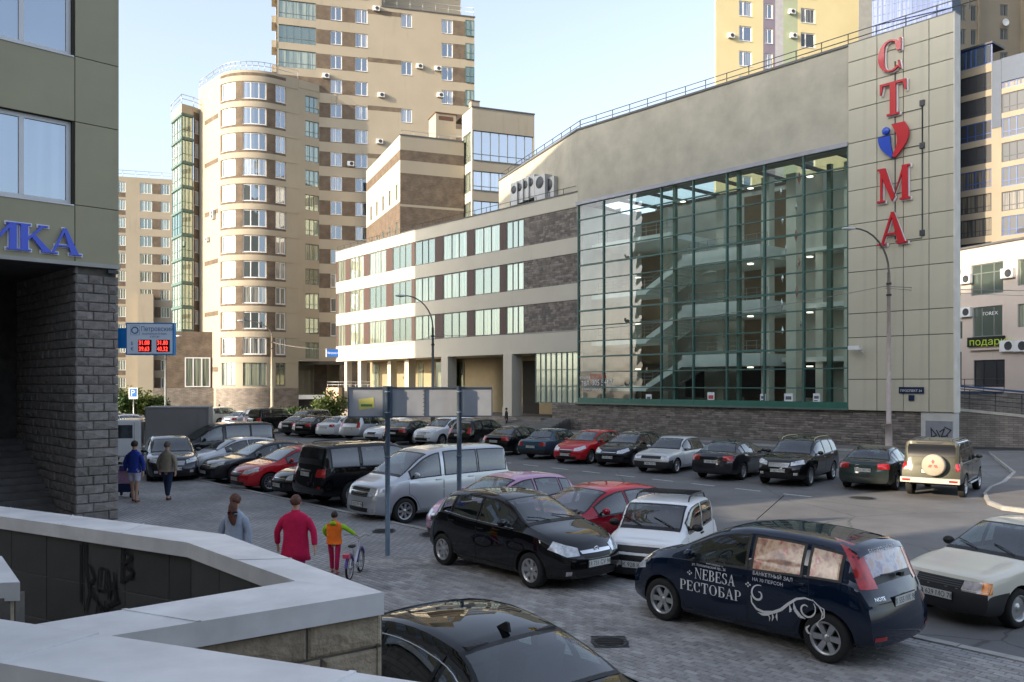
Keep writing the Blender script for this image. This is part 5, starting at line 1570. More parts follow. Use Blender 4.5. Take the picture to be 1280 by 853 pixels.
# blue glazed roof conservatory behind the pylon
PQ = atY(1090, 480, 96); FQ = Frame((PQ.x, PQ.y), (.80, -.60))
gq = thing('glazed_tower', 'blue framed glass tower corner showing above the clinic pylon', 'building', (PQ.x, PQ.y, 0))
LQ = FQ.U(1190); 
nb = 4
for r_ in range(12):
    for c_ in range(nb):
        a = LQ*c_/nb; b = LQ*(c_+1)/nb
        add_window(FQ, gq, a, b, 26+r_*2.9, 26+r_*2.9+2.8, mull=(.25, .5, .75), trans=(.33, .66), fw=.10, fmat=BLUEF, pmat=panemat('blue grey pane', .04, (.03, .05, .11), (.10, .13, .2), (.22, .28, .45), .8), sill=False, key='Q')
m_ = MB(); m_.box(0, LQ, .2, 5, 18, 62); FQ.put(m_, 'core', mat('blue grey core', (.08, .10, .14), .8), gq)
m_ = MB()
for r_ in range(13): m_.box(0, LQ, -.05, .2, 25.85+r_*2.9, 26+r_*2.9)
FQ.put(m_, 'bands', BLUEF, gq)
# H2: balcony tower at the right edge
P2 = atY(1188, 480, 97); FH2 = Frame((P2.x, P2.y), (.62, -.785))
TAN = mat('tan render', (.27, .23, .17), .9, var=.06, scale=.3, stain=.08); SLATE = mat('slate blue panel', (.075, .095, .13), .7, var=.06)
h2 = thing('apartment_tower', 'tan apartment tower with dark glazed balconies at the right edge, behind the shops', 'building', (P2.x, P2.y, 0))
u2 = FH2.U
ua, ub2, uc, ud, ue = u2(1199), u2(1240), u2(1252), u2(1283), u2(1300)
fh2 = 30*FH2.Y(1220)/F
zt2 = FH2.z(1220, 84)
rows2 = [zt2-.05-fh2*k for k in range(1, 13)]
holes = []
for k in range(12):
    z = zt2 - .9 - 1.95 - k*fh2
    if z < 1: break
    holes.append((ua, ub2-.05, z, z+1.95)); holes.append((uc, ud, z-.25, z+1.8))
zones = [(ub2, ue, FH2.z(1260, 160), FH2.z(1260, 70), 1)]
FH2.put(wall_mesh(-.6, ue, 0, zt2, [h for h in holes if h[3] < zt2-.3], [], .3), 'wall', [TAN, SLATE], h2)
m_ = MB(); m_.box(ub2, uc-.02, -.06, 0, FH2.z(1246, 160), FH2.z(1246, 76)); m_.box(uc, ue, -.055, -.003, FH2.z(1265, 100), FH2.z(1265, 70)); FH2.put(m_, 'panel', SLATE, h2)
fcyc = [NAVYF, NAVYF, BLUEF, NAVYF, BLUEF, NAVYF]
for i, h in enumerate(holes):
    if h[3] < zt2-.3:
        add_window(FH2, h2, *h, mull=(.25, .5, .75) if h[0] == ua else (.3, .6), trans=(.3,), fw=.09, fmat=fcyc[(i//2) % 6] if h[0] == ua else BLUEF if i % 4 == 1 else NAVYF, pmat=PANED, sill=False, key='H2%d' % (i % 2))
# top glazed balcony
add_window(FH2, h2, ua-.05, ub2, zt2, zt2+2.1, mull=(.2, .35, .5, .8), fw=.12, fmat=BLUEF, pmat=PANE, sill=False, key='H2t')
m_ = MB(); m_.box(ua-.1, ub2+.1, -.15, 3, zt2+2.1, zt2+2.3); FH2.put(m_, 'balcony_roof', NAVYF, h2)
m_ = MB(); m_.box(-.6, ue, .35, 6, 0, zt2-.1); FH2.put(m_, 'core', DARKIN, h2)
# back volume
P3 = atY(1188, 480, 106); F3 = Frame((P3.x, P3.y), (.97, .1))
h3 = thing('apartment_tower', 'tan tower slab with narrow windows at the top right corner', 'building', (P3.x, P3.y, 0))
holes = []
z1_ = F3.z(1205, 56)
for k in range(-4, 8):
    for a, b in ((1200, 1207), (1213.5, 1220), (1250, 1260)):
        z = z1_+k*2.95 + (.8 if a > 1240 else 0); holes.append((F3.U(a), F3.U(b), z, z+(1.9 if a < 1240 else 1.4)))
F3.put(wall_mesh(0, F3.U(1310), 20, 66, holes, [(F3.U(1222), F3.U(1224), 20, 66, 1)], .25), 'wall', [TAN, DARKIN], h3)
for h in holes: add_window(F3, h3, *h, mull=(.5,), fw=.1, fmat=GREYF, pmat=PANED, sill=False, key='H3')
m_ = MB(); m_.box(F3.U(1275), F3.U(1277), -1.2, 0, 20, 66); m_.box(F3.U(1222), F3.U(1224), -.3, 0, 20, 66); F3.put(m_, 'fin', TAN, h3)
m_ = MB(); m_.box(0, F3.U(1310), .3, 10, 20, 66); F3.put(m_, 'core', DARKIN, h3)
# satellite dish
m_ = MB(); m_.lathe([(0, .1), (.3, .04), (.42, -.02), (.44, -.02), (.44, 0), (.3, .07), (0, .13)], 'y', 16, (F3.U(1254), -.5, F3.z(1254, 30))); F3.put(m_, 'satellite_dish', WHITEP, h3)

# ============================================================ I: shops building at the right
PI = Vector(((1193-640)*78/F, 78.0)); FI = Frame(tuple(PI), (.34, -.94))
ib = thing('shop_building', 'pale pink shop building with a gift shop sign, partly sunlit, at the right edge', 'building', (PI.x, PI.y, 0))
PK = mat('pale pink render', (.58, .49, .42), .9, var=.06, scale=.4, stain=.08)
uI = FI.U; zI = FI.z
IT = zI(1235, 307)
hs = [(uI(1214), uI(1254), zI(1235, 368), zI(1235, 329)), (uI(1216), uI(1253), zI(1235, 421), zI(1235, 383)), (uI(1217), uI(1256), zI(1235, 484), zI(1235, 450)),
      (uI(1195), uI(1201), zI(1198, 370), zI(1198, 338)), (uI(1195), uI(1203), zI(1198, 424), zI(1198, 402)), (uI(1195), uI(1202), zI(1198, 482), zI(1198, 440)),
      (uI(1272), uI(1285), zI(1276, 357), zI(1276, 324)), (uI(1272), uI(1285), zI(1276, 409), zI(1276, 380))]
LI = uI(1300)
FI.put(wall_mesh(-1, LI, 0, IT, hs, [], .3), 'wall', [PK], ib)
for i, h in enumerate(hs): add_window(FI, ib, *h, mull=(.3, .7) if h[1]-h[0] > 2 else (), trans=(.7,) if i == 0 else (), fw=.09, fmat=NAVYF if i in (2, 5) else GREYF, pmat=PANED if i in (2, 5) else PANEG, sill=False, key='I%d' % i)
m_ = MB(); m_.box(-1, LI, -.15, .4, IT, IT+.18); m_.box(-1, LI, .4, 8, 0, IT); FI.put(m_, 'core', ROOFM, ib)
m_ = MB(); m_.box(uI(1214), uI(1254), -.25, 0, zI(1235, 437)-.05, zI(1235, 437)+.06); FI.put(m_, 'canopy', PK, ib)
for px, py in ((1202, 356), (1202, 397), (1254, 349)): ac_unit(ib, FI, uI(px), zI(px, py), s=1.5)
for px in (1253, 1270): ac_unit(ib, FI, uI(px), zI(px, 440), s=1.7)
sg = MB(); a, b = uI(1211), uI(1257); sg.box(a, b, -.2, -.02, zI(1235, 433), zI(1235, 421)); s_o = FI.put(sg, 'sign_board', mat('black sign', (.01, .015, .01), .5, var=0), ib)
text_obj('lettering', 'подарки', .86, mat('green sign letter', (.45, .62, .05), .5, var=0), s_o, (a+.2, -.215, zI(1235, 431.5)), sx=1.25)
t_o = FI.place('lettering', text_mesh('TOREX', .42, 0, 'LEFT', 1.2), ib, uI(1226), .11, zI(1235, 394)); t_o.data.materials.clear(); t_o.data.materials.append(VIN)
# terrace, ramp and rails in front of the shops
m_ = MB(); m_.box(-1, LI, -4, 0, RZ, zI(1235, 491), 0); m_.box(-1, LI, -4.1, -3.9, zI(1235, 491), zI(1235, 491)+.15, 1)
FI.put(m_, 'terrace', [STONEBR, mat('blue edge', (.03, .07, .14), .5)], ib)
railing(FI, ib, -1, LI, zI(1235, 491)+.15, 1.0, 1.6, -3.9, m=NAVYF, r=.03)
m_ = MB()
for px in (1215, 1240): u = FI.U(px, 4.0); m_.box(u, u+1.6, -4.02, -4.0, 1.3, 1.9)
FI.put(m_, 'vent_opening', DARKIN, ib)
rp = thing('ramp_wall', 'stone access ramp with metal handrails at the right edge behind the off-roader', 'wall', (27, 50, 0))
FR_ = Frame((24.3, 48.5), (.80, -.30)); 
m_ = MB(); L_ = 14
m_.prism([(0, 0), (L_, 0), (L_, .65), (0, 2.05)], 0, .4, 0); m_.prism([(0, 2.05), (L_, .65), (L_, .80), (0, 2.2)], -.05, .45, 1)
FR_.put(m_, 'wall', [STONEBR, mat('pale cap stone', (.5, .47, .4), .8)], rp, fix=True)
m_ = MB()
for q in (.35, .6, .85, 1.1): m_.tube([(0, .2, 2.2+q), (L_, .2, .80+q)], .025, 5)
for k in range(12): u = L_*k/11; zz = 2.2-1.4*k/11; m_.tube([(u, .2, zz), (u, .2, zz+1.1)], .025, 5)
FR_.put(m_, 'handrail', DARKST, rp)
m_ = MB(); m_.tube([(0, .25, 3.45), (L_, .25, 2.05)], .06, 6); FR_.put(m_, 'handrail', mat('blue rail', (.04, .09, .2), .4, .3), rp)
# graffiti wall behind ramp
m_ = MB(); m_.box(-2, 22, 3.0, 3.3, RZ, 2.9); FR_.put(m_, 'wall', STONEBR, rp)

# ============================================================ unseen blocks added to shade the square and show in reflections
def plain_block(label, P, u, L_, dep, h, m, pm, rnd):
    fr = Frame(P, u); t = thing('apartment_block', label, 'building', (P[0], P[1], 0))
    hs = []; zs_ = []
    z = 4.2
    while z < h-3:
        x = 1.2
        while x < L_-2.6: hs.append((x, x+1.6, z, z+1.7)); x += 3.4
        zs_.append((0, L_, z, z+1.7, 1)); z += 2.95
    fr.put(wall_mesh(0, L_, 0, h, hs, zs_, .15), 'wall', [m, BROWNBR], t)
    pn = MB()
    for a, b, c_, e in hs: pn.quad((a, .12, c_), (b, .12, c_), (b, .12, e), (a, .12, e))
    o = fr.put(pn, 'windows', PANE, t); meta(o, kind='stuff')
    bb = MB(); bb.box(0, L_, .2, dep, 0, h); fr.put(bb, 'core', m, t)
    return t
plain_block('tall beige block added unseen to the left to shade the square', (-18.0, -25.1), (-.45, .89), 26.5, 14, 40, BEIGE, PANE, rs)  # added out of view; its end leaves a gap for one sun strip
sunb = thing('sunblocker', 'low annexe added unseen, left of the frame, to keep sun off near paving', 'building', (-34, 4, 0))
m_ = MB(); m_.box(-6, 5.6, -5.5, 3.0, 0, 12.6); m_.build('wall', OLIVE, sunb)  # unseen box added so the sun strip starts only far out

plain_block('long beige block added unseen behind the viewer to block sky light', (40, -17), (-1, 0), 56, 12, 19, BEIGE, PANE, rs)  # added out of view to cut sky light and darken car reflections
# ============================================================ cars
def pchip(pts):
    xs = [p[0] for p in pts]; ys = [p[1] for p in pts]; n = len(xs)
    h = [xs[i+1]-xs[i] for i in range(n-1)]; dl = [(ys[i+1]-ys[i])/h[i] for i in range(n-1)]
    m = [0.0]*n; m[0] = dl[0]; m[-1] = dl[-1]
    for i in range(1, n-1):
        if dl[i-1]*dl[i] <= 0: m[i] = 0
        else:
            w1 = 2*h[i]+h[i-1]; w2 = h[i]+2*h[i-1]; m[i] = (w1+w2)/(w1/dl[i-1]+w2/dl[i])
    def f(x):
        if x <= xs[0]: return ys[0]
        if x >= xs[-1]: return ys[-1]
        i = 0
        while x > xs[i+1]: i += 1
        t = (x-xs[i])/h[i]; t2 = t*t; t3 = t2*t
        return (2*t3-3*t2+1)*ys[i]+(t3-2*t2+t)*h[i]*m[i]+(-2*t3+3*t2)*ys[i+1]+(t3-t2)*h[i]*m[i+1]
    return f

def paintmat(name, col, metal=0.0, rough=0.35, dust=0.12):
    if name in MATS: return MATS[name]
    m, t, p = newmat(name); N = t.nodes; L = t.links
    p.inputs['Metallic'].default_value = metal; p.inputs['Roughness'].default_value = rough
    p.inputs['Coat Weight'].default_value = 1.0; p.inputs['Specular IOR Level'].default_value = 0.0; p.inputs['Coat Roughness'].default_value = 0.015; p.inputs['Coat IOR'].default_value = 1.55
    tc = N.new('ShaderNodeTexCoord'); sp = N.new('ShaderNodeSeparateXYZ'); L.new(tc.outputs['Object'], sp.inputs[0])
    nz = N.new('ShaderNodeTexNoise'); nz.inputs['Scale'].default_value = 3; nz.inputs['Detail'].default_value = 6; L.new(tc.outputs['Object'], nz.inputs['Vector'])
    # road dust low on the body
    mr = N.new('ShaderNodeMapRange'); mr.inputs['From Min'].default_value = .75; mr.inputs['From Max'].default_value = .15; mr.inputs['To Max'].default_value = 1
    L.new(sp.outputs[2], mr.inputs['Value'])
    mu = N.new('ShaderNodeMath'); mu.operation = 'MULTIPLY'; L.new(mr.outputs[0], mu.inputs[0]); L.new(nz.outputs['Fac'], mu.inputs[1])
    ms = N.new('ShaderNodeMath'); ms.operation = 'MULTIPLY'; ms.inputs[1].default_value = dust*2.4; ms.use_clamp = True; L.new(mu.outputs[0], ms.inputs[0])
    mx = N.new('ShaderNodeMix'); mx.data_type = 'RGBA'; mx.inputs[6].default_value = (*col, 1); mx.inputs[7].default_value = (.16, .14, .12, 1)
    L.new(ms.outputs[0], mx.inputs[0]); L.new(mx.outputs[2], p.inputs['Base Color'])
    m2 = N.new('ShaderNodeMath'); m2.operation = 'SUBTRACT'; m2.inputs[0].default_value = 1.0; L.new(ms.outputs[0], m2.inputs[1]); L.new(m2.outputs[0], p.inputs['Coat Weight'])
    MATS[name] = m; return m

def carglass(name, base, refl=.10):
    if name in MATS: return MATS[name]
    m, t, p = newmat(name); N = t.nodes; L = t.links
    p.inputs['Roughness'].default_value = .5
    tc = N.new('ShaderNodeTexCoord')
    nz = N.new('ShaderNodeTexNoise'); nz.inputs['Scale'].default_value = 2.4; nz.inputs['Detail'].default_value = 2; L.new(tc.outputs['Object'], nz.inputs['Vector'])
    r = N.new('ShaderNodeMapRange'); r.inputs['From Min'].default_value = .35; r.inputs['From Max'].default_value = .7; r.inputs['To Min'].default_value = .35; r.inputs['To Max'].default_value = 1.8
    L.new(nz.outputs['Fac'], r.inputs['Value'])
    mu = N.new('ShaderNodeVectorMath'); mu.operation = 'MULTIPLY'; mu.inputs[0].default_value = base; L.new(r.outputs[0], mu.inputs[1]); L.new(mu.outputs[0], p.inputs['Base Color'])
    gl = N.new('ShaderNodeBsdfGlossy'); gl.inputs['Roughness'].default_value = .015; gl.inputs['Color'].default_value = (.86, .95, 1, 1)
    fr = N.new('ShaderNodeFresnel'); fr.inputs['IOR'].default_value = 1.55
    ad = N.new('ShaderNodeMath'); ad.operation = 'ADD'; ad.use_clamp = True; ad.inputs[1].default_value = refl; L.new(fr.outputs[0], ad.inputs[0])
    ms = N.new('ShaderNodeMixShader'); L.new(ad.outputs[0], ms.inputs[0]); L.new(p.outputs[0], ms.inputs[1]); L.new(gl.outputs[0], ms.inputs[2])
    L.new(ms.outputs[0], N['Material Output'].inputs[0]); MATS[name] = m; return m
CG = clearglass('tinted car glass', (.16, .19, .20), .12, .06)
CGC = clearglass('clear car glass', (.60, .70, .68), .13, .06)
TGL = carglass('truck glass', (.03, .04, .05), .12)
TRIM = mat('black trim', (.012, .012, .013), .45, var=0)
BUMP = mat('dark bumper plastic', (.03, .03, .032), .6, var=.1)
CHR = mat('chrome', (.75, .75, .76), .12, 1.0, var=0)
RIMA = mat('alloy rim', (.50, .50, .50), .3, .75, var=.06)
RIMD = mat('rim shadow', (.02, .02, .02), .7, var=0)
TYRE = mat('tyre rubber', (.02, .02, .02), .85, var=.2, scale=20)
WELL = mat('wheel well', (.006, .006, .006), .95, var=0)
def lampmat(name, col, rough=.12):
    m = mat(name, col, rough, .25, var=.35, scale=14, coat=1.0); return m
HEADL = lampmat('headlight glass', (.62, .64, .66)); HEADD = lampmat('smoked headlight', (.12, .12, .125)); TAILR = lampmat('red tail light', (.42, .012, .015)); AMB = lampmat('amber lamp', (.7, .22, .02)); CLRL = lampmat('clear lamp', (.55, .5, .5))
PLATE = mat('licence plate white', (.66, .66, .62), .5, var=.05); PLTX = mat('plate ink', (.02, .02, .02), .6, var=0)

def wheel_meshes(r, style, seed=0):
    key = ('wheel', round(r, 3), style)
    if key in WCACHE: return WCACHE[key]
    w = .20; rr_ = r*.66
    mb = MB()
    mb.lathe([(rr_, -w/2+.012), (rr_+.02, -w/2), (r*.93, -w/2), (r*.985, -w/2+.025), (r, -w*.22), (r, w*.22), (r*.985, w/2-.025), (r*.93, w/2), (rr_+.02, w/2), (rr_, w/2-.012)], 'y', 28, m=0)
    tm = mb.mesh('tyre', TYRE)
    mb = MB()
    # rim built facing +y (outside)
    mb.lathe([(rr_+.004, w/2-.008), (rr_-.012, w/2-.006), (rr_-.028, w/2-.03), (rr_-.035, -.02)], 'y', 28, m=0)
    mb.lathe([(0, .0), (rr_-.03, .0)], 'y', 20, m=1)
    n = {'alloy5': 5, 'alloy7': 7, 'alloy10': 10, 'cover': 7, 'steel': 0, 'alloy6': 6}[style]
    yo = w/2-.03
    for k in range(n):
        a = 2*math.pi*k/n; wd = {5: .34, 6: .27, 7: .22, 10: .12}[n]*1.0
        if style == 'cover': wd = .30
        c, s = math.cos(a), math.sin(a); px, pz = -s, c
        def P(rad, off, y): return (c*rad+px*off, y, s*rad+pz*off)
        r0, r1 = .05, rr_-.02; h0, h1 = rr_*wd*.55, rr_*wd*.75
        A_ = [P(r0, -h0, yo-.012), P(r0, h0, yo-.012), P(r1, h1, yo), P(r1, -h1, yo)]
        B_ = [P(r0, -h0, yo-.05), P(r0, h0, yo-.05), P(r1, h1, yo-.04), P(r1, -h1, yo-.04)]
        mb.quad(*A_, m=0); mb.quad(A_[1], B_[1], B_[2], A_[2], 0); mb.quad(A_[0], A_[3], B_[3], B_[0], 0)
    if style == 'steel':
        mb.lathe([(rr_*.95, yo-.03), (rr_*.7, yo-.005), (rr_*.45, yo-.03), (rr_*.3, yo-.01), (0, yo)], 'y', 20, m=0)
    mb.lathe([(0, yo+.002), (.04, yo), (.052, yo-.01), (.052, yo-.05)], 'y', 14, m=0)
    rm = mb.mesh('rim', [RIMA, RIMD]); mb.fixn(rm)
    WCACHE[key] = (tm, rm); return tm, rm

class CarModel: pass
MODELS = {}
def car_model(key, L, W, H, wb, fo, r, top, belt, screen, rearg, wins, hoodw=.80, roofw=.60, nose=(.16, .10), tailc=(.12, .06), zb=.20,
              nosez=None, tailz=None, doors=(), style='alloy5', lamps=None, tails=None, grille=None, plates=None, extra=None, crown=.05, glass=None,
              bumperdark=False, taper=(.80, .90), badge=None, side_top=.075, rgw=.07, wsw=.07):
    """top/belt: profile points measured from the nose; x forward, nose at +L/2"""
    M = CarModel(); M.L, M.W, M.H = L, W, H; M.wb, M.fo, M.r = wb, fo, r; M.key = key
    ft, fb = pchip(top), pchip(belt)
    nosez = nosez or [(zb, -.06), (zb+.15, 0), (.55, 0), (fb(0)-.02, -.05), (ft(0)+.02, -.12)]
    tailz = tailz or [(zb, -.08), (zb+.18, 0), (.55, 0), (fb(L)-.05, -.05), (ft(L)+.02, -.08)]
    fn, fz = pchip(nosez), pchip(tailz)
    hw = W/2
    wplan = pchip([(0, taper[0]), (.22, .90+.04*(taper[0] > .85)), (.55, .985), (1.0, 1.0), (L-1.2, 1.0), (L-.5, .985), (L-.18, .94), (L, taper[1])])
    keyx = sorted(set([0, .04, .1, .18, .28, .4, .55] + [p[0] for p in top] + [p[0] for p in belt] + list(screen) + list(rearg) + [q for w_ in wins for q in w_] + [screen[0]+.05, screen[1]-.03, rearg[0]+.03, rearg[1]-.04] + [L, L-.04, L-.1, L-.18, L-.3, L-.45] + [L*i/26 for i in range(27)]))
    st = [keyx[0]]
    hard = set(round(q, 3) for q in [q for w_ in wins for q in w_] + [screen[0]+.05, screen[1]-.03, rearg[0]+.03, rearg[1]-.04])
    for x in keyx[1:]:
        if x > L: continue
        if x-st[-1] > .028 : st.append(x)
        elif round(x, 3) in hard and round(st[-1], 3) not in hard: st[-1] = x
    st[-1] = L
    zbf = pchip([(0, zb+.03), (.3, zb-.01), (fo+wb/2, zb-.02), (L-.4, zb+.02), (L, zb+.09)])
    def rows(x):
        w = hw*wplan(x); zt = ft(x); zbl = min(fb(x), zt-.012); zbo = zbf(x)
        g = min(1, max(0, (zt-zbl-.06)/(.36)))
        g = g*g*(3-2*g)
        yb = w*.955
        yr = (yb*hoodw/.80*.80)*(1-g) + hw*roofw/.5*.5*1.0*g if False else yb*(.86*(1-g)) + (hw*roofw*1.0/.5*.5)*g
        # roofw is the roof half width as a fraction of half the body width
        yr = yb*.86*(1-g) + hw*roofw*g
        cr = crown*(.55+.45*g)
        ze = zt-cr
        ze = max(ze, zbl+.006)
        out = [(0, zbo), (.72*w, zbo), (.90*w, zbo+.02), (.975*w, zbo+.10), (.995*w, zbo+.38*(zbl-zbo)), (1.0*w, zbo+.62*(zbl-zbo)), (.99*w, zbl-.10*(zbl-zbo)-.02), (.972*w, zbl-.012), (yb, zbl)]
        e = .055*g+.0
        y3 = yr+e; z3 = ze-.05*g
        for t in (.25, .5, .75): out.append((yb+(y3-yb)*t + .018*g*math.sin(math.pi*t), zbl+(z3-zbl)*t))
        out += [(y3, z3), (yr+.018*g, ze-.012*g), (yr-.03, ze+.012*g+.004), (.80*yr, zt-.36*cr*1.0), (.5*yr, zt-.14*cr), (.2*yr, zt-.02*cr), (0, zt)]
        return out
    S = [rows(x) for x in st]; nr = len(S[0])
    V = []; Fc = []
    def xof(x, y, j, wloc):
        # plan curvature and raked ends
        q = min(1.25, abs(y)/hw)
        dn = max(0, 1-x/.85); dt = max(0, 1-(L-x)/.75)
        z0 = S[0][j][1]; z1 = S[-1][j][1]
        o = -nose[0]*(q**2.6)*dn**1.2 + fn(z0)*dn**1.5
        o2 = tailc[0]*(q**2.8)*dt**1.2 - fz(z1)*dt**1.5
        # windscreen and rear window bow
        return L/2 - x + o + o2
    idx = {}
    for i, x in enumerate(st):
        for j in range(nr):
            y, z = S[i][j]
            for sgn in ((1,) if j in (0, nr-1) else (1, -1)):
                idx[(i, j, sgn)] = len(V); V.append((xof(x, y, j, 0), sgn*y, z))
            if j in (0, nr-1): idx[(i, j, -1)] = idx[(i, j, 1)]
    for i in range(len(st)-1):
        for j in range(nr-1):
            a, b, c, d_ = idx[(i, j, 1)], idx[(i+1, j, 1)], idx[(i+1, j+1, 1)], idx[(i, j+1, 1)]
            Fc.append([a, d_, c, b])
            a, b, c, d_ = idx[(i, j, -1)], idx[(i+1, j, -1)], idx[(i+1, j+1, -1)], idx[(i, j+1, -1)]
            Fc.append([a, b, c, d_])
    nside = []
    for i in range(len(st)-1):
        xa_, xb_ = st[i], st[i+1]
        for j in range(nr-1):
            side = 8 <= j <= 11 and any(xa_ > w_[0]-.012 and xb_ < w_[1]+.012 for w_ in wins) and rows(xa_)[12][1]-rows(xa_)[8][1] > .06 and rows(xb_)[12][1]-rows(xb_)[8][1] > .06
            top_ = j >= 14 and ((xa_ > screen[0]+.04 and xb_ < screen[1]-.02) or (xa_ > rearg[0]+.02 and xb_ < rearg[1]-.03))
            if side or top_:
                for sg in (1, -1): nside.append(sum((Vector(V[idx[(a, b, sg)]]) for a, b in ((i, j), (i+1, j), (i+1, j+1), (i, j+1))), Vector())/4)
    # end caps, row by row with columns
    NC = 10
    for end, i in ((0, 0), (1, len(st)-1)):
        prev = None; x = st[i]
        for j in range(0, nr):
            y, z = S[i][j]
            if j in (0, nr-1): cur = [idx[(i, j, 1)]]
            else:
                cur = [idx[(i, j, -1)]]
                for k in range(1, NC):
                    yy = -y+2*y*k/NC; 
                    # crown of end centre follows the row height
                    V.append((xof(x, yy, j, 0), yy, z)); cur.append(len(V)-1)
                cur.append(idx[(i, j, 1)])
            if prev is not None:
                if len(prev) == 1:
                    for k in range(NC): Fc.append([prev[0], cur[k], cur[k+1]] if end == 0 else [prev[0], cur[k+1], cur[k]])
                elif len(cur) == 1:
                    for k in range(NC): Fc.append([prev[k], cur[0], prev[k+1]] if end == 0 else [prev[k], prev[k+1], cur[0]])
                else:
                    for k in range(NC): Fc.append([prev[k], cur[k], cur[k+1], prev[k+1]] if end == 0 else [prev[k], prev[k+1], cur[k+1], cur[k]])
            prev = cur
    me = bpy.data.meshes.new('body'); me.from_pydata(V, [], Fc); me.update()
    bm = bmesh.new(); bm.from_mesh(me)
    bmesh.ops.remove_doubles(bm, verts=bm.verts, dist=.0006); bmesh.ops.recalc_face_normals(bm, faces=bm.faces)
    bvh = BVHTree.FromBMesh(bm); bm.to_mesh(me); bm.free()
    M.bvh = bvh
    ax = [L/2-fo, L/2-fo-wb]; M.ax = ax
    # wheel arches cut with a boolean
    tmp = bpy.data.objects.new('body', me); COL.objects.link(tmp)
    cb = MB(); ra = r+.055
    for xa in ax:
        for s in (1, -1):
            n0 = len(cb.v); seg = 28; yi, yo_ = s*(hw-.27), s*(hw+.25)
            for k in range(seg):
                a = 2*math.pi*k/seg; cb.v.append((xa+ra*math.cos(a), yi, r+ra*math.sin(a)))
            for k in range(seg):
                a = 2*math.pi*k/seg; cb.v.append((xa+ra*math.cos(a), yo_, r+ra*math.sin(a)))
            for k in range(seg):
                k2 = (k+1) % seg; cb.f.append((n0+k, n0+k2, n0+seg+k2, n0+seg+k)); cb.m.append(0); cb.smooth.append(False)
            cb.f.append(tuple(n0+k for k in range(seg))); cb.f.append(tuple(n0+seg+k for k in reversed(range(seg)))); cb.m += [0, 0]; cb.smooth += [False, False]
    cme = cb.mesh('cut', WELL); cb.fixn(cme); cut = bpy.data.objects.new('cut', cme); COL.objects.link(cut)
    md = tmp.modifiers.new('b', 'BOOLEAN'); md.operation = 'DIFFERENCE'; md.object = cut; md.solver = 'EXACT'
    bpy.context.view_layer.update()
    me2 = bpy.data.meshes.new_from_object(tmp.evaluated_get(bpy.context.evaluated_depsgraph_get()))
    COL.objects.unlink(tmp); COL.objects.unlink(cut); bpy.data.objects.remove(tmp); bpy.data.objects.remove(cut)
    if len(me2.polygons) < 200: me2 = me
    me2.materials.clear(); me2.materials.append(BLACKM); me2.materials.append(WELL); me2.materials.append(BUMP)
    for p in me2.polygons:
        c = p.center; mi = 0
        for xa in ax:
            if math.hypot(c.x-xa, c.z-r) < ra+.004 and abs(c.y) < hw-.01 and (abs(abs(c.y)-(hw-.27)) < .01 or math.hypot(c.x-xa, c.z-r) > ra*.9) and c.z > zb+.0:
                # inside of the cut only: normal points to the axis or outward in y on the inner disc
                n = p.normal
                rad = Vector((c.x-xa, 0, c.z-r)); 
                if rad.length > .01 and n.dot(rad.normalized()) < -.5: mi = 1
                if abs(abs(c.y)-(hw-.27)) < .01: mi = 1
        if p.normal.z < -.9 and c.z < zb+.12: mi = 1
        if bumperdark and mi == 0 and c.z < bumperdark and (abs(c.x) > L/2-.55): mi = 2
        p.material_index = mi; p.use_smooth = True
    from mathutils.kdtree import KDTree
    kd = KDTree(len(nside))
    for i, c in enumerate(nside): kd.insert(c, i)
    kd.balance()
    bm = bmesh.new(); bm.from_mesh(me2)
    dead = [f for f in bm.faces if kd.find(f.calc_center_median())[2] < .004]
    bmesh.ops.delete(bm, geom=dead, context='FACES'); bm.to_mesh(me2); bm.free()
    try: me2.set_sharp_from_angle(angle=R(34))
    except Exception: pass
    M.body = me2; me2.name = 'body'
    M.ft, M.fb, M.hw = ft, fb, hw
    xc, xh = screen; xr0, xr1 = rearg
    X = lambda x: L/2-x
    parts = []          # (name, mesh, children[(name, mesh)], paintable)
    def patch(tops, bots, dirv, off, nrow, m, name='patch', ncol=None, back=.05):
        """tops/bots: lists of 3-D points; projected onto the shell against direction dirv"""
        dirv = Vector(dirv).normalized(); mb = MB(); n = len(tops); G_ = []
        def interp(lst, t):
            f = t*(len(lst)-1); i = min(int(f), len(lst)-2); return Vector(lst[i]).lerp(Vector(lst[i+1]), f-i)
        nc = ncol or (n-1)
        for i in range(nc+1):
            col = []
            for j in range(nrow+1):
                p = interp(tops, i/nc).lerp(interp(bots, i/nc), j/nrow)
                h = bvh.ray_cast(p+dirv*3, -dirv)
                if h[0] is None: q = p
                else:
                    nn = h[1]; nn = nn if nn.dot(dirv) > 0 else -nn
                    q = h[0]+nn*off
                col.append(q)
            G_.append(col)
        base = len(mb.v)
        for c_ in G_: mb.v += [tuple(q) for q in c_]
        for i in range(nc):
            for j in range(nrow):
                a = base+i*(nrow+1)+j; b = a+nrow+1
                mb.f.append((a, a+1, b+1, b)); mb.m.append(0); mb.smooth.append(True)
        me_ = mb.mesh(name, m)
        # orient towards dirv
        bm_ = bmesh.new(); bm_.from_mesh(me_); tot = Vector()
        for f_ in bm_.faces: tot += f_.normal*f_.calc_area()
        if tot.dot(dirv) < 0: bmesh.ops.reverse_faces(bm_, faces=bm_.faces)
        bm_.to_mesh(me_); bm_.free()
        return me_
    M.patch = patch
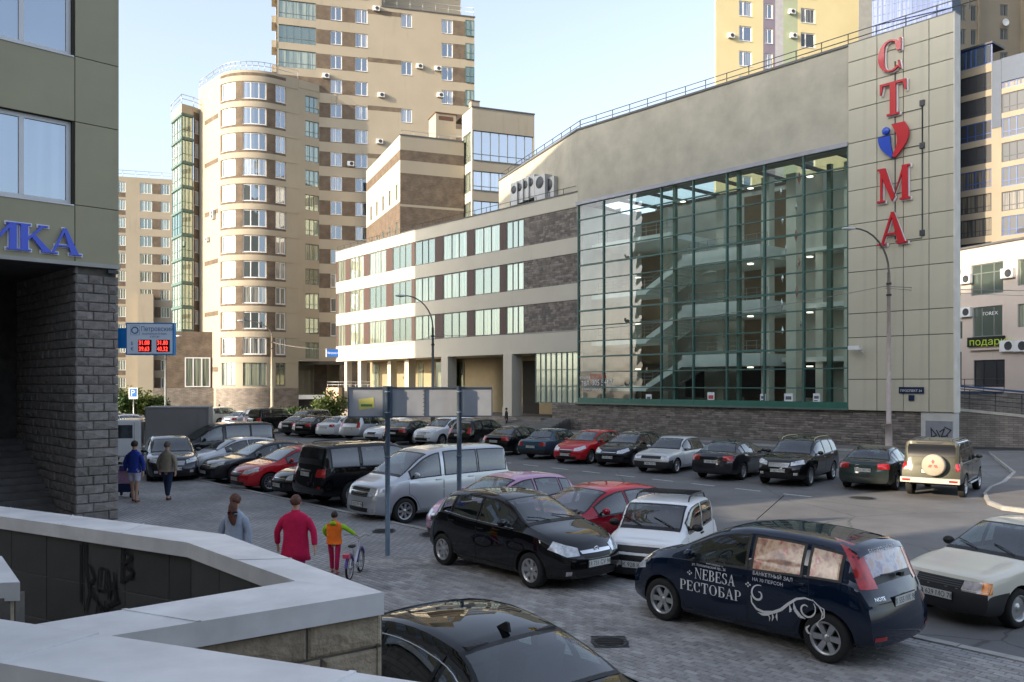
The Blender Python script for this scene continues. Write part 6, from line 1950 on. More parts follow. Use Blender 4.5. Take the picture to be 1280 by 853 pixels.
    def glazing(R_, dirv, off, name, m):
        """R_ = rows of points, first/last rows and columns form the black border"""
        dirv = Vector(dirv).normalized(); mb = MB(); nr_, nc = len(R_), len(R_[0])
        for row in R_:
            for p in row:
                p = Vector(p); h = bvh.ray_cast(p+dirv*3, -dirv)
                if h[0] is None: q = p
                else: nn = h[1] if h[1].dot(dirv) > 0 else -h[1]; q = h[0]+nn*off
                mb.v.append(tuple(q))
        for i in range(nr_-1):
            for j in range(nc-1):
                mb.f.append((i*nc+j, i*nc+j+1, (i+1)*nc+j+1, (i+1)*nc+j)); mb.m.append(1 if i in (0, nr_-2) or j in (0, nc-2) else 0); mb.smooth.append(True)
        me_ = mb.mesh(name, [m, TRIM]); tot = Vector()
        for f_ in me_.polygons: tot += f_.normal*f_.area
        if tot.dot(dirv) < 0: me_.flip_normals()
        return me_
    def joinm(meshes, name, m):
        bm_ = bmesh.new()
        for q in meshes: bm_.from_mesh(q)
        o = bpy.data.meshes.new(name); bm_.to_mesh(o); bm_.free(); o.materials.append(m)
        return o
    # windscreen / rear window
    def band(xa, xb, wfrac0, wfrac1, shrink):
        def wat(x):
            g = rows(x)[-5][0]; return g
        return wat
    ya = rows(xc+.02)[14][0] if False else None
    def topw(x): return rows(x)[13][0]
    dz = (ft(xh)-ft(xc))/(xh-xc); dws = Vector((dz, 0, 1)).normalized()
    x0_, x1_ = xc+.02, xh-.02
    ins = .075
    def wsp(x, ins_): w = max(.1, topw(x)-ins_); return [(X(x), w, ft(x)), (X(x), w*.5, ft(x)), (X(x), 0, ft(x)), (X(x), -w*.5, ft(x)), (X(x), -w, ft(x))]
    cc = (-1, -.95, -.7, -.4, -.1, .2, .5, .75, .95, 1)
    def across(x, gr): w = rows(x)[14][0]+gr; return [(X(x), w*c, ft(x)) for c in cc]
    GA = CGC if not (extra or {}).get('dark') else CG
    xs_ = [xh+.015, xh-.04] + [xh-.04+(xc+.09-xh+.04)*i/6 for i in range(1, 6)] + [xc+.09, xc+.0]
    parts.append(('windscreen', glazing([across(x, .025) for x in xs_], dws, .006, 'windscreen', CGC), [], None))
    dz = (ft(xr0)-ft(xr1))/(xr1-xr0); drg = Vector((-dz, 0, 1)).normalized()
    xs_ = [xr0-.01, xr0+.045] + [xr0+.045+(xr1-xr0-.10)*i/5 for i in range(1, 5)] + [xr1-.055, xr1-.01]
    parts.append(('rear_window', glazing([across(x, .02) for x in xs_], drg, .006, 'rear_window', GA), [], None))
    for s in (1, -1):
        for a, b in wins:
            xs_ = [a-.022, a+.018] + [a+(b-a)*i/9 for i in range(1, 9)] + [b-.018, b+.022]; R_ = []
            for x in xs_:
                zt_ = rows(x)[12][1]+.008; zb__ = fb(x)-.016
                zt_ = max(zt_, zb__+.03); hh_ = zt_-zb__; e = min(.028, hh_*.3)
                R_.append([(X(x), s*hw*1.2, z) for z in (zb__, zb__+e, zb__+hh_*.33, zb__+hh_*.66, zt_-e, zt_)])
            parts.append(('side_window', glazing(R_, (0, s, 0), .006, 'side_window', GA if a > wins[0][0] else CGC), [], None))
    # cabin: floor, dashboard, seats, steering wheel
    zf = zb+.10; zs = min(fb(L*.5), zb+.62); INT = mat('cabin trim', (.035, .034, .034), .8, var=.15, scale=6); SEATM = mat('seat cloth', (.06, .058, .06), .9, var=.2, scale=8)
    ib_ = MB(); xa_, xb_ = X(xc+.10), X(min(xr1, L-.25)); wi = hw*.86
    ib_.box(xb_, xa_, -wi, wi, zf-.02, zf); ib_.box(xa_-.30, xa_+.02, -wi*.92, wi*.92, fb(xc)-.20, fb(xc)-.03); ib_.box(xb_, xb_+.45, -wi*.9, wi*.9, fb(xr0)-.22, fb(xr0)-.10)
    seats = []; xf_ = X(wins[0][1]-.05); rowsx = [xf_] + ([xf_-.85] if L > 3.5 else [xf_-.62]) + ([xf_-1.7] if L > 4.7 and H > 1.8 else [])
    for k, xx in enumerate(rowsx):
        for yy in (-.36*W/1.7, .36*W/1.7):
            sb = MB(); zc_ = zb+.28 + (.22 if H > 1.75 else .08)
            sb.prism([(xx-.05, zc_), (xx+.48, zc_+.03), (xx+.48, zc_+.13), (xx+.08, zc_+.12), (xx-.10, zc_+.64), (xx-.20, zc_+.62)], yy-.23, yy+.23)
            sb.prism([(xx-.12, zc_+.66), (xx-.10, zc_+.80), (xx-.19, zc_+.81), (xx-.21, zc_+.67)], yy-.11, yy+.11)
            sb.v = [(v[0], v[1], v[2]) for v in sb.v]; sm_ = sb.mesh('seat', SEATM); sb.fixn(sm_); seats.append(('seat', sm_))
    sw_ = MB(); a_ = [2*math.pi*i/16 for i in range(17)]; xw = xf_+.62; zw = fb(xc)+.0
    sw_.tube([(xw-.08*math.sin(t), .36+.18*math.cos(t), zw+.16*math.sin(t)) for t in a_], .014, 5, cap=False); sw_.tube([(xw, .2, zw), (xw, .52, zw)], .018, 5); sw_.tube([(xw, .36, zw), (xw+.25, .36, zw-.1)], .03, 5)
    seats.append(('steering_wheel', sw_.mesh('steering_wheel', TRIM)))
    parts.append(('interior', ib_.mesh('interior', INT), seats, None))
    # doors: slightly proud leaf over a dark gap line, with handle
    for s in (1, -1):
        for di, (a, b) in enumerate(doors):
            def dp(off, g):
                n = 12; T = []; B = []
                for i in range(n+1):
                    x = a-g+(b-a+2*g)*i/n
                    zt_ = fb(x)+.008+g; zb__ = zbf(x)+.13-g
                    for xa in ax:
                        dxx = X(x)-xa
                        if abs(dxx) < ra+.05+(-g): zb__ = max(zb__, r+math.sqrt(max(0, (ra+.05-g)**2-dxx*dxx)))
                    T.append((X(x), s*hw*1.2, zt_)); B.append((X(x), s*hw*1.2, min(zb__, zt_-.02)))
                return T, B
            T, B = dp(0, .009); gap = patch(T, B, (0, s, 0), .0015, 6, BLACKM, 'door_gap', ncol=12)
            T, B = dp(0, 0); leaf = patch(T, B, (0, s, 0), .0045, 6, BLACKM, 'door', ncol=12)
            hx = b-.14; hz_ = fb(hx)-.10
            h = bvh.ray_cast(Vector((X(hx), s*3, hz_)), Vector((0, -s, 0))); hb = MB()
            if h[0]:
                y = h[0].y; hb.box(X(hx)-.085, X(hx)+.085, min(y, y+s*.03), max(y, y+s*.03), hz_-.014, hz_+.014)
            hm = hb.mesh('handle', BLACKM)
            parts.append(('door', leaf, [('door_gap', gap), ('handle', hm)], 'dh'))
    # mirrors
    for s in (1, -1):
        xm = xc+.30*(xh-xc) if False else wins[0][0]+.10; zm = fb(xm)+.06
        h = bvh.ray_cast(Vector((X(xm), s*3, zm)), Vector((0, -s, 0))); y = h[0].y if h[0] else s*hw*.9
        mb = MB(); mb.lathe([(0, -.055), (.05, -.05), (.078, -.02), (.085, .02), (.075, .045), (0, .046)], 'x', 12, (0, 0, 0))
        mb.v = [(X(xm)-v[0]*.8, y+s*(.13)+v[1]*1.25, zm+.04+v[2]*.85) for v in mb.v]
        mm = mb.mesh('mirror', BLACKM); mb.fixn(mm)
        ab = MB(); ab.tube([(X(xm), y-s*.02, zm), (X(xm), y+s*.08, zm+.02)], .022, 6); am = ab.mesh('mirror_arm', TRIM)
        parts.append(('mirror', mm, [('mirror_arm', am)], 'p'))
    # lamps and grille: lists of (name, mat, tops, bots, dir) with y given for the left side
    def both(name, m, T, B, dv_, off=.006, sub=None, rowsn=3, nc=6):
        for s in (1, -1):
            T2 = [(X(x), s*y, z) for x, y, z in T]; B2 = [(X(x), s*y, z) for x, y, z in B]
            parts.append((name, patch(T2, B2, (dv_[0], s*dv_[1], dv_[2]), off, rowsn, m, name, ncol=nc), [], None))
    def centre(name, m, T, B, dv_, off=.005, paintable=None, nc=8, rn=3):
        T2 = [(X(x), y, z) for x, y, z in T]; B2 = [(X(x), y, z) for x, y, z in B]
        parts.append((name, patch(T2, B2, dv_, off, rn, m, name, ncol=nc), [], paintable))
    M.parts = parts; M.both = both; M.centre = centre; M.X = X
    for a in (lamps or []): both(*a)
    for a in (tails or []): both(*a)
    for a in (grille or []): centre(*a)
    # plates
    pf = plates or (.42, .62)
    for which, z in (('f', pf[0]), ('r', pf[1])):
        sx = 1 if which == 'f' else -1
        h = bvh.ray_cast(Vector((sx*5, 0, z)), Vector((-sx, 0, 0))); x = h[0].x if h[0] else sx*L/2
        h2 = bvh.ray_cast(Vector((sx*5, 0, z+.05)), Vector((-sx, 0, 0))); x2 = h2[0].x if h2[0] else x
        x = max(x*sx, x2*sx)*sx
        mb = MB(); mb.box(min(x-.005*sx, x+sx*.018), max(x-.005*sx, x+sx*.018), -.26, .26, z-.056, z+.056)
        fb_ = MB(); fb_.box(min(x, x+sx*.012), max(x, x+sx*.012), -.275, .275, z-.068, z+.068)
        parts.append(('licence_plate', mb.mesh('licence_plate', PLATE), [('plate_frame', fb_.mesh('plate_frame', TRIM))], 'plate' + which))
        M.__dict__['plate_' + which] = (x+sx*.0195, z)
    M.style = style; M.extra = extra or {}
    MODELS[key] = M
    return M

def car(model, label, cat, pos, heading, pm, z=0.0, style=None, plate=None, group='parked cars', glassm=None, name='parked_car', nodetail=False, trimpaint=True):
    M = MODELS[model]; rz = math.atan2(heading[1], heading[0])
    root = thing(name, label, cat, (pos[0], pos[1], z), rz, group)
    o = link('body', M.body, root); paint(o, pm, 0)
    for nm, me, ch, pt in M.parts:
        p = link(nm, me, root)
        if pt in ('p', 'dh'): paint(p, pm if trimpaint or pt == 'dh' else TRIM, 0)
        for cn, cm in ch:
            c = link(cn, cm, p)
            if cn == 'handle' and trimpaint: paint(c, pm, 0)
    tm, rm = wheel_meshes(M.r, style or M.style)
    for xa in M.ax:
        for s in (1, -1):
            w = link('wheel', tm, root, (xa, s*(M.hw-.115), M.r)); w.rotation_euler = (0, 0, 0 if s == 1 else math.pi)
            w.rotation_euler.y = random.uniform(0, 6)*0
            link('rim', rm, w)
    if plate:
        for w_ in ('f', 'r'):
            x, zz = M.__dict__['plate_' + w_]
            me = text_mesh(plate, .105, 0, 'CENTER', .92); me.materials.clear(); me.materials.append(PLTX)
            t = link('plate_text', me, root, (x, 0, zz-.037)); t.rotation_euler = (0, 0, R(90) if w_ == 'f' else R(-90))
    return root

def near_n(h, p):
    """unit vector across the car pointing away from the viewer"""
    n = Vector((-h[1], h[0])); 
    return n if n.dot(Vector((p[0], p[1]))) > 0 else -n
def from_contact(model, px, py, which, h, z=RZ):
    M = MODELS[model]; h = Vector(h).normalized(); c = G(px, py, z).xy
    ax = c + near_n(h, c)*(M.W/2-.08)
    return ax - h*(M.ax[0] if which == 'F' else M.ax[1])

# ------------------------------------------------------------ the models
# small five door hatchback
car_model('small_hatch', 4.0, 1.72, 1.49, 2.51, .84, .305,
  top=[(0, .70), (.10, .79), (.45, .92), (.95, 1.03), (1.05, 1.06), (1.75, 1.40), (2.1, 1.475), (2.6, 1.49), (3.3, 1.43), (3.55, 1.34), (3.82, 1.02), (3.93, .92), (4.0, .80)],
  belt=[(0, .66), (.12, .74), (.5, .86), (1.0, .93), (2.5, .98), (3.4, 1.04), (3.8, .96), (4.0, .76)],
  screen=(1.0, 1.78), rearg=(3.47, 3.83), wins=[(1.36, 2.25), (2.33, 3.05), (3.12, 3.42)], doors=[(1.22, 2.28), (2.31, 3.16)], roofw=.66, style='cover', nose=(.30, .1), tailc=(.20, .06),
  lamps=[('headlight', HEADL, [(.42, .68, .84), (.25, .60, .80), (.10, .40, .74)], [(.50, .76, .70), (.15, .62, .60), (.02, .42, .62)], (1, .55, .25)),
         ('fog_light', CLRL, [(.1, .66, .36), (.1, .55, .36)], [(.1, .66, .29), (.1, .55, .29)], (1, .3, 0))],
  tails=[('tail_light', TAILR, [(3.62, .66, 1.12), (3.78, .62, 1.10)], [(3.78, .80, .84), (3.95, .62, .84)], (-.8, .8, .1))],
  grille=[('grille', TRIM, [(0, .34, .66), (0, 0, .67), (0, -.34, .66)], [(0, .30, .56), (0, 0, .55), (0, -.30, .56)], (1, 0, .1)),
          ('grille_bar', CHR, [(0, .36, .69), (0, 0, .695), (0, -.36, .69)], [(0, .34, .64), (0, 0, .635), (0, -.34, .64)], (1, 0, .1), .012),
          ('air_intake', TRIM, [(0, .5, .36), (0, -.5, .36)], [(0, .45, .26), (0, -.45, .26)], (1, 0, 0))], plates=(.47, .60))
# compact people carrier
car_model('mpv', 4.08, 1.69, 1.55, 2.60, .80, .312,
  top=[(0, .72), (.10, .82), (.40, .97), (.80, 1.07), (.92, 1.10), (1.75, 1.47), (2.1, 1.535), (2.6, 1.55), (3.45, 1.50), (3.72, 1.44), (3.95, 1.05), (4.02, .95), (4.08, .84)],
  belt=[(0, .68), (.12, .77), (.5, .90), (1.0, .965), (2.5, 1.01), (3.5, 1.05), (3.9, 1.0), (4.08, .80)],
  screen=(.92, 1.80), rearg=(3.70, 3.96), wins=[(1.26, 2.24), (2.33, 3.06), (3.16, 3.58)], doors=[(1.18, 2.28), (2.31, 3.18)], roofw=.72, style='alloy6', nose=(.28, .1), tailc=(.14, .05), crown=.06,
  lamps=[('headlight', HEADL, [(.55, .70, .93), (.35, .62, .90), (.14, .46, .80)], [(.45, .80, .74), (.12, .64, .64), (.03, .46, .66)], (1, .6, .3))],
  tails=[('tail_light', TAILR, [(3.52, .63, 1.52), (3.76, .60, 1.475)], [(3.88, .82, .98), (4.06, .64, .98)], (-.75, .8, .05), .008, None, 8, 5),
         ('reflector', TAILR, [(4.0, .72, .42), (4.05, .52, .42)], [(4.0, .72, .37), (4.05, .52, .37)], (-1, .3, 0))],
  grille=[('grille', TRIM, [(0, .36, .68), (0, -.36, .68)], [(0, .32, .56), (0, -.32, .56)], (1, 0, .1)), ('air_intake', TRIM, [(0, .5, .36), (0, -.5, .36)], [(0, .45, .26), (0, -.45, .26)], (1, 0, 0)),
          ('spoiler', BLACKM, [(3.60, .58, 1.5), (3.60, -.58, 1.5)], [(3.76, .58, 1.45), (3.76, -.58, 1.45)], (-.3, 0, 1), .012, 'p')], plates=(.42, .80))
# mid size hatch
car_model('hatch', 4.32, 1.78, 1.46, 2.62, .88, .318,
  top=[(0, .66), (.10, .75), (.5, .88), (1.05, .98), (1.2, 1.02), (1.98, 1.37), (2.35, 1.44), (2.8, 1.455), (3.5, 1.39), (3.8, 1.29), (4.1, 1.02), (4.24, .92), (4.32, .80)],
  belt=[(0, .62), (.12, .70), (.55, .82), (1.1, .90), (2.6, .945), (3.6, 1.00), (4.1, .93), (4.32, .74)],
  screen=(1.16, 2.0), rearg=(3.68, 4.1), wins=[(1.52, 2.42), (2.5, 3.24), (3.32, 3.62)], doors=[(1.38, 2.46), (2.49, 3.38)], roofw=.65, style='alloy5', nose=(.30, .1), tailc=(.20, .06),
  lamps=[('headlight', HEADL, [(.55, .74, .84), (.3, .64, .80), (.12, .42, .73)], [(.5, .82, .72), (.15, .66, .62), (.03, .44, .62)], (1, .55, .25))],
  tails=[('tail_light', TAILR, [(3.9, .70, 1.06), (4.1, .62, 1.04)], [(4.1, .84, .80), (4.27, .62, .80)], (-.8, .8, .1))],
  grille=[('grille', TRIM, [(0, .36, .64), (0, -.36, .64)], [(0, .32, .53), (0, -.32, .53)], (1, 0, .1)), ('grille_bar', CHR, [(0, .36, .66), (0, -.36, .66)], [(0, .36, .645), (0, -.36, .645)], (1, 0, .1), .01),
          ('air_intake', TRIM, [(0, .55, .36), (0, -.55, .36)], [(0, .5, .24), (0, -.5, .24)], (1, 0, 0))], plates=(.44, .60))
# saloon
car_model('sedan', 4.72, 1.80, 1.45, 2.75, .90, .325,
  top=[(0, .66), (.10, .75), (.6, .88), (1.2, .96), (1.34, .99), (2.12, 1.35), (2.5, 1.43), (2.9, 1.45), (3.4, 1.40), (3.65, 1.33), (4.15, 1.06), (4.3, 1.03), (4.6, 1.00), (4.72, .90)],
  belt=[(0, .62), (.12, .70), (.6, .82), (1.2, .90), (2.7, .94), (3.8, .985), (4.5, .94), (4.72, .80)],
  screen=(1.30, 2.14), rearg=(3.56, 4.14), wins=[(1.66, 2.56), (2.64, 3.42), (3.49, 3.78)], doors=[(1.52, 2.60), (2.63, 3.55)], roofw=.64, style='alloy5', nose=(.28, .1), tailc=(.20, .06),
  lamps=[('headlight', HEADL, [(.5, .76, .82), (.3, .66, .79), (.10, .42, .72)], [(.45, .82, .72), (.15, .66, .62), (.03, .44, .62)], (1, .55, .25))],
  tails=[('tail_light', TAILR, [(4.45, .78, .95), (4.66, .50, .95)], [(4.5, .84, .76), (4.70, .50, .78)], (-1, .6, .1))],
  grille=[('grille', TRIM, [(0, .34, .66), (0, -.34, .66)], [(0, .30, .52), (0, -.30, .52)], (1, 0, .1)), ('grille_bar', CHR, [(0, .36, .68), (0, -.36, .68)], [(0, .36, .66), (0, -.36, .66)], (1, 0, .1), .01),
          ('air_intake', TRIM, [(0, .55, .36), (0, -.55, .36)], [(0, .5, .24), (0, -.5, .24)], (1, 0, 0))], plates=(.42, .72))
# boxy saloon of the eighties/nineties
car_model('boxy_sedan', 4.4, 1.68, 1.42, 2.55, .78, .30,
  top=[(0, .70), (.05, .78), (.6, .86), (1.18, .93), (1.26, .96), (1.85, 1.33), (2.1, 1.40), (2.6, 1.42), (3.1, 1.38), (3.25, 1.34), (3.68, 1.02), (3.78, .99), (4.3, .95), (4.4, .86)],
  belt=[(0, .66), (.06, .73), (.6, .82), (1.2, .87), (2.6, .89), (3.7, .90), (4.3, .88), (4.4, .80)],
  screen=(1.22, 1.88), rearg=(3.2, 3.68), wins=[(1.5, 2.28), (2.35, 3.05), (3.11, 3.32)], doors=[(1.36, 2.31), (2.34, 3.16)], roofw=.68, style='steel', nose=(.10, .1), tailc=(.08, .06), taper=(.92, .93), crown=.035,
  lamps=[('headlight', HEADL, [(.1, .76, .73), (.03, .46, .73)], [(.1, .76, .60), (.0, .46, .60)], (1, .25, .05))],
  tails=[('tail_light', TAILR, [(4.3, .80, .84), (4.38, .50, .84)], [(4.3, .80, .66), (4.38, .50, .66)], (-1, .4, 0))],
  grille=[('grille', TRIM, [(0, .44, .72), (0, -.44, .72)], [(0, .44, .61), (0, -.44, .61)], (1, 0, 0))], plates=(.42, .62), bumperdark=.50)
# boxy hatch (beige, right edge)
car_model('boxy_hatch', 4.0, 1.65, 1.40, 2.46, .79, .295,
  top=[(0, .68), (.05, .76), (.5, .83), (1.12, .93), (1.2, .96), (1.9, 1.33), (2.2, 1.385), (2.6, 1.40), (3.1, 1.36), (3.3, 1.32), (3.82, .98), (3.9, .92), (4.0, .86)],
  belt=[(0, .64), (.06, .71), (.5, .79), (1.15, .87), (2.6, .90), (3.5, .92), (3.9, .86), (4.0, .78)],
  screen=(1.16, 1.93), rearg=(3.24, 3.80), wins=[(1.45, 2.3), (2.37, 3.05), (3.12, 3.38)], doors=[(1.3, 2.33), (2.36, 3.2)], roofw=.68, style='steel', nose=(.10, .1), tailc=(.08, .06), taper=(.93, .93), crown=.03,
  lamps=[('headlight', CLRL, [(.1, .66, .71), (.02, .40, .71)], [(.1, .66, .56), (.0, .40, .56)], (1, .2, .05)), ('turn_signal', AMB, [(.12, .80, .71), (.08, .67, .71)], [(.12, .80, .56), (.06, .67, .56)], (1, .5, 0))],
  tails=[('tail_light', TAILR, [(3.9, .78, .84), (3.98, .52, .84)], [(3.92, .78, .64), (4.0, .52, .64)], (-1, .4, 0))],
  grille=[('grille', TRIM, [(0, .38, .70), (0, -.38, .70)], [(0, .38, .57), (0, -.38, .57)], (1, 0, 0))] + [('grille_slat', mat('slat grey', (.08, .08, .08), .5), [(0, .37, .69-.028*k), (0, -.37, .69-.028*k)], [(0, .37, .68-.028*k), (0, -.37, .68-.028*k)], (1, 0, 0), .014) for k in range(4)], plates=(.46, .58), bumperdark=.545)
# tiny three door
car_model('micro_car', 3.2, 1.42, 1.40, 2.18, .55, .262,
  top=[(0, .70), (.05, .78), (.4, .84), (.70, .92), (.78, .95), (1.22, 1.33), (1.4, 1.38), (1.9, 1.40), (2.6, 1.37), (2.82, 1.33), (3.06, .95), (3.14, .88), (3.2, .82)],
  belt=[(0, .66), (.06, .73), (.4, .79), (.75, .86), (1.8, .88), (2.8, .90), (3.1, .85), (3.2, .76)],
  screen=(.74, 1.25), rearg=(2.80, 3.06), wins=[(.98, 1.86), (1.96, 2.66)], doors=[(.86, 1.92)], roofw=.80, style='steel', nose=(.07, .1), tailc=(.06, .05), taper=(.94, .95), crown=.03, side_top=.06,
  lamps=[('headlight', CLRL, [(.08, .62, .72), (.02, .40, .72)], [(.08, .62, .58), (.0, .40, .58)], (1, .2, .05)), ('turn_signal', AMB, [(.1, .68, .72), (.06, .63, .72)], [(.1, .68, .58), (.06, .63, .58)], (1, .6, 0))],
  tails=[('tail_light', TAILR, [(3.1, .66, .84), (3.17, .48, .84)], [(3.1, .66, .62), (3.18, .48, .62)], (-1, .4, 0))],
  grille=[('grille', TRIM, [(0, .39, .73), (0, -.39, .73)], [(0, .39, .48), (0, -.39, .48)], (1, 0, 0))], plates=(.42, .52), bumperdark=.44)
# crossover / estate
car_model('crossover', 4.60, 1.80, 1.66, 2.62, .92, .345,
  top=[(0, .78), (.08, .90), (.6, 1.02), (1.15, 1.08), (1.28, 1.12), (1.98, 1.53), (2.3, 1.61), (2.8, 1.64), (3.9, 1.60), (4.12, 1.55), (4.42, 1.12), (4.5, 1.02), (4.6, .90)],
  belt=[(0, .74), (.1, .84), (.6, .95), (1.2, 1.02), (2.6, 1.05), (3.9, 1.10), (4.4, 1.04), (4.6, .86)],
  screen=(1.24, 2.0), rearg=(4.08, 4.42), wins=[(1.6, 2.48), (2.56, 3.36), (3.44, 4.0)], doors=[(1.46, 2.52), (2.55, 3.5)], roofw=.70, style='alloy5', nose=(.24, .1), tailc=(.12, .05), zb=.27,
  lamps=[('headlight', HEADL, [(.5, .76, .96), (.12, .44, .88)], [(.4, .83, .82), (.03, .46, .76)], (1, .5, .2)), ('fog_light', CLRL, [(.1, .66, .52), (.1, .52, .52)], [(.1, .66, .43), (.1, .52, .43)], (1, .3, 0))],
  tails=[('tail_light', TAILR, [(4.25, .72, 1.2), (4.42, .64, 1.18)], [(4.42, .85, .86), (4.57, .64, .86)], (-.9, .7, .1))],
  grille=[('grille', mat('bright grille', (.35, .35, .35), .3, .8, var=.3, scale=30), [(0, .38, .86), (0, -.38, .86)], [(0, .34, .70), (0, -.34, .70)], (1, 0, .1)), ('air_intake', TRIM, [(0, .5, .50), (0, -.5, .50)], [(0, .45, .34), (0, -.45, .34)], (1, 0, 0))], plates=(.58, .78), extra={'dark': 1})
# big off-roader
car_model('suv', 4.9, 1.94, 1.87, 2.85, .92, .385,
  top=[(0, .95), (.06, 1.08), (.6, 1.16), (1.25, 1.21), (1.36, 1.25), (1.95, 1.73), (2.2, 1.81), (2.8, 1.86), (4.3, 1.84), (4.62, 1.80), (4.80, 1.25), (4.84, 1.15), (4.9, 1.05)],
  belt=[(0, .90), (.08, 1.0), (.6, 1.10), (1.3, 1.15), (2.6, 1.18), (4.3, 1.20), (4.75, 1.16), (4.9, 1.0)],
  screen=(1.33, 1.98), rearg=(4.60, 4.80), wins=[(1.66, 2.55), (2.64, 3.45), (3.54, 4.45)], doors=[(1.5, 2.6), (2.63, 3.55)], roofw=.74, style='alloy5', nose=(.20, .1), tailc=(.12, .05), zb=.32,
  lamps=[('headlight', HEADL, [(.35, .84, 1.08), (.08, .52, 1.04)], [(.3, .9, .88), (.03, .52, .88)], (1, .5, .1))],
  tails=[('tail_light', TAILR, [(4.7, .90, 1.16), (4.84, .62, 1.14)], [(4.74, .94, .92), (4.88, .62, .92)], (-1, .6, 0), .010), ('reflector', TAILR, [(4.8, .85, .66), (4.85, .72, .66)], [(4.8, .85, .60), (4.85, .72, .60)], (-1, .3, 0))],
  grille=[('grille', CHR, [(0, .46, 1.02), (0, -.46, 1.02)], [(0, .42, .84), (0, -.42, .84)], (1, 0, 0)), ('air_intake', TRIM, [(0, .55, .6), (0, -.55, .6)], [(0, .5, .44), (0, -.5, .44)], (1, 0, 0)),
          ('tailgate_trim', CHR, [(4.86, .30, 1.10), (4.86, -.30, 1.10)], [(4.86, .30, 1.07), (4.86, -.30, 1.07)], (-1, 0, 0), .012)], plates=(.70, .98), extra={'dark': 1})
# square off-roader with a spare wheel
car_model('offroader', 4.35, 1.76, 1.84, 2.60, .78, .375,
  top=[(0, .98), (.05, 1.06), (.6, 1.12), (1.22, 1.16), (1.3, 1.19), (1.72, 1.68), (1.9, 1.78), (2.4, 1.83), (3.95, 1.83), (4.2, 1.80), (4.30, 1.25), (4.32, 1.15), (4.35, 1.05)],
  belt=[(0, .92), (.06, 1.0), (.6, 1.06), (1.25, 1.10), (2.6, 1.12), (3.9, 1.12), (4.25, 1.10), (4.35, 1.0)],
  screen=(1.27, 1.75), rearg=(4.20, 4.30), wins=[(1.48, 2.3), (2.38, 3.1), (3.2, 4.05)], doors=[(1.36, 2.34), (2.37, 3.15)], roofw=.80, style='alloy6', nose=(.08, .1), tailc=(.05, .03), zb=.38, taper=(.93, .96), crown=.03,
  lamps=[('headlight', HEADL, [(.1, .78, 1.0), (.02, .5, 1.0)], [(.1, .78, .84), (.02, .5, .84)], (1, .3, 0))],
  tails=[('tail_light', TAILR, [(4.2, .86, 1.12), (4.32, .74, 1.12)], [(4.22, .86, .90), (4.33, .74, .90)], (-1, .5, 0), .01), ('reflector', TAILR, [(4.3, .74, .60), (4.3, .52, .60)], [(4.3, .74, .54), (4.3, .52, .54)], (-1, .2, 0), .02)],
  grille=[('grille', TRIM, [(0, .46, .98), (0, -.46, .98)], [(0, .46, .84), (0, -.46, .84)], (1, 0, 0))], plates=(.64, .86), extra={'dark': 1})
# one-box van
car_model('van', 4.75, 1.80, 1.92, 2.90, .90, .335,
  top=[(0, .86), (.06, .98), (.4, 1.10), (.72, 1.19), (.82, 1.23), (1.62, 1.76), (1.95, 1.86), (2.5, 1.91), (4.1, 1.90), (4.42, 1.86), (4.63, 1.25), (4.68, 1.15), (4.75, 1.0)],
  belt=[(0, .82), (.08, .92), (.4, 1.02), (.8, 1.12), (2.2, 1.18), (4.2, 1.20), (4.6, 1.16), (4.75, .95)],
  screen=(.80, 1.66), rearg=(4.40, 4.62), wins=[(1.10, 2.05), (2.20, 3.30), (3.36, 4.35)], doors=[(1.02, 2.1), (2.14, 3.2)], roofw=.76, style='alloy7', nose=(.22, .1), tailc=(.12, .05), zb=.24,
  lamps=[('headlight', HEADL, [(.35, .76, .94), (.05, .46, .92)], [(.3, .84, .74), (.02, .46, .74)], (1, .5, .1)), ('fog_light', CLRL, [(.1, .70, .42), (.1, .56, .42)], [(.1, .70, .34), (.1, .56, .34)], (1, .3, 0))],
  tails=[('tail_light', TAILR, [(4.5, .80, 1.25), (4.66, .68, 1.25)], [(4.58, .86, .95), (4.72, .68, .95)], (-1, .6, 0))],
  grille=[('grille', TRIM, [(0, .40, .94), (0, -.40, .94)], [(0, .38, .72), (0, -.38, .72)], (1, 0, 0))] + [('grille_slat', CHR, [(0, .41, .93-.045*k), (0, -.41, .93-.045*k)], [(0, .41, .915-.045*k), (0, -.41, .915-.045*k)], (1, 0, 0), .014) for k in range(5)] +
         [('air_intake', TRIM, [(0, .45, .44), (0, -.45, .44)], [(0, .42, .33), (0, -.42, .33)], (1, 0, 0))], plates=(.52, .8), extra={'dark': 1})

# ------------------------------------------------------------ paints
P = dict(black=paintmat('black car paint', (.003, .003, .004), .0, .3, .04), navy=paintmat('navy car paint', (.004, .012, .032), .1, .3, .05), red=paintmat('red car paint', (.50, .010, .018), .0, .3, .08),
  dred=paintmat('crimson car paint', (.36, .008, .026), .1, .3, .06), white=paintmat('white car paint', (.80, .81, .81), .0, .35, .10), silver=paintmat('silver car paint', (.55, .57, .60), .6, .32, .08),
  grey=paintmat('dark grey car paint', (.07, .075, .085), .5, .3, .10), pink=paintmat('lilac pink car paint', (.55, .30, .46), .3, .3, .06), teal=paintmat('blue green car paint', (.035, .09, .14), .4, .35, .12),
  beige=paintmat('beige car paint', (.72, .69, .58), .0, .4, .14), green=paintmat('dark green car paint', (.02, .035, .034), .4, .35, .25), lsilver=paintmat('light silver car paint', (.62, .63, .65), .5, .35, .1),
  char=paintmat('charcoal car paint', (.022, .024, .03), .5, .3, .06), blue=paintmat('steel blue car paint', (.16, .24, .34), .5, .3, .08))
A_ = (-.656, .754); An = (.656, -.754); Bn = (-.754, -.656); Bp = (.754, .656); Cp = (.6, .8); Cn = (-.6, -.8); Dp = (.5, .866); Dn = (-.5, -.866)
K = RZ
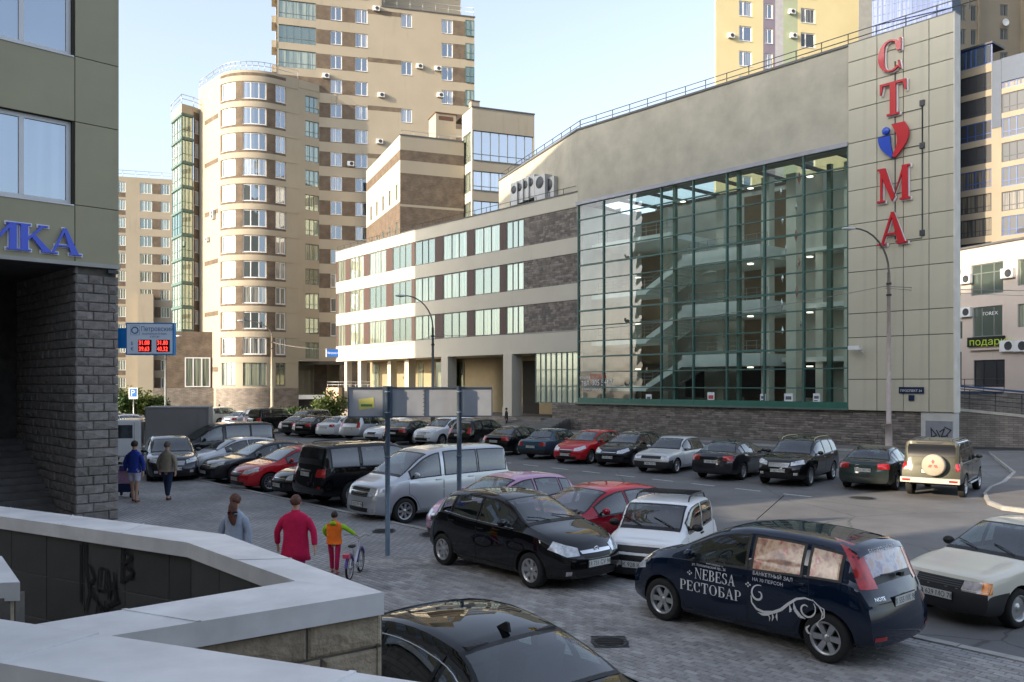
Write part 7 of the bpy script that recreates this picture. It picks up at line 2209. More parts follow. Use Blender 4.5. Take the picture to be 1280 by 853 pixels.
def fc(*a, **k): return from_contact(*a, **k)
# ------------------------------------------------------------ foreground cars
blk_pos = Vector((-.77, 8.2))
c_blk = car('sedan', 'glossy black sedan with a shark fin antenna, nearest the viewer at the bottom edge', 'car', blk_pos, A_, P['black'], 0.0, 'alloy5')
note_pos = fc('mpv', 830, 775, 'F', A_, 0.0)
c_note = car('mpv', 'dark blue hatchback with white restaurant lettering and floral swirl on its doors', 'car', note_pos, A_, P['navy'], 0.0, 'alloy6', 'Х 555 МХ 98')
cor_pos = fc('small_hatch', 665, 735, 'F', An, 0.0)
c_cor = car('small_hatch', 'black five door hatchback parked on the paving, its nose to the right', 'car', cor_pos, An, P['black'], 0.0, 'cover', 'М 731 СУ 98')
oka_pos = Vector((2.92, 16.7))
c_oka = car('micro_car', 'tiny white three door car with a black roof rack', 'car', oka_pos, (-.45, -.89), P['white'], K, 'steel', 'К 928 КР 47', trimpaint=False)
vaz_h = Vector((-.88, -.47)).normalized()
c_vaz = car('boxy_hatch', 'dusty beige boxy hatchback cut off by the right edge', 'car', (8.2, 14.05), vaz_h, P['beige'], K, 'steel', 'О 629 МО 78', trimpaint=False)
# ------------------------------------------------------------ row along the pavement
fit_p = Vector((-.15, 20.6))
car('small_hatch', 'lilac pink small hatchback between the silver van and the red hatchback', 'car', fit_p, Bn, P['pink'], K, 'alloy7', 'Е 812 ТА 98')
car('hatch', 'dark red hatchback behind the tiny white car, side windows facing right', 'car', fit_p+Vector(An)*2.6+Vector((.15, .0)), Bn, P['dred'], K, 'alloy5')
car('van', 'silver minivan with chrome slat grille beside the sign post', 'van', fc('van', 505, 655, 'F', Bn), Bn, P['silver'], K, 'alloy7', 'О 427 РН 98')
c_lc = car('suv', 'large black off-road wagon showing its tailgate, left of the silver minivan', 'car', fc('suv', 441, 634, 'R', Bp), Bp, P['black'], K, 'alloy5', 'М 001 КА 98')
car('hatch', 'black hatchback tucked between the red hatchback and the large black wagon', 'car', fc('hatch', 393, 624, 'F', Bn), Bn, P['black'], K, 'alloy5', 'Н 354 ОК 98')
car('hatch', 'bright red hatchback, nearest car of the left row with its nose to the kerb', 'car', fc('hatch', 337, 615, 'F', Bn), Bn, P['red'], K, 'alloy10', 'В 116 УН 98')
c_mb = car('sedan', 'dark grey sedan with upright chrome grille, left of the bright red hatchback', 'car', fc('hatch', 300, 605, 'F', Bn)+Vector((-.05, .25)), Bn, P['char'], K, 'alloy5')
car('hatch', 'silver hatchback with its nose to the kerb, behind the man in the beige jacket', 'car', fc('hatch', 263, 596, 'F', Bn), Bn, P['lsilver'], K, 'alloy7')
car('van', 'black minivan behind the silver hatchback of the left row', 'van', fc('hatch', 263, 596, 'F', Bn)+Vector(A_)*3.3+Vector(Bp)*.9, Bn, P['black'], K, 'alloy5')
car('sedan', 'steel blue sedan between the black minivan and the truck', 'car', fc('hatch', 263, 596, 'F', Bn)+Vector(A_)*6.3+Vector(Bp)*.6, Bn, P['blue'], K, 'alloy5')
car('crossover', 'dark crossover with silver bonnet facing the viewer, behind the two walking men', 'car', (-13.05, 33.0), (.42, -.91), P['char'], K, 'alloy5', 'А 240 ХО 98')
# ------------------------------------------------------------ row along the clinic
c_paj = car('offroader', 'dusty grey green off-roader with a covered spare wheel, beside the concrete corner', 'car', fc('offroader', 1205, 622, 'R', Cp), Cp, paintmat('dusty green and sand paint', (.075, .075, .06), .3, .4, .18), K, 'alloy6')
car('sedan', 'dark green grey sedan showing its tail, between the crossover and the off-roader', 'car', fc('sedan', 1120, 613, 'R', Cp), Cp, P['green'], K, 'alloy5', 'Е 274 ВО 98')
c_for = car('crossover', 'black estate crossover with roof rails and chrome grille, facing the road', 'car', fc('crossover', 1012, 608, 'F', Cn), Cn, P['black'], K, 'alloy5', 'К 563 АО 98')
car('sedan', 'dark grey sedan showing its tail, left of the black crossover', 'car', fc('sedan', 928, 600, 'R', Cp), Cp, P['char'], K, 'alloy7', 'Т 818 АВ 98')
car('boxy_sedan', 'light silver boxy older sedan facing the road', 'car', fc('boxy_sedan', 845, 592, 'F', Cn), Cn, P['lsilver'], K, 'steel', 'С 404 ТМ 47')
car('hatch', 'black hatchback with clear headlights, facing the road right of the red hatchback', 'car', fc('hatch', 795, 584, 'F', Cn)+Vector((-.1, 0)), Cn, P['black'], K, 'alloy5', 'У 530 РУ 98')
car('hatch', 'glossy red hatchback facing the road, in front of the stone wall', 'car', fc('hatch', 738, 580, 'F', Cn), Cn, P['red'], K, 'alloy5', 'Р 172 КМ 98')
car('boxy_sedan', 'blue green boxy older sedan showing its tail', 'car', fc('boxy_sedan', 695, 574, 'R', Cp), Cp, P['teal'], K, 'steel', 'О 318 СА 47')
car('sedan', 'black sedan with wide tail lights, left of the blue green older sedan', 'car', fc('sedan', 648, 569, 'R', Cp), Cp, P['black'], K, 'alloy5', 'В 205 ЕМ 98')
car('crossover', 'black estate with dark windows behind the second sign post', 'car', fc('crossover', 601, 561, 'R', Cp), Cp, P['black'], K, 'alloy5')
car('crossover', 'white estate crossover with dark lower bumper, below the right end of the billboard', 'car', fc('crossover', 552, 558, 'F', Cn), Cn, P['white'], K, 'alloy5')
car('sedan', 'black sedan with red tail lights behind the first sign post', 'car', fc('sedan', 517, 556, 'R', Dp), Dp, P['black'], K, 'alloy5')
car('sedan', 'white sedan half hidden behind the first sign post', 'car', fc('sedan', 488, 553, 'F', Dn), Dn, P['white'], K, 'alloy5')
car('crossover', 'silver estate showing its tail, right of the white sedan with red lights', 'car', fc('crossover', 461, 551, 'R', Dp), Dp, P['lsilver'], K, 'alloy5')
car('sedan', 'white sedan showing red tail lights, in the far row left of the silver estate', 'car', fc('sedan', 429, 548, 'R', Dp), Dp, P['white'], K, 'steel')
car('sedan', 'black sedan showing its tail, in the far row left of the white sedan', 'car', fc('sedan', 403, 547, 'R', Dp)+Vector((-.2, 0)), Dp, P['black'], K, 'alloy5')
car('sedan', 'charcoal sedan showing its tail, third from left in the far row', 'car', fc('sedan', 381, 545, 'R', Dp), Dp, P['char'], K, 'alloy5')
car('crossover', 'grey estate facing left in the far row beside the black off-roader', 'car', fc('crossover', 362, 541, 'F', Dn)+Vector((.6, 1.2)), Dn, P['grey'], K, 'alloy5')
car('suv', 'black off-roader in the far row with its tail toward the viewer', 'car', fc('crossover', 338, 542, 'R', Dp), Dp, P['black'], K, 'alloy5')
car('sedan', 'silver sedan in the far row beside the black off-roader', 'car', fc('sedan', 306, 537, 'R', Dp), Dp, P['lsilver'], K, 'alloy5')
car('crossover', 'pale beige off-roader at the far left end of the far row', 'car', atY(280, 480, 75.0).xy, Dp, P['beige'], K, 'alloy5')
car('hatch', 'dark hatchback glimpsed beside the stone pier behind the truck', 'car', atY(150, 480, 66.0).xy, (.9, .2), P['navy'], K, 'alloy5')
car('hatch', 'pale hatchback with red tail lights behind the truck cab', 'car', atY(172, 480, 62.0).xy, (.9, .3), P['white'], K, 'alloy5')

# ------------------------------------------------------------ details on single cars
def to_world(root, p): return root.matrix_world @ Vector(p)
def addp(root, mb, name, m, parent=None, fix=False): 
    o = mb.build(name, m, parent or root, (0, 0, 0), fix=fix); return o
# black sedan: fin antenna and chrome window line
mb = MB(); M = MODELS['sedan']; xf = M.L/2-3.42; zf = M.ft(3.42)
mb.prism([(xf+.11, zf-.006), (xf-.09, zf-.006), (xf-.07, zf+.07), (xf-.035, zf+.075)], -.012, .012); addp(c_blk, mb, 'antenna', BLACKM)
mb = MB()
for s in (1, -1):
    q = []
    for i in range(22):
        x = 1.62+(3.82-1.62)*i/21
        T = max(M.fb(x)+.02, 0)
        zt_ = M.ft(x)-.135
        h = M.bvh.ray_cast(Vector((M.L/2-x, s*3, max(T, zt_))), Vector((0, -s, 0)))
        if h[0]: q.append(h[0]+Vector((0, s*.006, 0)))
    if len(q) > 2: mb.tube(q, .009, 5)
addp(c_blk, mb, 'chrome_line', CHR)
# opel style ring on the black hatch -> ring with a bolt
M = MODELS['small_hatch']; h = M.bvh.ray_cast(Vector((5, 0, .675)), Vector((-1, 0, 0)))[0]
mb = MB(); mb.lathe([(.050, .0), (.058, .012), (.066, .0)], 'x', 20, (h.x+.012, 0, .67)); mb.box(h.x+.012, h.x+.022, -.075, .0, .672, .680); mb.box(h.x+.012, h.x+.022, .0, .075, .660, .668)
addp(c_cor, mb, 'emblem', CHR)
# side chrome under windows on the black hatch
mb = MB()
for s in (1, -1):
    q = []
    for i in range(16):
        x = 1.3+(3.3-1.3)*i/15
        hh = M.bvh.ray_cast(Vector((M.L/2-x, s*3, M.fb(x)+.018)), Vector((0, -s, 0)))
        if hh[0]: q.append(hh[0]+Vector((0, s*.006, 0)))
    mb.tube(q, .008, 4)
addp(c_cor, mb, 'chrome_line', CHR)
def wipers(root, M, xc_, rear=False, n=2):
    mb = MB()
    for k in range(n):
        if not rear:
            y0 = (.45, -.15)[k] if n == 2 else .2; p0 = Vector((M.L/2-xc_, y0, M.ft(xc_)+.02)); x2 = xc_+.16; p1 = Vector((M.L/2-x2, y0-.42, M.ft(x2)+.025))
            mb.tube([p0, p0.lerp(p1, .5)+Vector((0, 0, .012)), p1], .009, 4)
    addp(root, mb, 'wiper', TRIM)
for rt, k, x in ((c_cor, 'small_hatch', 1.04), (c_oka, 'micro_car', .80), (c_vaz, 'boxy_hatch', 1.22)): wipers(rt, MODELS[k], x)
def rails(root, M, x0, x1, m=TRIM, bars=0, h=.05, y=None):
    y = y or M.hw*.66; mb = MB()
    for s in (1, -1):
        q = [(M.L/2-x0, s*y, M.ft(x0)-.04), (M.L/2-x0-.12, s*y, M.ft(x0+.1)+h-.02)] + [(M.L/2-(x0+(x1-x0)*t), s*y, M.ft(x0+(x1-x0)*t)+h-.02) for t in (.3, .5, .7)] + [(M.L/2-x1+.12, s*y, M.ft(x1-.1)+h-.02), (M.L/2-x1, s*y, M.ft(x1)-.04)]
        mb.tube(q, .016, 6)
    for b in range(bars):
        x = x0+.25+(x1-x0-.5)*b/max(1, bars-1); z = M.ft(x)+h+.01
        mb.tube([(M.L/2-x, -y, z), (M.L/2-x, y, z)], .012, 5)
    addp(root, mb, 'roof_rack' if bars else 'roof_rail', m)
rails(c_lc, MODELS['suv'], 2.2, 4.3); rails(c_for, MODELS['crossover'], 2.1, 3.9, mat('brass rail', (.45, .38, .22), .4, .5))
rails(c_oka, MODELS['micro_car'], 1.5, 2.75, TRIM, 9, .09, .52)
# mercedes-like bright grille for the dark grey sedan; spare wheel on the off-roader
M = MODELS['offroader']; mb = MB(); xb = -M.L/2
mb.lathe([(0, -.19), (.30, -.19), (.335, -.17), (.345, -.10), (.345, .0), (.2, .02)], 'x', 28, (xb-.01, -.12, 1.07)); sc_ = addp(c_paj, mb, 'spare_wheel_cover', mat('spare cover beige', (.44, .38, .29), .55, var=.08), fix=True)
mb = MB(); cx, cz, xx = -.12, 1.09, xb-.205
def diamond(a):
    r0, r1, w = .015, .175, .052; c, s = math.cos(R(a)), math.sin(R(a)); f = lambda r_, o: (xx, cx - (c*r_ - s*o), cz + (s*r_ + c*o))
    mb.quad(f(r0, 0), f((r0+r1)/2, -w), f(r1, 0), f((r0+r1)/2, w))
for a in (90, 210, 330): diamond(a)
addp(c_paj, mb, 'emblem', mat('emblem red', (.42, .12, .10), .6, var=0), sc_)
mb = MB(); mb.box(xb-.12, xb+.02, -.86, .86, .50, .66); mb.box(xb-.13, xb-.12, -.30, .30, .53, .62); addp(c_paj, mb, 'rear_bumper', mat('silver bumper', (.50, .48, .44), .4, .4, var=.1))
mb = MB(); 
for s in (1, -1): mb.box(xb-.13, xb-.115, s*.68-.12, s*.68+.12, .55, .61)
addp(c_paj, mb, 'rear_lamp', TAILR)
rails(c_paj, M, 1.95, 4.1, m=mat('dark rail', (.05, .05, .05), .5))
mb = MB(); 
for s in (1, -1): mb.tube([(.75, s*.90, .42), (-.75, s*.90, .42)], .035, 6)
addp(c_paj, mb, 'side_step', STEEL)
mb = MB()
for s in (1, -1):
    mb.box(MODELS['suv'].L/2*-1-.02, MODELS['suv'].L/2*-1+.05, -.02, .02, 1.12, 1.15)
# ---- the lettered hatchback: photo film in the rear side windows, swirl, words, red rear pillars
M = MODELS['mpv']
def filmmat(name, warm=True):
    m, t, p = newmat(name); N = t.nodes; L = t.links
    tc = N.new('ShaderNodeTexCoord'); n1 = N.new('ShaderNodeTexNoise'); n1.inputs['Scale'].default_value = 5.5; n1.inputs['Detail'].default_value = 3
    L.new(tc.outputs['Object'], n1.inputs['Vector']); r = N.new('ShaderNodeValToRGB'); e = r.color_ramp.elements
    cols_ = [(.30, (.10, .03, .04)), (.42, (.42, .20, .12)), (.50, (.62, .42, .26)), (.58, (.50, .27, .16)), (.64, (.5, .03, .04)), (.72, (.62, .55, .5))] if warm else [(.28, (.16, .05, .05)), (.42, (.25, .2, .3)), (.5, (.45, .42, .48)), (.6, (.45, .28, .22)), (.72, (.5, .1, .1))]
    e[0].position, e[0].color = cols_[0][0], (*cols_[0][1], 1); e[1].position, e[1].color = cols_[-1][0], (*cols_[-1][1], 1)
    for q, c in cols_[1:-1]: k = e.new(q); k.color = (*c, 1)
    L.new(n1.outputs['Fac'], r.inputs[0]); L.new(r.outputs[0], p.inputs['Base Color']); p.inputs['Roughness'].default_value = .25; p.inputs['Coat Weight'].default_value = .6; p.inputs['Coat Roughness'].default_value = .03
    return m
FILM = filmmat('photo film'); FILM2 = filmmat('rear photo film', False)
for o in c_note.children:
    if o.name.startswith('side_window'):
        cx_ = sum(v.co.x for v in o.data.vertices)/len(o.data.vertices)
        if M.L/2-cx_ > 2.3: o.data = o.data.copy(); o.data.materials[0] = FILM; o['label'] = 'side window covered in a printed banquet picture'
    if o.name.startswith('rear_window'): o.data = o.data.copy(); o.data.materials[0] = FILM2; o['label'] = 'rear window covered in a pinkish printed picture'
VW = mat('white vinyl print', (.72, .72, .72), .45, var=.04)
# the visible side is the car's left (+y); text runs from nose (right of local +x) to tail
def side_project(mb_or_me, root, M, s=1, off=.0075):
    me = mb_or_me
    bm_ = bmesh.new(); bm_.from_mesh(me)
    bmesh.ops.triangulate(bm_, faces=bm_.faces)
    for _ in range(2):
        ed = [e_ for e_ in bm_.edges if e_.calc_length() > .10]
        if ed: bmesh.ops.subdivide_edges(bm_, edges=ed, cuts=1)
    for v in bm_.verts:
        h = M.bvh.ray_cast(Vector((v.co.x, s*3, v.co.z)), Vector((0, -s, 0)))
        if h[0]: v.co.y = h[0].y + s*off
    bm_.to_mesh(me); bm_.free(); return me
def side_text(s_, xfn, z, size, name='lettering', serif=False, sx=1.0, slope=0.0, align='LEFT'):
    """text on the left side of the car, starting at distance xfn from the nose"""
    if serif:
        mb, w = serif_mesh(s_, size, 0, None, sx, .06); me = MB()
        flat = MB(); x = 0
        for ch in s_:
            ol, gw = glyph(ch)
            for o in ol: flat.poly([(x+px*size*sx, 0, pz*size) for px, pz in o])
            x += (gw+.06)*size*sx
        me = flat.mesh(name, VW)
    else:
        me = text_mesh(s_, size, 0, align, sx); me.materials.clear(); me.materials.append(VW)
    for v in me.vertices: v.co = Vector((M.L/2-xfn-v.co.x, 0, z+v.co.z+slope*v.co.x))
    side_project(me, c_note, M)
    return link(name, me, c_note)
side_text('NEBESA', 1.42, .735, .150, serif=True, sx=.82)
side_text('РЕСТОБАР', 1.16, .545, .145, serif=True, sx=.96)
side_text('ул. Коломяжский пр., 26', 1.36, .915, .052, sx=.95)
side_text('www.nebesabar.ru', 1.60, .962, .038)
side_text('БАНКЕТНЫЙ ЗАЛ', 2.36, .945, .066, sx=1.05)
side_text('НА 70 ПЕРСОН', 2.36, .865, .062, sx=1.05)
# small diamonds beside the name
fl = MB()
for cxx in (1.33, 2.30):
    for dx, dz_ in ((0, .022), (0, -.022), (.03, 0), (-.03, 0)):
        a, b = cxx+dx, .80+dz_; fl.poly([(a-.015, 0, b), (a, 0, b-.015), (a+.015, 0, b), (a, 0, b+.015)])
me = fl.mesh('ornament', VW)
for v in me.vertices: v.co.x = M.L/2-v.co.x
side_project(me, c_note, M); link('ornament', me, c_note)
# swirl
sw = MB()
def ribbon(pts, w0, w1, taper=True):
    n = len(pts)
    for i in range(n-1):
        a, b = Vector(pts[i]), Vector(pts[i+1]); t = (b-a).normalized() if (b-a).length > 1e-6 else Vector((1, 0)); nn = Vector((-t.y, t.x))
        def wd(k): u = k/(n-1); return (w0+(w1-w0)*math.sin(math.pi*u))/2
        p = [a-nn*wd(i), b-nn*wd(i+1), b+nn*wd(i+1), a+nn*wd(i)]; sw.poly([(q.x, 0, q.y) for q in p])
def spiral(cx, cz, r0, r1, a0, a1, n=26): return [(cx+(r0+(r1-r0)*i/n)*math.cos(R(a0+(a1-a0)*i/n)), cz+(r0+(r1-r0)*i/n)*math.sin(R(a0+(a1-a0)*i/n))) for i in range(n+1)]
# local: x = distance from the nose, z height
ribbon(spiral(2.46, .70, .03, .125, 90, -290), .010, .030)
ribbon([(2.35, .66), (2.36, .57), (2.43, .50), (2.54, .475), (2.68, .50), (2.80, .56), (2.90, .65), (3.02, .74), (3.14, .775), (3.26, .76)], .012, .040)
ribbon([(2.45, .455), (2.52, .44), (2.60, .455), (2.66, .475)], .004, .035); ribbon([(2.66, .50), (2.68, .44), (2.66, .38)], .004, .03); ribbon([(2.74, .52), (2.73, .45), (2.74, .40)], .004, .03); ribbon([(2.60, .46), (2.63, .42), (2.62, .37)], .004, .02)
ribbon(spiral(3.16, .64, .035, .135, 60, 400), .010, .026)
ribbon([(2.98, .70), (3.0, .60), (3.07, .53), (3.15, .51)], .004, .055); ribbon([(2.92, .66), (2.94, .58), (2.92, .55)], .004, .04)
ribbon([(3.24, .775), (3.34, .70), (3.38, .62), (3.36, .55)], .008, .022); ribbon([(3.30, .72), (3.40, .68), (3.40, .58), (3.33, .52)], .006, .018)
ribbon([(3.33, .52), (3.30, .47), (3.34, .43)], .006, .03); ribbon([(3.20, .44), (3.15, .39), (3.17, .34), (3.22, .33)], .008, .034)
me = sw.mesh('ornament', VW)
for v in me.vertices: v.co.x = M.L/2-v.co.x
me = side_project(me, c_note, M, 1, .009); link('ornament', me, c_note)
# rear window words and the model lettering
me = text_mesh('БАНКЕТНЫЙ ЗАЛ', .072, 0, 'CENTER', 1.15); me.materials.clear(); me.materials.append(VW)
for v in me.vertices:
    z = 1.36+v.co.z; y = -v.co.x
    h = M.bvh.ray_cast(Vector((-5, y, z)), Vector((1, 0, 0))); v.co = Vector(((h[0].x if h[0] else -2)-.014, y, z))
link('lettering', me, c_note)
me = text_mesh('NOTE', .06, 0, 'LEFT', 1.2); me.materials.clear(); me.materials.append(CHR)
for v in me.vertices:
    z = .84+v.co.z; y = .62-v.co.x
    h = M.bvh.ray_cast(Vector((-5, y, z)), Vector((1, 0, 0))); v.co = Vector(((h[0].x if h[0] else -2)-.008, y, z))
link('lettering', me, c_note)
mb = MB(); mb.tube([(-M.L/2+.16, -.05, 1.10), (-M.L/2+.12, .12, 1.13), (-M.L/2+.19, .36, 1.12)], .011, 5); mb.box(-M.L/2+.10, -M.L/2+.17, -.08, -.0, 1.07, 1.12); addp(c_note, mb, 'wiper', TRIM)
mb = MB(); x = M.L/2-1.9; mb.tube([(x, 0, M.ft(1.9)-.01), (x+.02, 0, M.ft(1.9)+.03), (x-.42, 0, M.ft(1.9)+.42)], .006, 5); addp(c_note, mb, 'antenna', TRIM)
mb = MB(); mb.lathe([(0, .0), (.05, .003), (.055, 0)], 'z', 10, (M.L/2-3.72, 0, 1.45)); 
# antenna on the small pink car
# ============================================================ people
def skin(name, pts, edges, rad, m, sub=2, parent=None):
    me = bpy.data.meshes.new(name); me.from_pydata(pts, edges, [])
    o = bpy.data.objects.new(name, me); COL.objects.link(o)
    md = o.modifiers.new('s', 'SKIN'); md.use_smooth_shade = True
    for i, r_ in enumerate(rad):
        r_ = r_ if isinstance(r_, tuple) else (r_, r_)
        me.skin_vertices[0].data[i].radius = r_; me.skin_vertices[0].data[i].use_root = (i == 0)
    s = o.modifiers.new('u', 'SUBSURF'); s.levels = sub; s.render_levels = sub
    bpy.context.view_layer.update()
    m2 = bpy.data.meshes.new_from_object(o.evaluated_get(bpy.context.evaluated_depsgraph_get()))
    COL.objects.unlink(o); bpy.data.objects.remove(o)
    m2.materials.clear(); m2.materials.append(m)
    for p in m2.polygons: p.use_smooth = True
    return link(name, m2, parent)
SKIN_ = mat('skin', (.52, .31, .21), .6, var=.05)
def cloth(n, c, r=.9): return mat('cloth ' + n, c, r, var=.14, scale=9, bump=.35, bscale=14)
def person(label, pos, heading, H, top, legs, hair, stride=.16, arms=None, shorts=False, longhair=False, coat=.0, wide=1.0, shoes=(.03, .025, .02), lean=0, sleeve=None, hood=None):
    """faces +y; a 1.75 m figure scaled to H"""
    k = H/1.75
    t = thing('person', label, 'person', (pos[0], pos[1], pos[2] if len(pos) > 2 else 0), math.atan2(heading[1], heading[0])-math.pi/2, None)
    S = lambda *a: tuple(v*k for v in a)
    a = stride; w = wide
    arms = arms or [((-.27*w, -.03, 1.13), (-.29*w, .06, .87)), ((.27*w, .0, 1.13), (.30*w, -.05, .87))]
    hl, hr = (-.10, a, 0.08), (.10, -a*.9, .09)
    J = dict(pel=(0, 0, .96), bel=(0, .01, 1.10), che=(0, .0, 1.30), nb=(0, -.01, 1.47), nk=(0, .01+lean*.3, 1.53), hd=(0, .02+lean, 1.64), tp=(0, .01+lean, 1.70),
             sl=(-.165*w, -.01, 1.395), sr=(.165*w, -.01, 1.395), el=arms[0][0], er=arms[1][0], wl=arms[0][1], wr=arms[1][1],
             tl=(-.10*w, .0, .88), tr=(.10*w, 0, .88), kl=(-.10, a*.62, .49), kr=(.10, -a*.28, .49), fl=hl, fr=hr, ol=(-.11, a+.14, .035), orr=(.11, -a*.9+.14, .035))
    def hand(s, el, wr):
        e, w_ = Vector(el), Vector(wr); d_ = (w_-e).normalized(); return tuple(w_+d_*.07)
    J['hl'] = hand(-1, J['el'], J['wl']); J['hr'] = hand(1, J['er'], J['wr'])
    names = ['pel', 'bel', 'che', 'nb', 'nk', 'hd', 'tp', 'sl', 'sr', 'el', 'er', 'wl', 'wr', 'hl', 'hr', 'tl', 'tr', 'kl', 'kr', 'fl', 'fr', 'ol', 'orr']
    R_ = dict(pel=(.13, .10), bel=(.12, .09), che=(.12, .09), nb=.055, nk=.052, hd=(.080, .098), tp=(.062, .075), sl=.035, sr=.035, el=.040, er=.040, wl=.028, wr=.028, hl=(.035, .018), hr=(.035, .018), tl=.085, tr=.085, kl=.055, kr=.055, fl=.038, fr=.038, ol=(.036, .03), orr=(.036, .03))
    E = [('pel', 'bel'), ('bel', 'che'), ('che', 'nb'), ('nb', 'nk'), ('nk', 'hd'), ('hd', 'tp'), ('che', 'sl'), ('che', 'sr'), ('sl', 'el'), ('sr', 'er'), ('el', 'wl'), ('er', 'wr'), ('wl', 'hl'), ('wr', 'hr'), ('pel', 'tl'), ('pel', 'tr'), ('tl', 'kl'), ('tr', 'kr'), ('kl', 'fl'), ('kr', 'fr'), ('fl', 'ol'), ('fr', 'orr')]
    def sk(nm, ns, es, rr_, m, sub=2):
        return skin(nm, [S(*J[n]) for n in ns], [(ns.index(x), ns.index(y)) for x, y in es], [tuple(v*k for v in r_) if isinstance(r_, tuple) else r_*k for r_ in rr_], m, sub, t)
    body = sk('body', names, E, [R_[n] for n in names], SKIN_)
    # nose, ears and fingers joined to the same surface
    bm_ = bmesh.new(); bm_.from_mesh(body.data)
    def blob(c, r_, sc_):
        mt = Matrix.Translation(Vector(c)*k) @ Matrix.Diagonal((*[q*r_*k for q in sc_], 1)); bmesh.ops.create_icosphere(bm_, subdivisions=2, radius=1, matrix=mt)
    hx = J['hd']; blob((0, hx[1]+.10, 1.625), .014, (1, 1.3, 1.5)); blob((-.082, hx[1], 1.63), .022, (.5, .8, 1.3)); blob((.082, hx[1], 1.63), .022, (.5, .8, 1.3))
    for s, W_, H_ in ((-1, J['wl'], J['hl']), (1, J['wr'], J['hr'])):
        d_ = (Vector(H_)-Vector(W_)).normalized()
        for f in range(4):
            p = Vector(H_)+Vector((0, (f-1.5)*.018, 0)); L_ = (.052, .062, .058, .044)[f]
            for q in range(4): blob(p+d_*(L_*q/3)+Vector((-s*.010*q*q/9, 0, 0)), .0095, (1, 1, 1.3))
        th_ = Vector(W_)+d_*.035+Vector((-s*.008, .030, 0))
        for q in range(3): blob(th_+(d_+Vector((0, .55, 0)))*.017*q, .0105, (1, 1, 1.2))
    bm_.to_mesh(body.data); bm_.free()
    for p in body.data.polygons: p.use_smooth = True
    # jacket / top
    zl = J['pel']; J['hem'] = (0, -.0, .86-coat); J['wl2'] = tuple(Vector(J['el']).lerp(Vector(J['wl']), .93)); J['wr2'] = tuple(Vector(J['er']).lerp(Vector(J['wr']), .93))
    L_ = [(1.515, .062, .060), (1.475, .085, .075), (1.445, .135*w, .090), (1.405, .185*w, .105), (1.33, .200*w, .125), (1.22, .188*w, .130), (1.08, .178*w, .130), (.97, .188*w, .142), (.86-coat*.5, (.195+coat*.06)*w, .150), (.86-coat, (.20+coat*.14)*w, .158), (.86-coat, .06, .05)]
    mb = MB(); n_ = 26; rn_ = random.Random(len(label)*3)
    ph = [rn_.uniform(0, 6) for _ in range(4)]
    for z_, a_, b_ in L_:
        for q in range(n_):
            an = 2*math.pi*q/n_; f = 1+.022*math.sin(5*an+ph[0]+z_*9)+.018*math.sin(9*an+ph[1]-z_*14)+.012*math.sin(z_*38+ph[2]+2*an)
            mb.v.append((k*a_*f*math.copysign(abs(math.cos(an))**.85, math.cos(an)), k*(b_*f*math.copysign(abs(math.sin(an))**.9, math.sin(an))-.005), k*z_))
    for i in range(len(L_)-1):
        for q in range(n_): q2 = (q+1) % n_; mb.f.append((i*n_+q, (i+1)*n_+q, (i+1)*n_+q2, i*n_+q2)); mb.m.append(0); mb.smooth.append(i < len(L_)-2)
    mb.build('jacket', top, t, fix=True)
    for s_ in ('l', 'r'):
        J['s'+s_] = (J['s'+s_][0]*.86, -.005, 1.385); J['m'+s_] = tuple(Vector(J['s'+s_]).lerp(Vector(J['e'+s_]), .5)+Vector((.01 if s_ == 'r' else -.01, 0, 0)))
        ns = ['s'+s_, 'm'+s_, 'e'+s_, 'w'+s_+'2']; sk('sleeve', ns, [(ns[0], ns[1]), (ns[1], ns[2]), (ns[2], ns[3])], [.092, .076, .062, .054], sleeve or top)
    if hood:
        J['h1'] = (-.08, -.10, 1.46); J['h2'] = (0, -.13, 1.42); J['h3'] = (.08, -.10, 1.46); ns = ['h2', 'h1', 'h3']; sk('hood', ns, [('h2', 'h1'), ('h2', 'h3')], [.075, .06, .06], hood)
    # trousers or shorts
    J['pel2'] = (0, 0, .93)
    if shorts:
        J['ql'] = tuple(Vector(J['tl']).lerp(Vector(J['kl']), .78)); J['qr'] = tuple(Vector(J['tr']).lerp(Vector(J['kr']), .78))
        ns = ['pel2', 'tl', 'tr', 'ql', 'qr']; es = [('pel2', 'tl'), ('pel2', 'tr'), ('tl', 'ql'), ('tr', 'qr')]; rr2 = [(.13*w, .11), .105, .105, .095, .095]
    else:
        J['al'] = tuple(Vector(J['kl']).lerp(Vector(J['fl']), .93)); J['ar'] = tuple(Vector(J['kr']).lerp(Vector(J['fr']), .93))
        ns = ['pel2', 'tl', 'tr', 'kl', 'kr', 'al', 'ar']; es = [('pel2', 'tl'), ('pel2', 'tr'), ('tl', 'kl'), ('tr', 'kr'), ('kl', 'al'), ('kr', 'ar')]; rr2 = [(.10, .08), .095, .095, .073, .073, .062, .062]
    sk('shorts' if shorts else 'trousers', ns, es, rr2, legs)
    shm = mat('shoe %s' % (shoes,), shoes, .6, var=.1)
    for f_, o_ in (('fl', 'ol'), ('fr', 'orr')):
        J['q0'] = (J[f_][0], J[f_][1]-.05, .045); J['q1'] = (J[o_][0], J[o_][1]+.03, .04); sk('shoe', ['q0', 'q1'], [('q0', 'q1')], [(.048, .042), (.045, .035)], shm, 1)
    # hair
    bm_ = bmesh.new(); bmesh.ops.create_icosphere(bm_, subdivisions=3, radius=1)
    rn = random.Random(len(label))
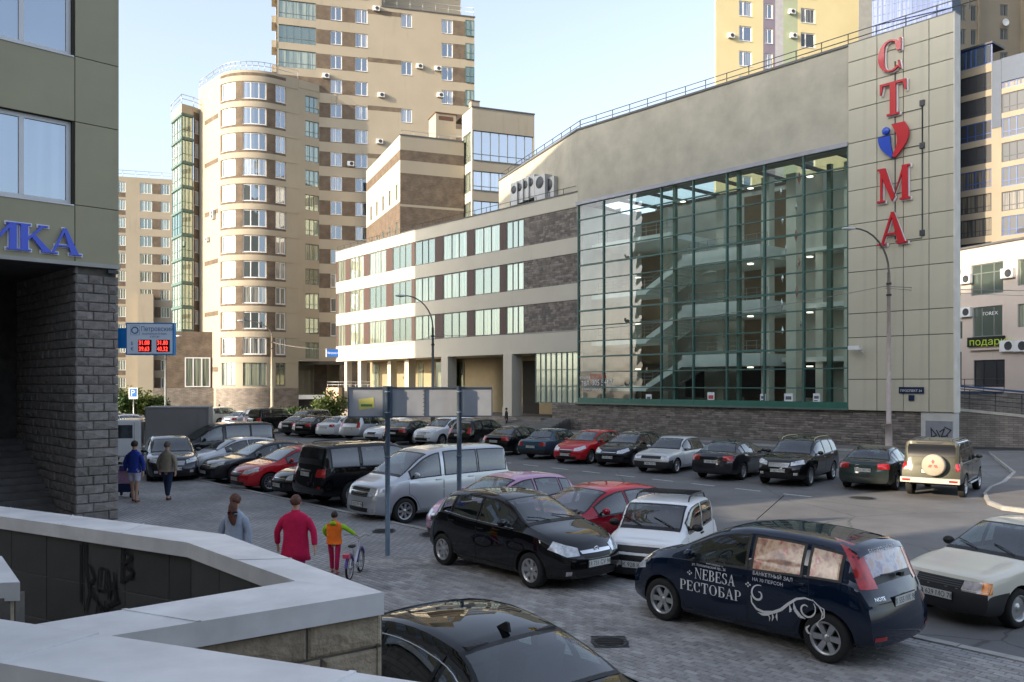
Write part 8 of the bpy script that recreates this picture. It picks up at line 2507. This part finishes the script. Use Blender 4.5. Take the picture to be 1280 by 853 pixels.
    for v in bm_.verts:
        c = v.co.copy(); n = .94+.10*rn.random()
        v.co = Vector((c.x*.094*n, c.y*.112*n-.012, c.z*.115*n+.012))
        if c.y > .35 and c.z < .45: v.co.y = min(v.co.y, .045)          # keep the face free
        if c.z < -.45: v.co.z = -.05 + (.0 if not longhair else 0); v.co.x *= .9
        v.co += Vector((0, hx[1], 1.655)); v.co *= k
    me = bpy.data.meshes.new('hair'); bm_.to_mesh(me); bm_.free(); me.materials.append(hair)
    for p in me.polygons: p.use_smooth = True
    link('hair', me, t)
    if longhair:
        J.update(g0=(0, -.055, 1.66), g1=(.0, -.105, 1.54), g2=(.02, -.15, 1.42), g3=(.04, -.165, 1.31), g4=(.05, -.165, 1.24), g5=(-.05, -.15, 1.36))
        sk('hair', ['g0', 'g1', 'g2', 'g3', 'g4', 'g5'], [('g0', 'g1'), ('g1', 'g2'), ('g2', 'g3'), ('g3', 'g4'), ('g1', 'g5')], [(.085, .06), (.085, .05), (.085, .035), (.06, .025), (.02, .012), (.025, .02)], hair)
    return t
HAIRD = mat('dark hair', (.025, .016, .012), .6, var=.3, scale=30, bump=.6, bscale=60); HAIRB = mat('auburn hair', (.10, .035, .02), .5, var=.35, scale=30, bump=.6, bscale=60); HAIRG = mat('grey brown hair', (.10, .08, .065), .7, var=.3, scale=30)
g = G(168, 628); person('man in a blue jacket and white shorts walking away beside the stone pier', g, (.12, 1), 1.80, cloth('blue', (.012, .035, .24)), cloth('white', (.58, .56, .68)), HAIRD, .10, shorts=True, shoes=(.18, .08, .05))
g = G(209, 625); person('man in a beige jacket and dark jeans walking away behind the dark crossover', g, (.25, 1), 1.74, cloth('khaki', (.26, .22, .16)), cloth('jeans', (.018, .03, .07)), HAIRG, .15, wide=1.08)
person('woman with long auburn hair in a pale grey top, seen from behind', (-4.58, 14.3, 0), (.15, 1), 1.66, cloth('pale grey', (.33, .38, .46)), cloth('dark', (.03, .03, .04)), HAIRB, .14, longhair=True, wide=.92)
person('woman with short hair in a crimson pink coat, beside the child with the bicycle', (-3.58, 14.3, 0), (.12, 1), 1.64, cloth('crimson', (.50, .008, .065)), cloth('magenta', (.46, .02, .22)), HAIRB, .12, coat=.22, wide=1.22)
ch_h = Vector((-.25, .97)).normalized()
person('child in an orange and lime jacket and pink trousers pushing a small bicycle', (-3.27, 15.9, 0), (.12, 1), 1.14, cloth('orange', (.80, .16, .012)), cloth('raspberry', (.46, .012, .075)), HAIRD, .12,
       arms=[((-.33, .04, 1.20), (-.24, .16, 1.02)), ((.38, .10, 1.24), (.56, .22, 1.08))], sleeve=cloth('lime', (.32, .58, .02)), hood=MATS['cloth lime'], wide=1.15, shoes=(.4, .1, .1))
# distant people
for px, py, Hh, top, lg_, lb in ((274, 532, 1.7, (.30, .2, .2), (.05, .05, .07), 'person in a dull pink top standing beyond the truck by the tower base'), (408, 531, 1.7, (.03, .03, .035), (.03, .03, .03), 'person in black beside the salmon terrace wall'), (633, 540, 1.7, (.025, .025, .03), (.03, .03, .04), 'person in dark clothes by the big column at the steps')):
    p = G(px, py-3, RZ)
    person(lb, (p.x, p.y, RZ), (1, .2), Hh, cloth('t%d' % px, top), cloth('l%d' % px, lg_), HAIRD, .08)
# child's bicycle
def bicycle(pos, h):
    t = thing('bicycle', 'small white and violet childrens bicycle with a pink tail box', 'bicycle', pos, math.atan2(h[1], h[0])-math.pi/2)
    r = .215; fy = .36; ry = -.36; WH = mat('bike white', (.6, .6, .65), .3, coat=.6); VI = mat('bike violet', (.09, .03, .32), .35, coat=.6)
    for y in (fy, ry):
        mb = MB(); mb.lathe([(r-.03, -.016), (r-.008, -.02), (r, 0), (r-.008, .02), (r-.03, .016), (r-.034, 0), (r-.03, -.016)], 'x', 24, (0, y, r)); w = mb.build('wheel', TYRE, t)
        mb = MB(); mb.lathe([(r-.034, -.01), (r-.045, 0), (r-.034, .01)], 'x', 20, (0, y, r))
        for q in range(10): a = 2*math.pi*q/10; mb.tube([(0, y, r), (0, y+(r-.04)*math.cos(a), r+(r-.04)*math.sin(a))], .003, 4)
        mb.lathe([(0, -.03), (.018, -.03), (.018, .03), (0, .03)], 'x', 8, (0, y, r)); mb.build('rim', STEEL, w)
        mb = MB(); mb.tube([(0, y+(r+.03)*math.cos(R(q)), r+(r+.03)*math.sin(R(q))) for q in range(20, 175, 15)], .022, 6); mb.build('mudguard', VI, t)
    mb = MB(); bb = (0, -.03, .20); st_ = (0, -.14, .50); hd_ = (0, .26, .52); hb_ = (0, .23, .62)
    for a, b, q in ((bb, st_, .018), (bb, hd_, .022), (bb, (0, ry, r), .012), (st_, (0, ry, r), .012), (hd_, (0, fy, r), .016), (hd_, hb_, .015), (st_, (0, -.16, .56), .012)): mb.tube([a, b], q, 7)
    mb.build('frame', WH, t)
    mb = MB(); mb.tube([(-.24, .13, .72), (-.12, .2, .72), (0, .22, .64), (.12, .2, .72), (.24, .13, .72)], .012, 6); mb.build('handlebar', STEEL, t)
    mb = MB(); mb.lathe([(0, -.13), (.05, -.11), (.075, -.05), (.05, .05), (.025, .12), (0, .13)], 'y', 12, (0, -.17, .58)); mb.v = [(x, y, .58+(z-.58)*.4) for x, y, z in mb.v]; mb.build('saddle', TRIM, t)
    mb = MB(); mb.box(-.055, .055, -.60, -.48, .43, .50); mb.build('tail_box', mat('pink box', (.65, .05, .14), .4, coat=.5), t)
    mb = MB()
    for s in (1, -1): mb.tube([(s*.04, -.03, .2), (s*.04, -.03+s*.09, .2-s*.03), (s*.12, -.03+s*.09, .2-s*.03)], .012, 5)
    mb.lathe([(0, -.004), (.06, -.004), (.06, .004), (0, .004)], 'x', 14, (.05, -.03, .2)); mb.build('crank', STEEL, t)
bicycle((-2.86, 15.75, 0), (.10, 1))
# pushchair beside the man in blue
g = G(157, 622); t = thing('pushchair', 'dark blue and pink pushchair half hidden by the stone pier', 'pushchair', (g.x-.05, g.y+.15, 0), .1)
mb = MB()
for x in (-.22, .22):
    mb.tube([(x, -.3, 1.0), (x, .3, .12)], .016, 6); mb.tube([(x, .3, .75), (x, -.28, .12)], .016, 6)
mb.tube([(-.22, -.3, 1.0), (.22, -.3, 1.0)], .018, 6); mb.build('frame', STEEL, t)
mb = MB(); mb.prism([(-.2, .42), (.2, .42), (.22, .85), (-.22, .85)], -.12, .2); mb.build('seat', cloth('pram pink', (.40, .25, .36)), t)
mb = MB(); mb.lathe([(.0, .24), (.12, .22), (.20, .12), (.22, 0)], 'z', 14, (0, .02, .82)); mb.build('hood', cloth('pram violet', (.10, .07, .25)), t)
mb = MB(); mb.prism([(-.2, .16), (.2, .16), (.22, .40), (-.22, .40)], -.15, .25); mb.build('basket', cloth('pram navy', (.015, .025, .08)), t)
for x in (-.24, .24):
    for y in (-.28, .3):
        mb = MB(); mb.lathe([(0, -.02), (.08, -.02), (.09, 0), (.08, .02), (0, .02)], 'x', 14, (x, y, .09)); mb.build('wheel', TYRE, t)

# ============================================================ street furniture
YP = 17.6
def post(px, py0, Y, top, r=.055):
    p = atY(px, HZ, Y); return p
BBM = mat('billboard back', (.38, .40, .43), .5, .3, var=.10, scale=2.5, stain=.15); PST = mat('painted blue post', (.10, .14, .19), .5, .3, var=.18, scale=5)
pL_ = G(484, 694, 0.0); pR_ = G(574, 655, RZ)
dirb = Vector((1, .16, 0)).normalized()
bb = thing('billboard', 'long grey blank back of a sign panel on two blue posts, with a yellow sticker', 'billboard', (pL_.x, pL_.y, 0))
Yb = pL_.y
a = Vector(((435-640)*Yb/F, Yb-.0, 0)); a.y = pL_.y-.06
kR = (615-640)/F; wB_ = (kR*a.y-a.x)/(dirb.x-kR*dirb.y)
frB = Frame((a.x, a.y), (dirb.x, dirb.y))
zt_ = EYE+(HZ-484)*a.y/F; zb_ = EYE+(HZ-522.5)*a.y/F
for i in range(4):
    u0 = [frB.U(q) for q in (435.5, 485, 531, 574, 615)]
    m_ = MB(); m_.box(u0[i]+.012, u0[i+1]-.012, .03, .06, zb_+.03, zt_-.03); frB.put(m_, 'panel', BBM, bb)
m_ = MB(); m_.box(0, wB_, .0, .07, zt_-.03, zt_); m_.box(0, wB_, .0, .07, zb_, zb_+.03)
for u in u0: m_.box(u-.012, u+.012, .001, .068, zb_+.03, zt_-.03)
for k in range(7): m_.box(u0[2]-.035, u0[2]-.012, -.004, .03, zb_+.06+k*.08, zb_+.075+k*.08)
frB.put(m_, 'frame', mat('sign frame', (.08, .10, .14), .5, .3), bb)
for px, base in ((484.5, 0.0), (574, RZ)):
    u = frB.U(px, .06); m_ = MB(); q = frB.pt(u, -.06)
    m_.tube([(0, 0, base), (0, 0, zt_+.02)], .05, 12); 
    if px < 500: m_.box(-.10, .10, .0, .05, zb_-.02, zt_+.02)
    for z in (zb_+.1, zt_-.1, 2.0): m_.lathe([(.052, -.02), (.062, -.02), (.062, .02), (.052, .02)], 'z', 10, (0, 0, z))
    m_.build('post', PST, bb, (q.x-bb.location.x, q.y-bb.location.y, 0), frB.ang)
m_ = MB(); ua_, ub_ = frB.U(448), frB.U(467); s = a.y/F
m_.poly([(ua_, .026, EYE+(HZ-499.5)*s), (ub_, .026, EYE+(HZ-497)*s), (ub_+.02, .026, EYE+(HZ-510)*s), (ua_+.02, .026, EYE+(HZ-513)*s)][::-1]); st_ = frB.put(m_, 'sticker', mat('yellow sticker', (.62, .58, .16), .7, var=.08), bb)
m_ = MB(); m_.box(ua_+.05, ub_-.03, .022, .024, EYE+(HZ-508.5)*s, EYE+(HZ-505.5)*s); m_.build('sticker_print', mat('green print', (.08, .2, .08), .8, var=0), st_, (0, 0, 0))

def lamp_post(label, base, H, arm_dx, arm_dy, r0=.12, r1=.06, m=None, rise=1.5):
    t = thing('street_lamp', label, 'street lamp', tuple(base), 0, 'street lamps')
    m = m or mat('pinkish painted pole', (.46, .38, .34), .6, .1, var=.12, scale=3)
    mb = MB(); mb.tube([(0, 0, 0), (0, 0, 1.4)], r0*1.35, 12); mb.tube([(0, 0, 1.4), (0, 0, H-rise)], r0, 12, r2=r1*1.1); mb.build('pole', m, t)
    D_ = Vector((arm_dx, arm_dy, 0)); q = []
    for i in range(9):
        u = i/8; q.append(tuple(D_*(1-math.cos(u*math.pi/2))*1.0+Vector((0, 0, H-rise+rise*math.sin(u*math.pi/2)))))
    mb = MB(); mb.tube(q, r1*.75, 8, r2=r1*.55); mb.build('arm', mat('dark arm', (.12, .10, .09), .5, .3, var=.1), t)
    dn = D_.normalized(); e = Vector(q[-1])
    mb = MB(); n = len(mb.v)
    mb.lathe([(0, -.42), (.09, -.40), (.15, -.2), (.16, .05), (.11, .22), (.05, .3), (0, .31)], 'x', 12)
    ang = math.atan2(dn.y, dn.x)
    mb.v = [(e.x + dn.x*(-x+.2) - dn.y*y, e.y + dn.y*(-x+.2) + dn.x*y, e.z+z*.55-.02) for x, y, z in mb.v]
    h = mb.build('lamp_head', mat('lamp head', (.55, .56, .56), .35, .3), t, fix=True)
    mb = MB(); mb.lathe([(.12, 0), (.09, -.05), (0, -.07)], 'z', 10, (e.x+dn.x*.25, e.y+dn.y*.25, e.z-.06)); mb.build('lamp_glass', CLRL, h, (0, 0, 0))
    mb = MB()
    for z in (H-rise-.6, H-rise-1.2): mb.lathe([(r1, -.05), (r1*1.9, -.05), (r1*1.9, .05), (r1, .05)], 'z', 8, (0, 0, z))
    mb.build('clamp', DARKST, t)
    return t
p = G(1111, 563, 0); H1 = EYE+(HZ-286)*p.y/F
big = lamp_post('tall pinkish street lamp in front of the panelled pylon', p, H1, (1064-1109)*p.y/F, -.1, .13, .075, rise=2.3)
p2 = atY(541, 480, 60); p2.z = RZ; H2 = EYE+(HZ-370)*60/F-RZ
lamp_post('grey street lamp standing behind the billboard in front of the cream wing', p2, H2, (506-541)*60/F, -.2, .12, .07, mat('grey pole', (.22, .23, .22), .6, .2, var=.1), rise=2.2)
p3 = atY(340, 480, 84); p3.z = RZ; H3 = EYE+(HZ-401)*84/F-RZ
lamp_post('pale street lamp in front of the rounded tower', p3, H3, (306-340)*84/F, -.3, .15, .08, mat('pale pole', (.46, .40, .30), .6, .1, var=.1), rise=1.5)
p4 = atY(207, 480, 90); p4.z = RZ
lamp_post('far grey pole beside the exchange rate board', p4, 8.6, 1.2, -.3, .12, .07, MATS['grey pole'], rise=1.2)
# overhead wires
def cable(label, a, b, sag, r=.018):
    t = thing('cable', label, 'cable', tuple(a)); mb = MB(); a = Vector(a); b = Vector(b)
    mb.tube([(b-a)*(i/16)+Vector((0, 0, -sag*4*(i/16)*(1-i/16))) for i in range(17)], r, 5); mb.build('wire', mat('grey cable', (.30, .27, .24), .6, var=0), t)
A1 = atY(1106, 358, p.y); A1.z = EYE+(HZ-358)*p.y/F
cable('pair of thin overhead wires running right from the tall street lamp', A1, atY(1400, 362, p.y+8), .15, .022)
cable('lower overhead wire running right from the tall street lamp', A1+Vector((0, 0, -.1)), atY(1400, 369, p.y+8), .2, .015)
cable('overhead wire crossing the glass front towards the grey street lamp', A1, atY(541, 420, 60), .7, .02)
cable('overhead wire between the grey street lamp and the rounded tower lamp', atY(541, 421, 60), atY(340, 428, 84), .8, .02)
# parking sign
ps = atY(167, 480, 80); ps.z = RZ; t = thing('parking_sign', 'blue and white parking sign on a thin post near the hedge', 'traffic sign', tuple(ps))
s = 80/F; m_ = MB(); m_.tube([(0, 0, 0), (0, 0, EYE+(HZ-486)*s-RZ)], .05, 8); m_.build('post', STEEL, t)
z0, z1 = EYE+(HZ-499)*s-RZ, EYE+(HZ-485)*s-RZ; m_ = MB(); m_.box(-.42, .42, -.09, -.05, z0, z1); m_.build('plate', WHITEP, t)
m_ = MB(); m_.box(-.33, .33, -.10, -.09, z0+.22, z1-.08); m_.build('blue_field', mat('sign blue', (.02, .16, .5), .5, var=0), t)
text_obj('lettering', 'P', .8, WHITEL, t, (-.24, -.105, z0+.3))
# truck with a grey box
tp = Vector((-15.6, 38.4)); th_ = Vector((-1, -.27)).normalized(); ta = math.atan2(th_.y, th_.x)
tk = thing('truck', 'white cab truck with a long grey box body standing behind the parked cars', 'truck', (tp.x, tp.y, RZ), ta)
cw = .98
m_ = MB(); pr = [(2.95, .45), (3.05, .75), (2.95, 1.05), (2.45, 1.25), (1.95, 1.98), (1.75, 2.08), (.75, 2.08), (.68, 1.95), (.68, .5)]
m_.prism(pr, -cw, cw); o = m_.build('cab', P['white'], tk, fix=True)
bv = o.modifiers.new('b', 'BEVEL'); bv.width = .07; bv.segments = 3; bv.limit_method = 'ANGLE'
for s in (1, -1):
    m_ = MB(); q = [(1.98, 1.85), (1.02, 1.85), (1.02, 1.28), (2.32, 1.28)]; m_.prism(q, s*(cw+.004)-.006, s*(cw+.004)+.006); m_.build('side_window', TGL, tk, fix=True)
    m_ = MB(); m_.box(1.50, 1.54, s*(cw+.012)-.006, s*(cw+.012)+.006, 1.28, 1.85); m_.box(.95, .96, s*(cw+.004)-.006, s*(cw+.004)+.006, .7, 1.95); m_.build('door_trim', TRIM, tk)
    m_ = MB(); m_.box(2.15, 2.3, s*(cw+.12)-.06, s*(cw+.12)+.06, 1.3, 1.62); m_.build('mirror', TRIM, tk)
m_ = MB(); m_.quad((2.44, -.85, 1.30), (2.44, .85, 1.30), (2.0, .8, 1.93), (2.0, -.8, 1.93)); m_.v = [(x+.02, y, z+.012) for x, y, z in m_.v]; m_.build('windscreen', TGL, tk)
GBX = mat('grey box body', (.25, .24, .23), .55, .1, var=.08, scale=.6, stain=.15)
m_ = MB(); m_.box(-2.1, .52, -1.08, 1.08, .95, 2.62); o = m_.build('box_body', GBX, tk); bv = o.modifiers.new('b', 'BEVEL'); bv.width = .04; bv.segments = 2
for s in (1, -1):
    m_ = MB(); m_.box(-2.1, .52, s*1.09-.01, s*1.09+.01, 2.56, 2.62); m_.box(-2.11, -2.05, s*1.09-.012, s*1.09+.012, .95, 2.62); m_.build('box_trim', STEEL, tk)
m_ = MB(); m_.box(-2.0, 2.6, -.4, .4, .5, .72); m_.box(-2.1, .5, -1.0, 1.0, .85, .95); m_.build('chassis', TRIM, tk)
tm, rm = wheel_meshes(.36, 'steel')
for xa in (2.2, -1.3):
    for s in (1, -1):
        w = link('wheel', tm, tk, (xa, s*.86, .36)); w.rotation_euler = (0, 0, 0 if s == 1 else math.pi); link('rim', rm, w)
# ============================================================ planting
LEAF = mat('green leaf', (.045, .085, .018), .55, var=.4, scale=2.5); LEAFY = mat('yellow green leaf', (.12, .16, .03), .55, var=.35, scale=2.5); BARK = mat('bark', (.09, .065, .045), .9, var=.3)
def bush(label, c, rx, ry, h, n, m=LEAF, ls=.10, name='shrub', seed=1, upright=False):
    rn = random.Random(seed); t = thing(name, label, 'shrub', tuple(c)); mb = MB(); st_ = MB()
    tips = []
    for i in range(22):
        a = rn.uniform(0, 6.28); q = rn.uniform(.2, 1); e = Vector((math.cos(a)*rx*q, math.sin(a)*ry*q, h*rn.uniform(.55, 1.0)*(1-.3*q))); tips.append(e)
        st_.tube([(0, 0, 0), tuple(e*.5+Vector((0, 0, .08))), tuple(e)], .018, 4, r2=.006)
    for i in range(n):
        e = rn.choice(tips); u = rn.uniform(.25, 1.08); p_ = e*u + Vector([rn.gauss(0, .13)*v for v in (rx, ry, h*.6)])
        if p_.z < .03: continue
        d1 = Vector((rn.gauss(0, 1), rn.gauss(0, 1), rn.gauss(.3, .7))).normalized(); d2 = d1.cross(Vector((rn.gauss(0, 1), rn.gauss(0, 1), rn.gauss(0, 1)))).normalized()
        L_ = ls*rn.uniform(.6, 1.3); w_ = L_*.28
        mb.poly([tuple(p_), tuple(p_+d1*L_*.5+d2*w_), tuple(p_+d1*L_), tuple(p_+d1*L_*.5-d2*w_)])
    st_.build('stem', BARK, t); o = mb.build('foliage', m, t); return t
def gz(px, py, Y): p_ = atY(px, py, Y); p_.z = RZ; return p_
bush('yellow green bush beside the salmon terrace wall', gz(413, 500, 78), 1.5, 1.2, 3.1, 2600, LEAFY, .26, seed=3)
bush('low green bush left of the yellow green bush', gz(396, 500, 80), 1.6, 1.2, 1.7, 1700, LEAF, .24, seed=4)
bush('small shrub at the foot of the rounded tower', gz(352, 500, 86), 2.2, .8, 1.5, 1500, LEAF, .24, seed=5)
for i, (px, hh, lb) in enumerate(((150, 3.2, 'dark green hedge bush closest to the stone pier'), (166, 3.4, 'green hedge bush directly behind the parking sign'), (182, 3.0, 'yellowish hedge bush left of the far grey pole'), (196, 2.4, 'lowest hedge bush at the far pole'))):
    bush(lb, gz(px, 500, 92+i), 1.6, 1.3, hh, 2200, LEAFY if i in (1, 2) else LEAF, .30, seed=10+i)
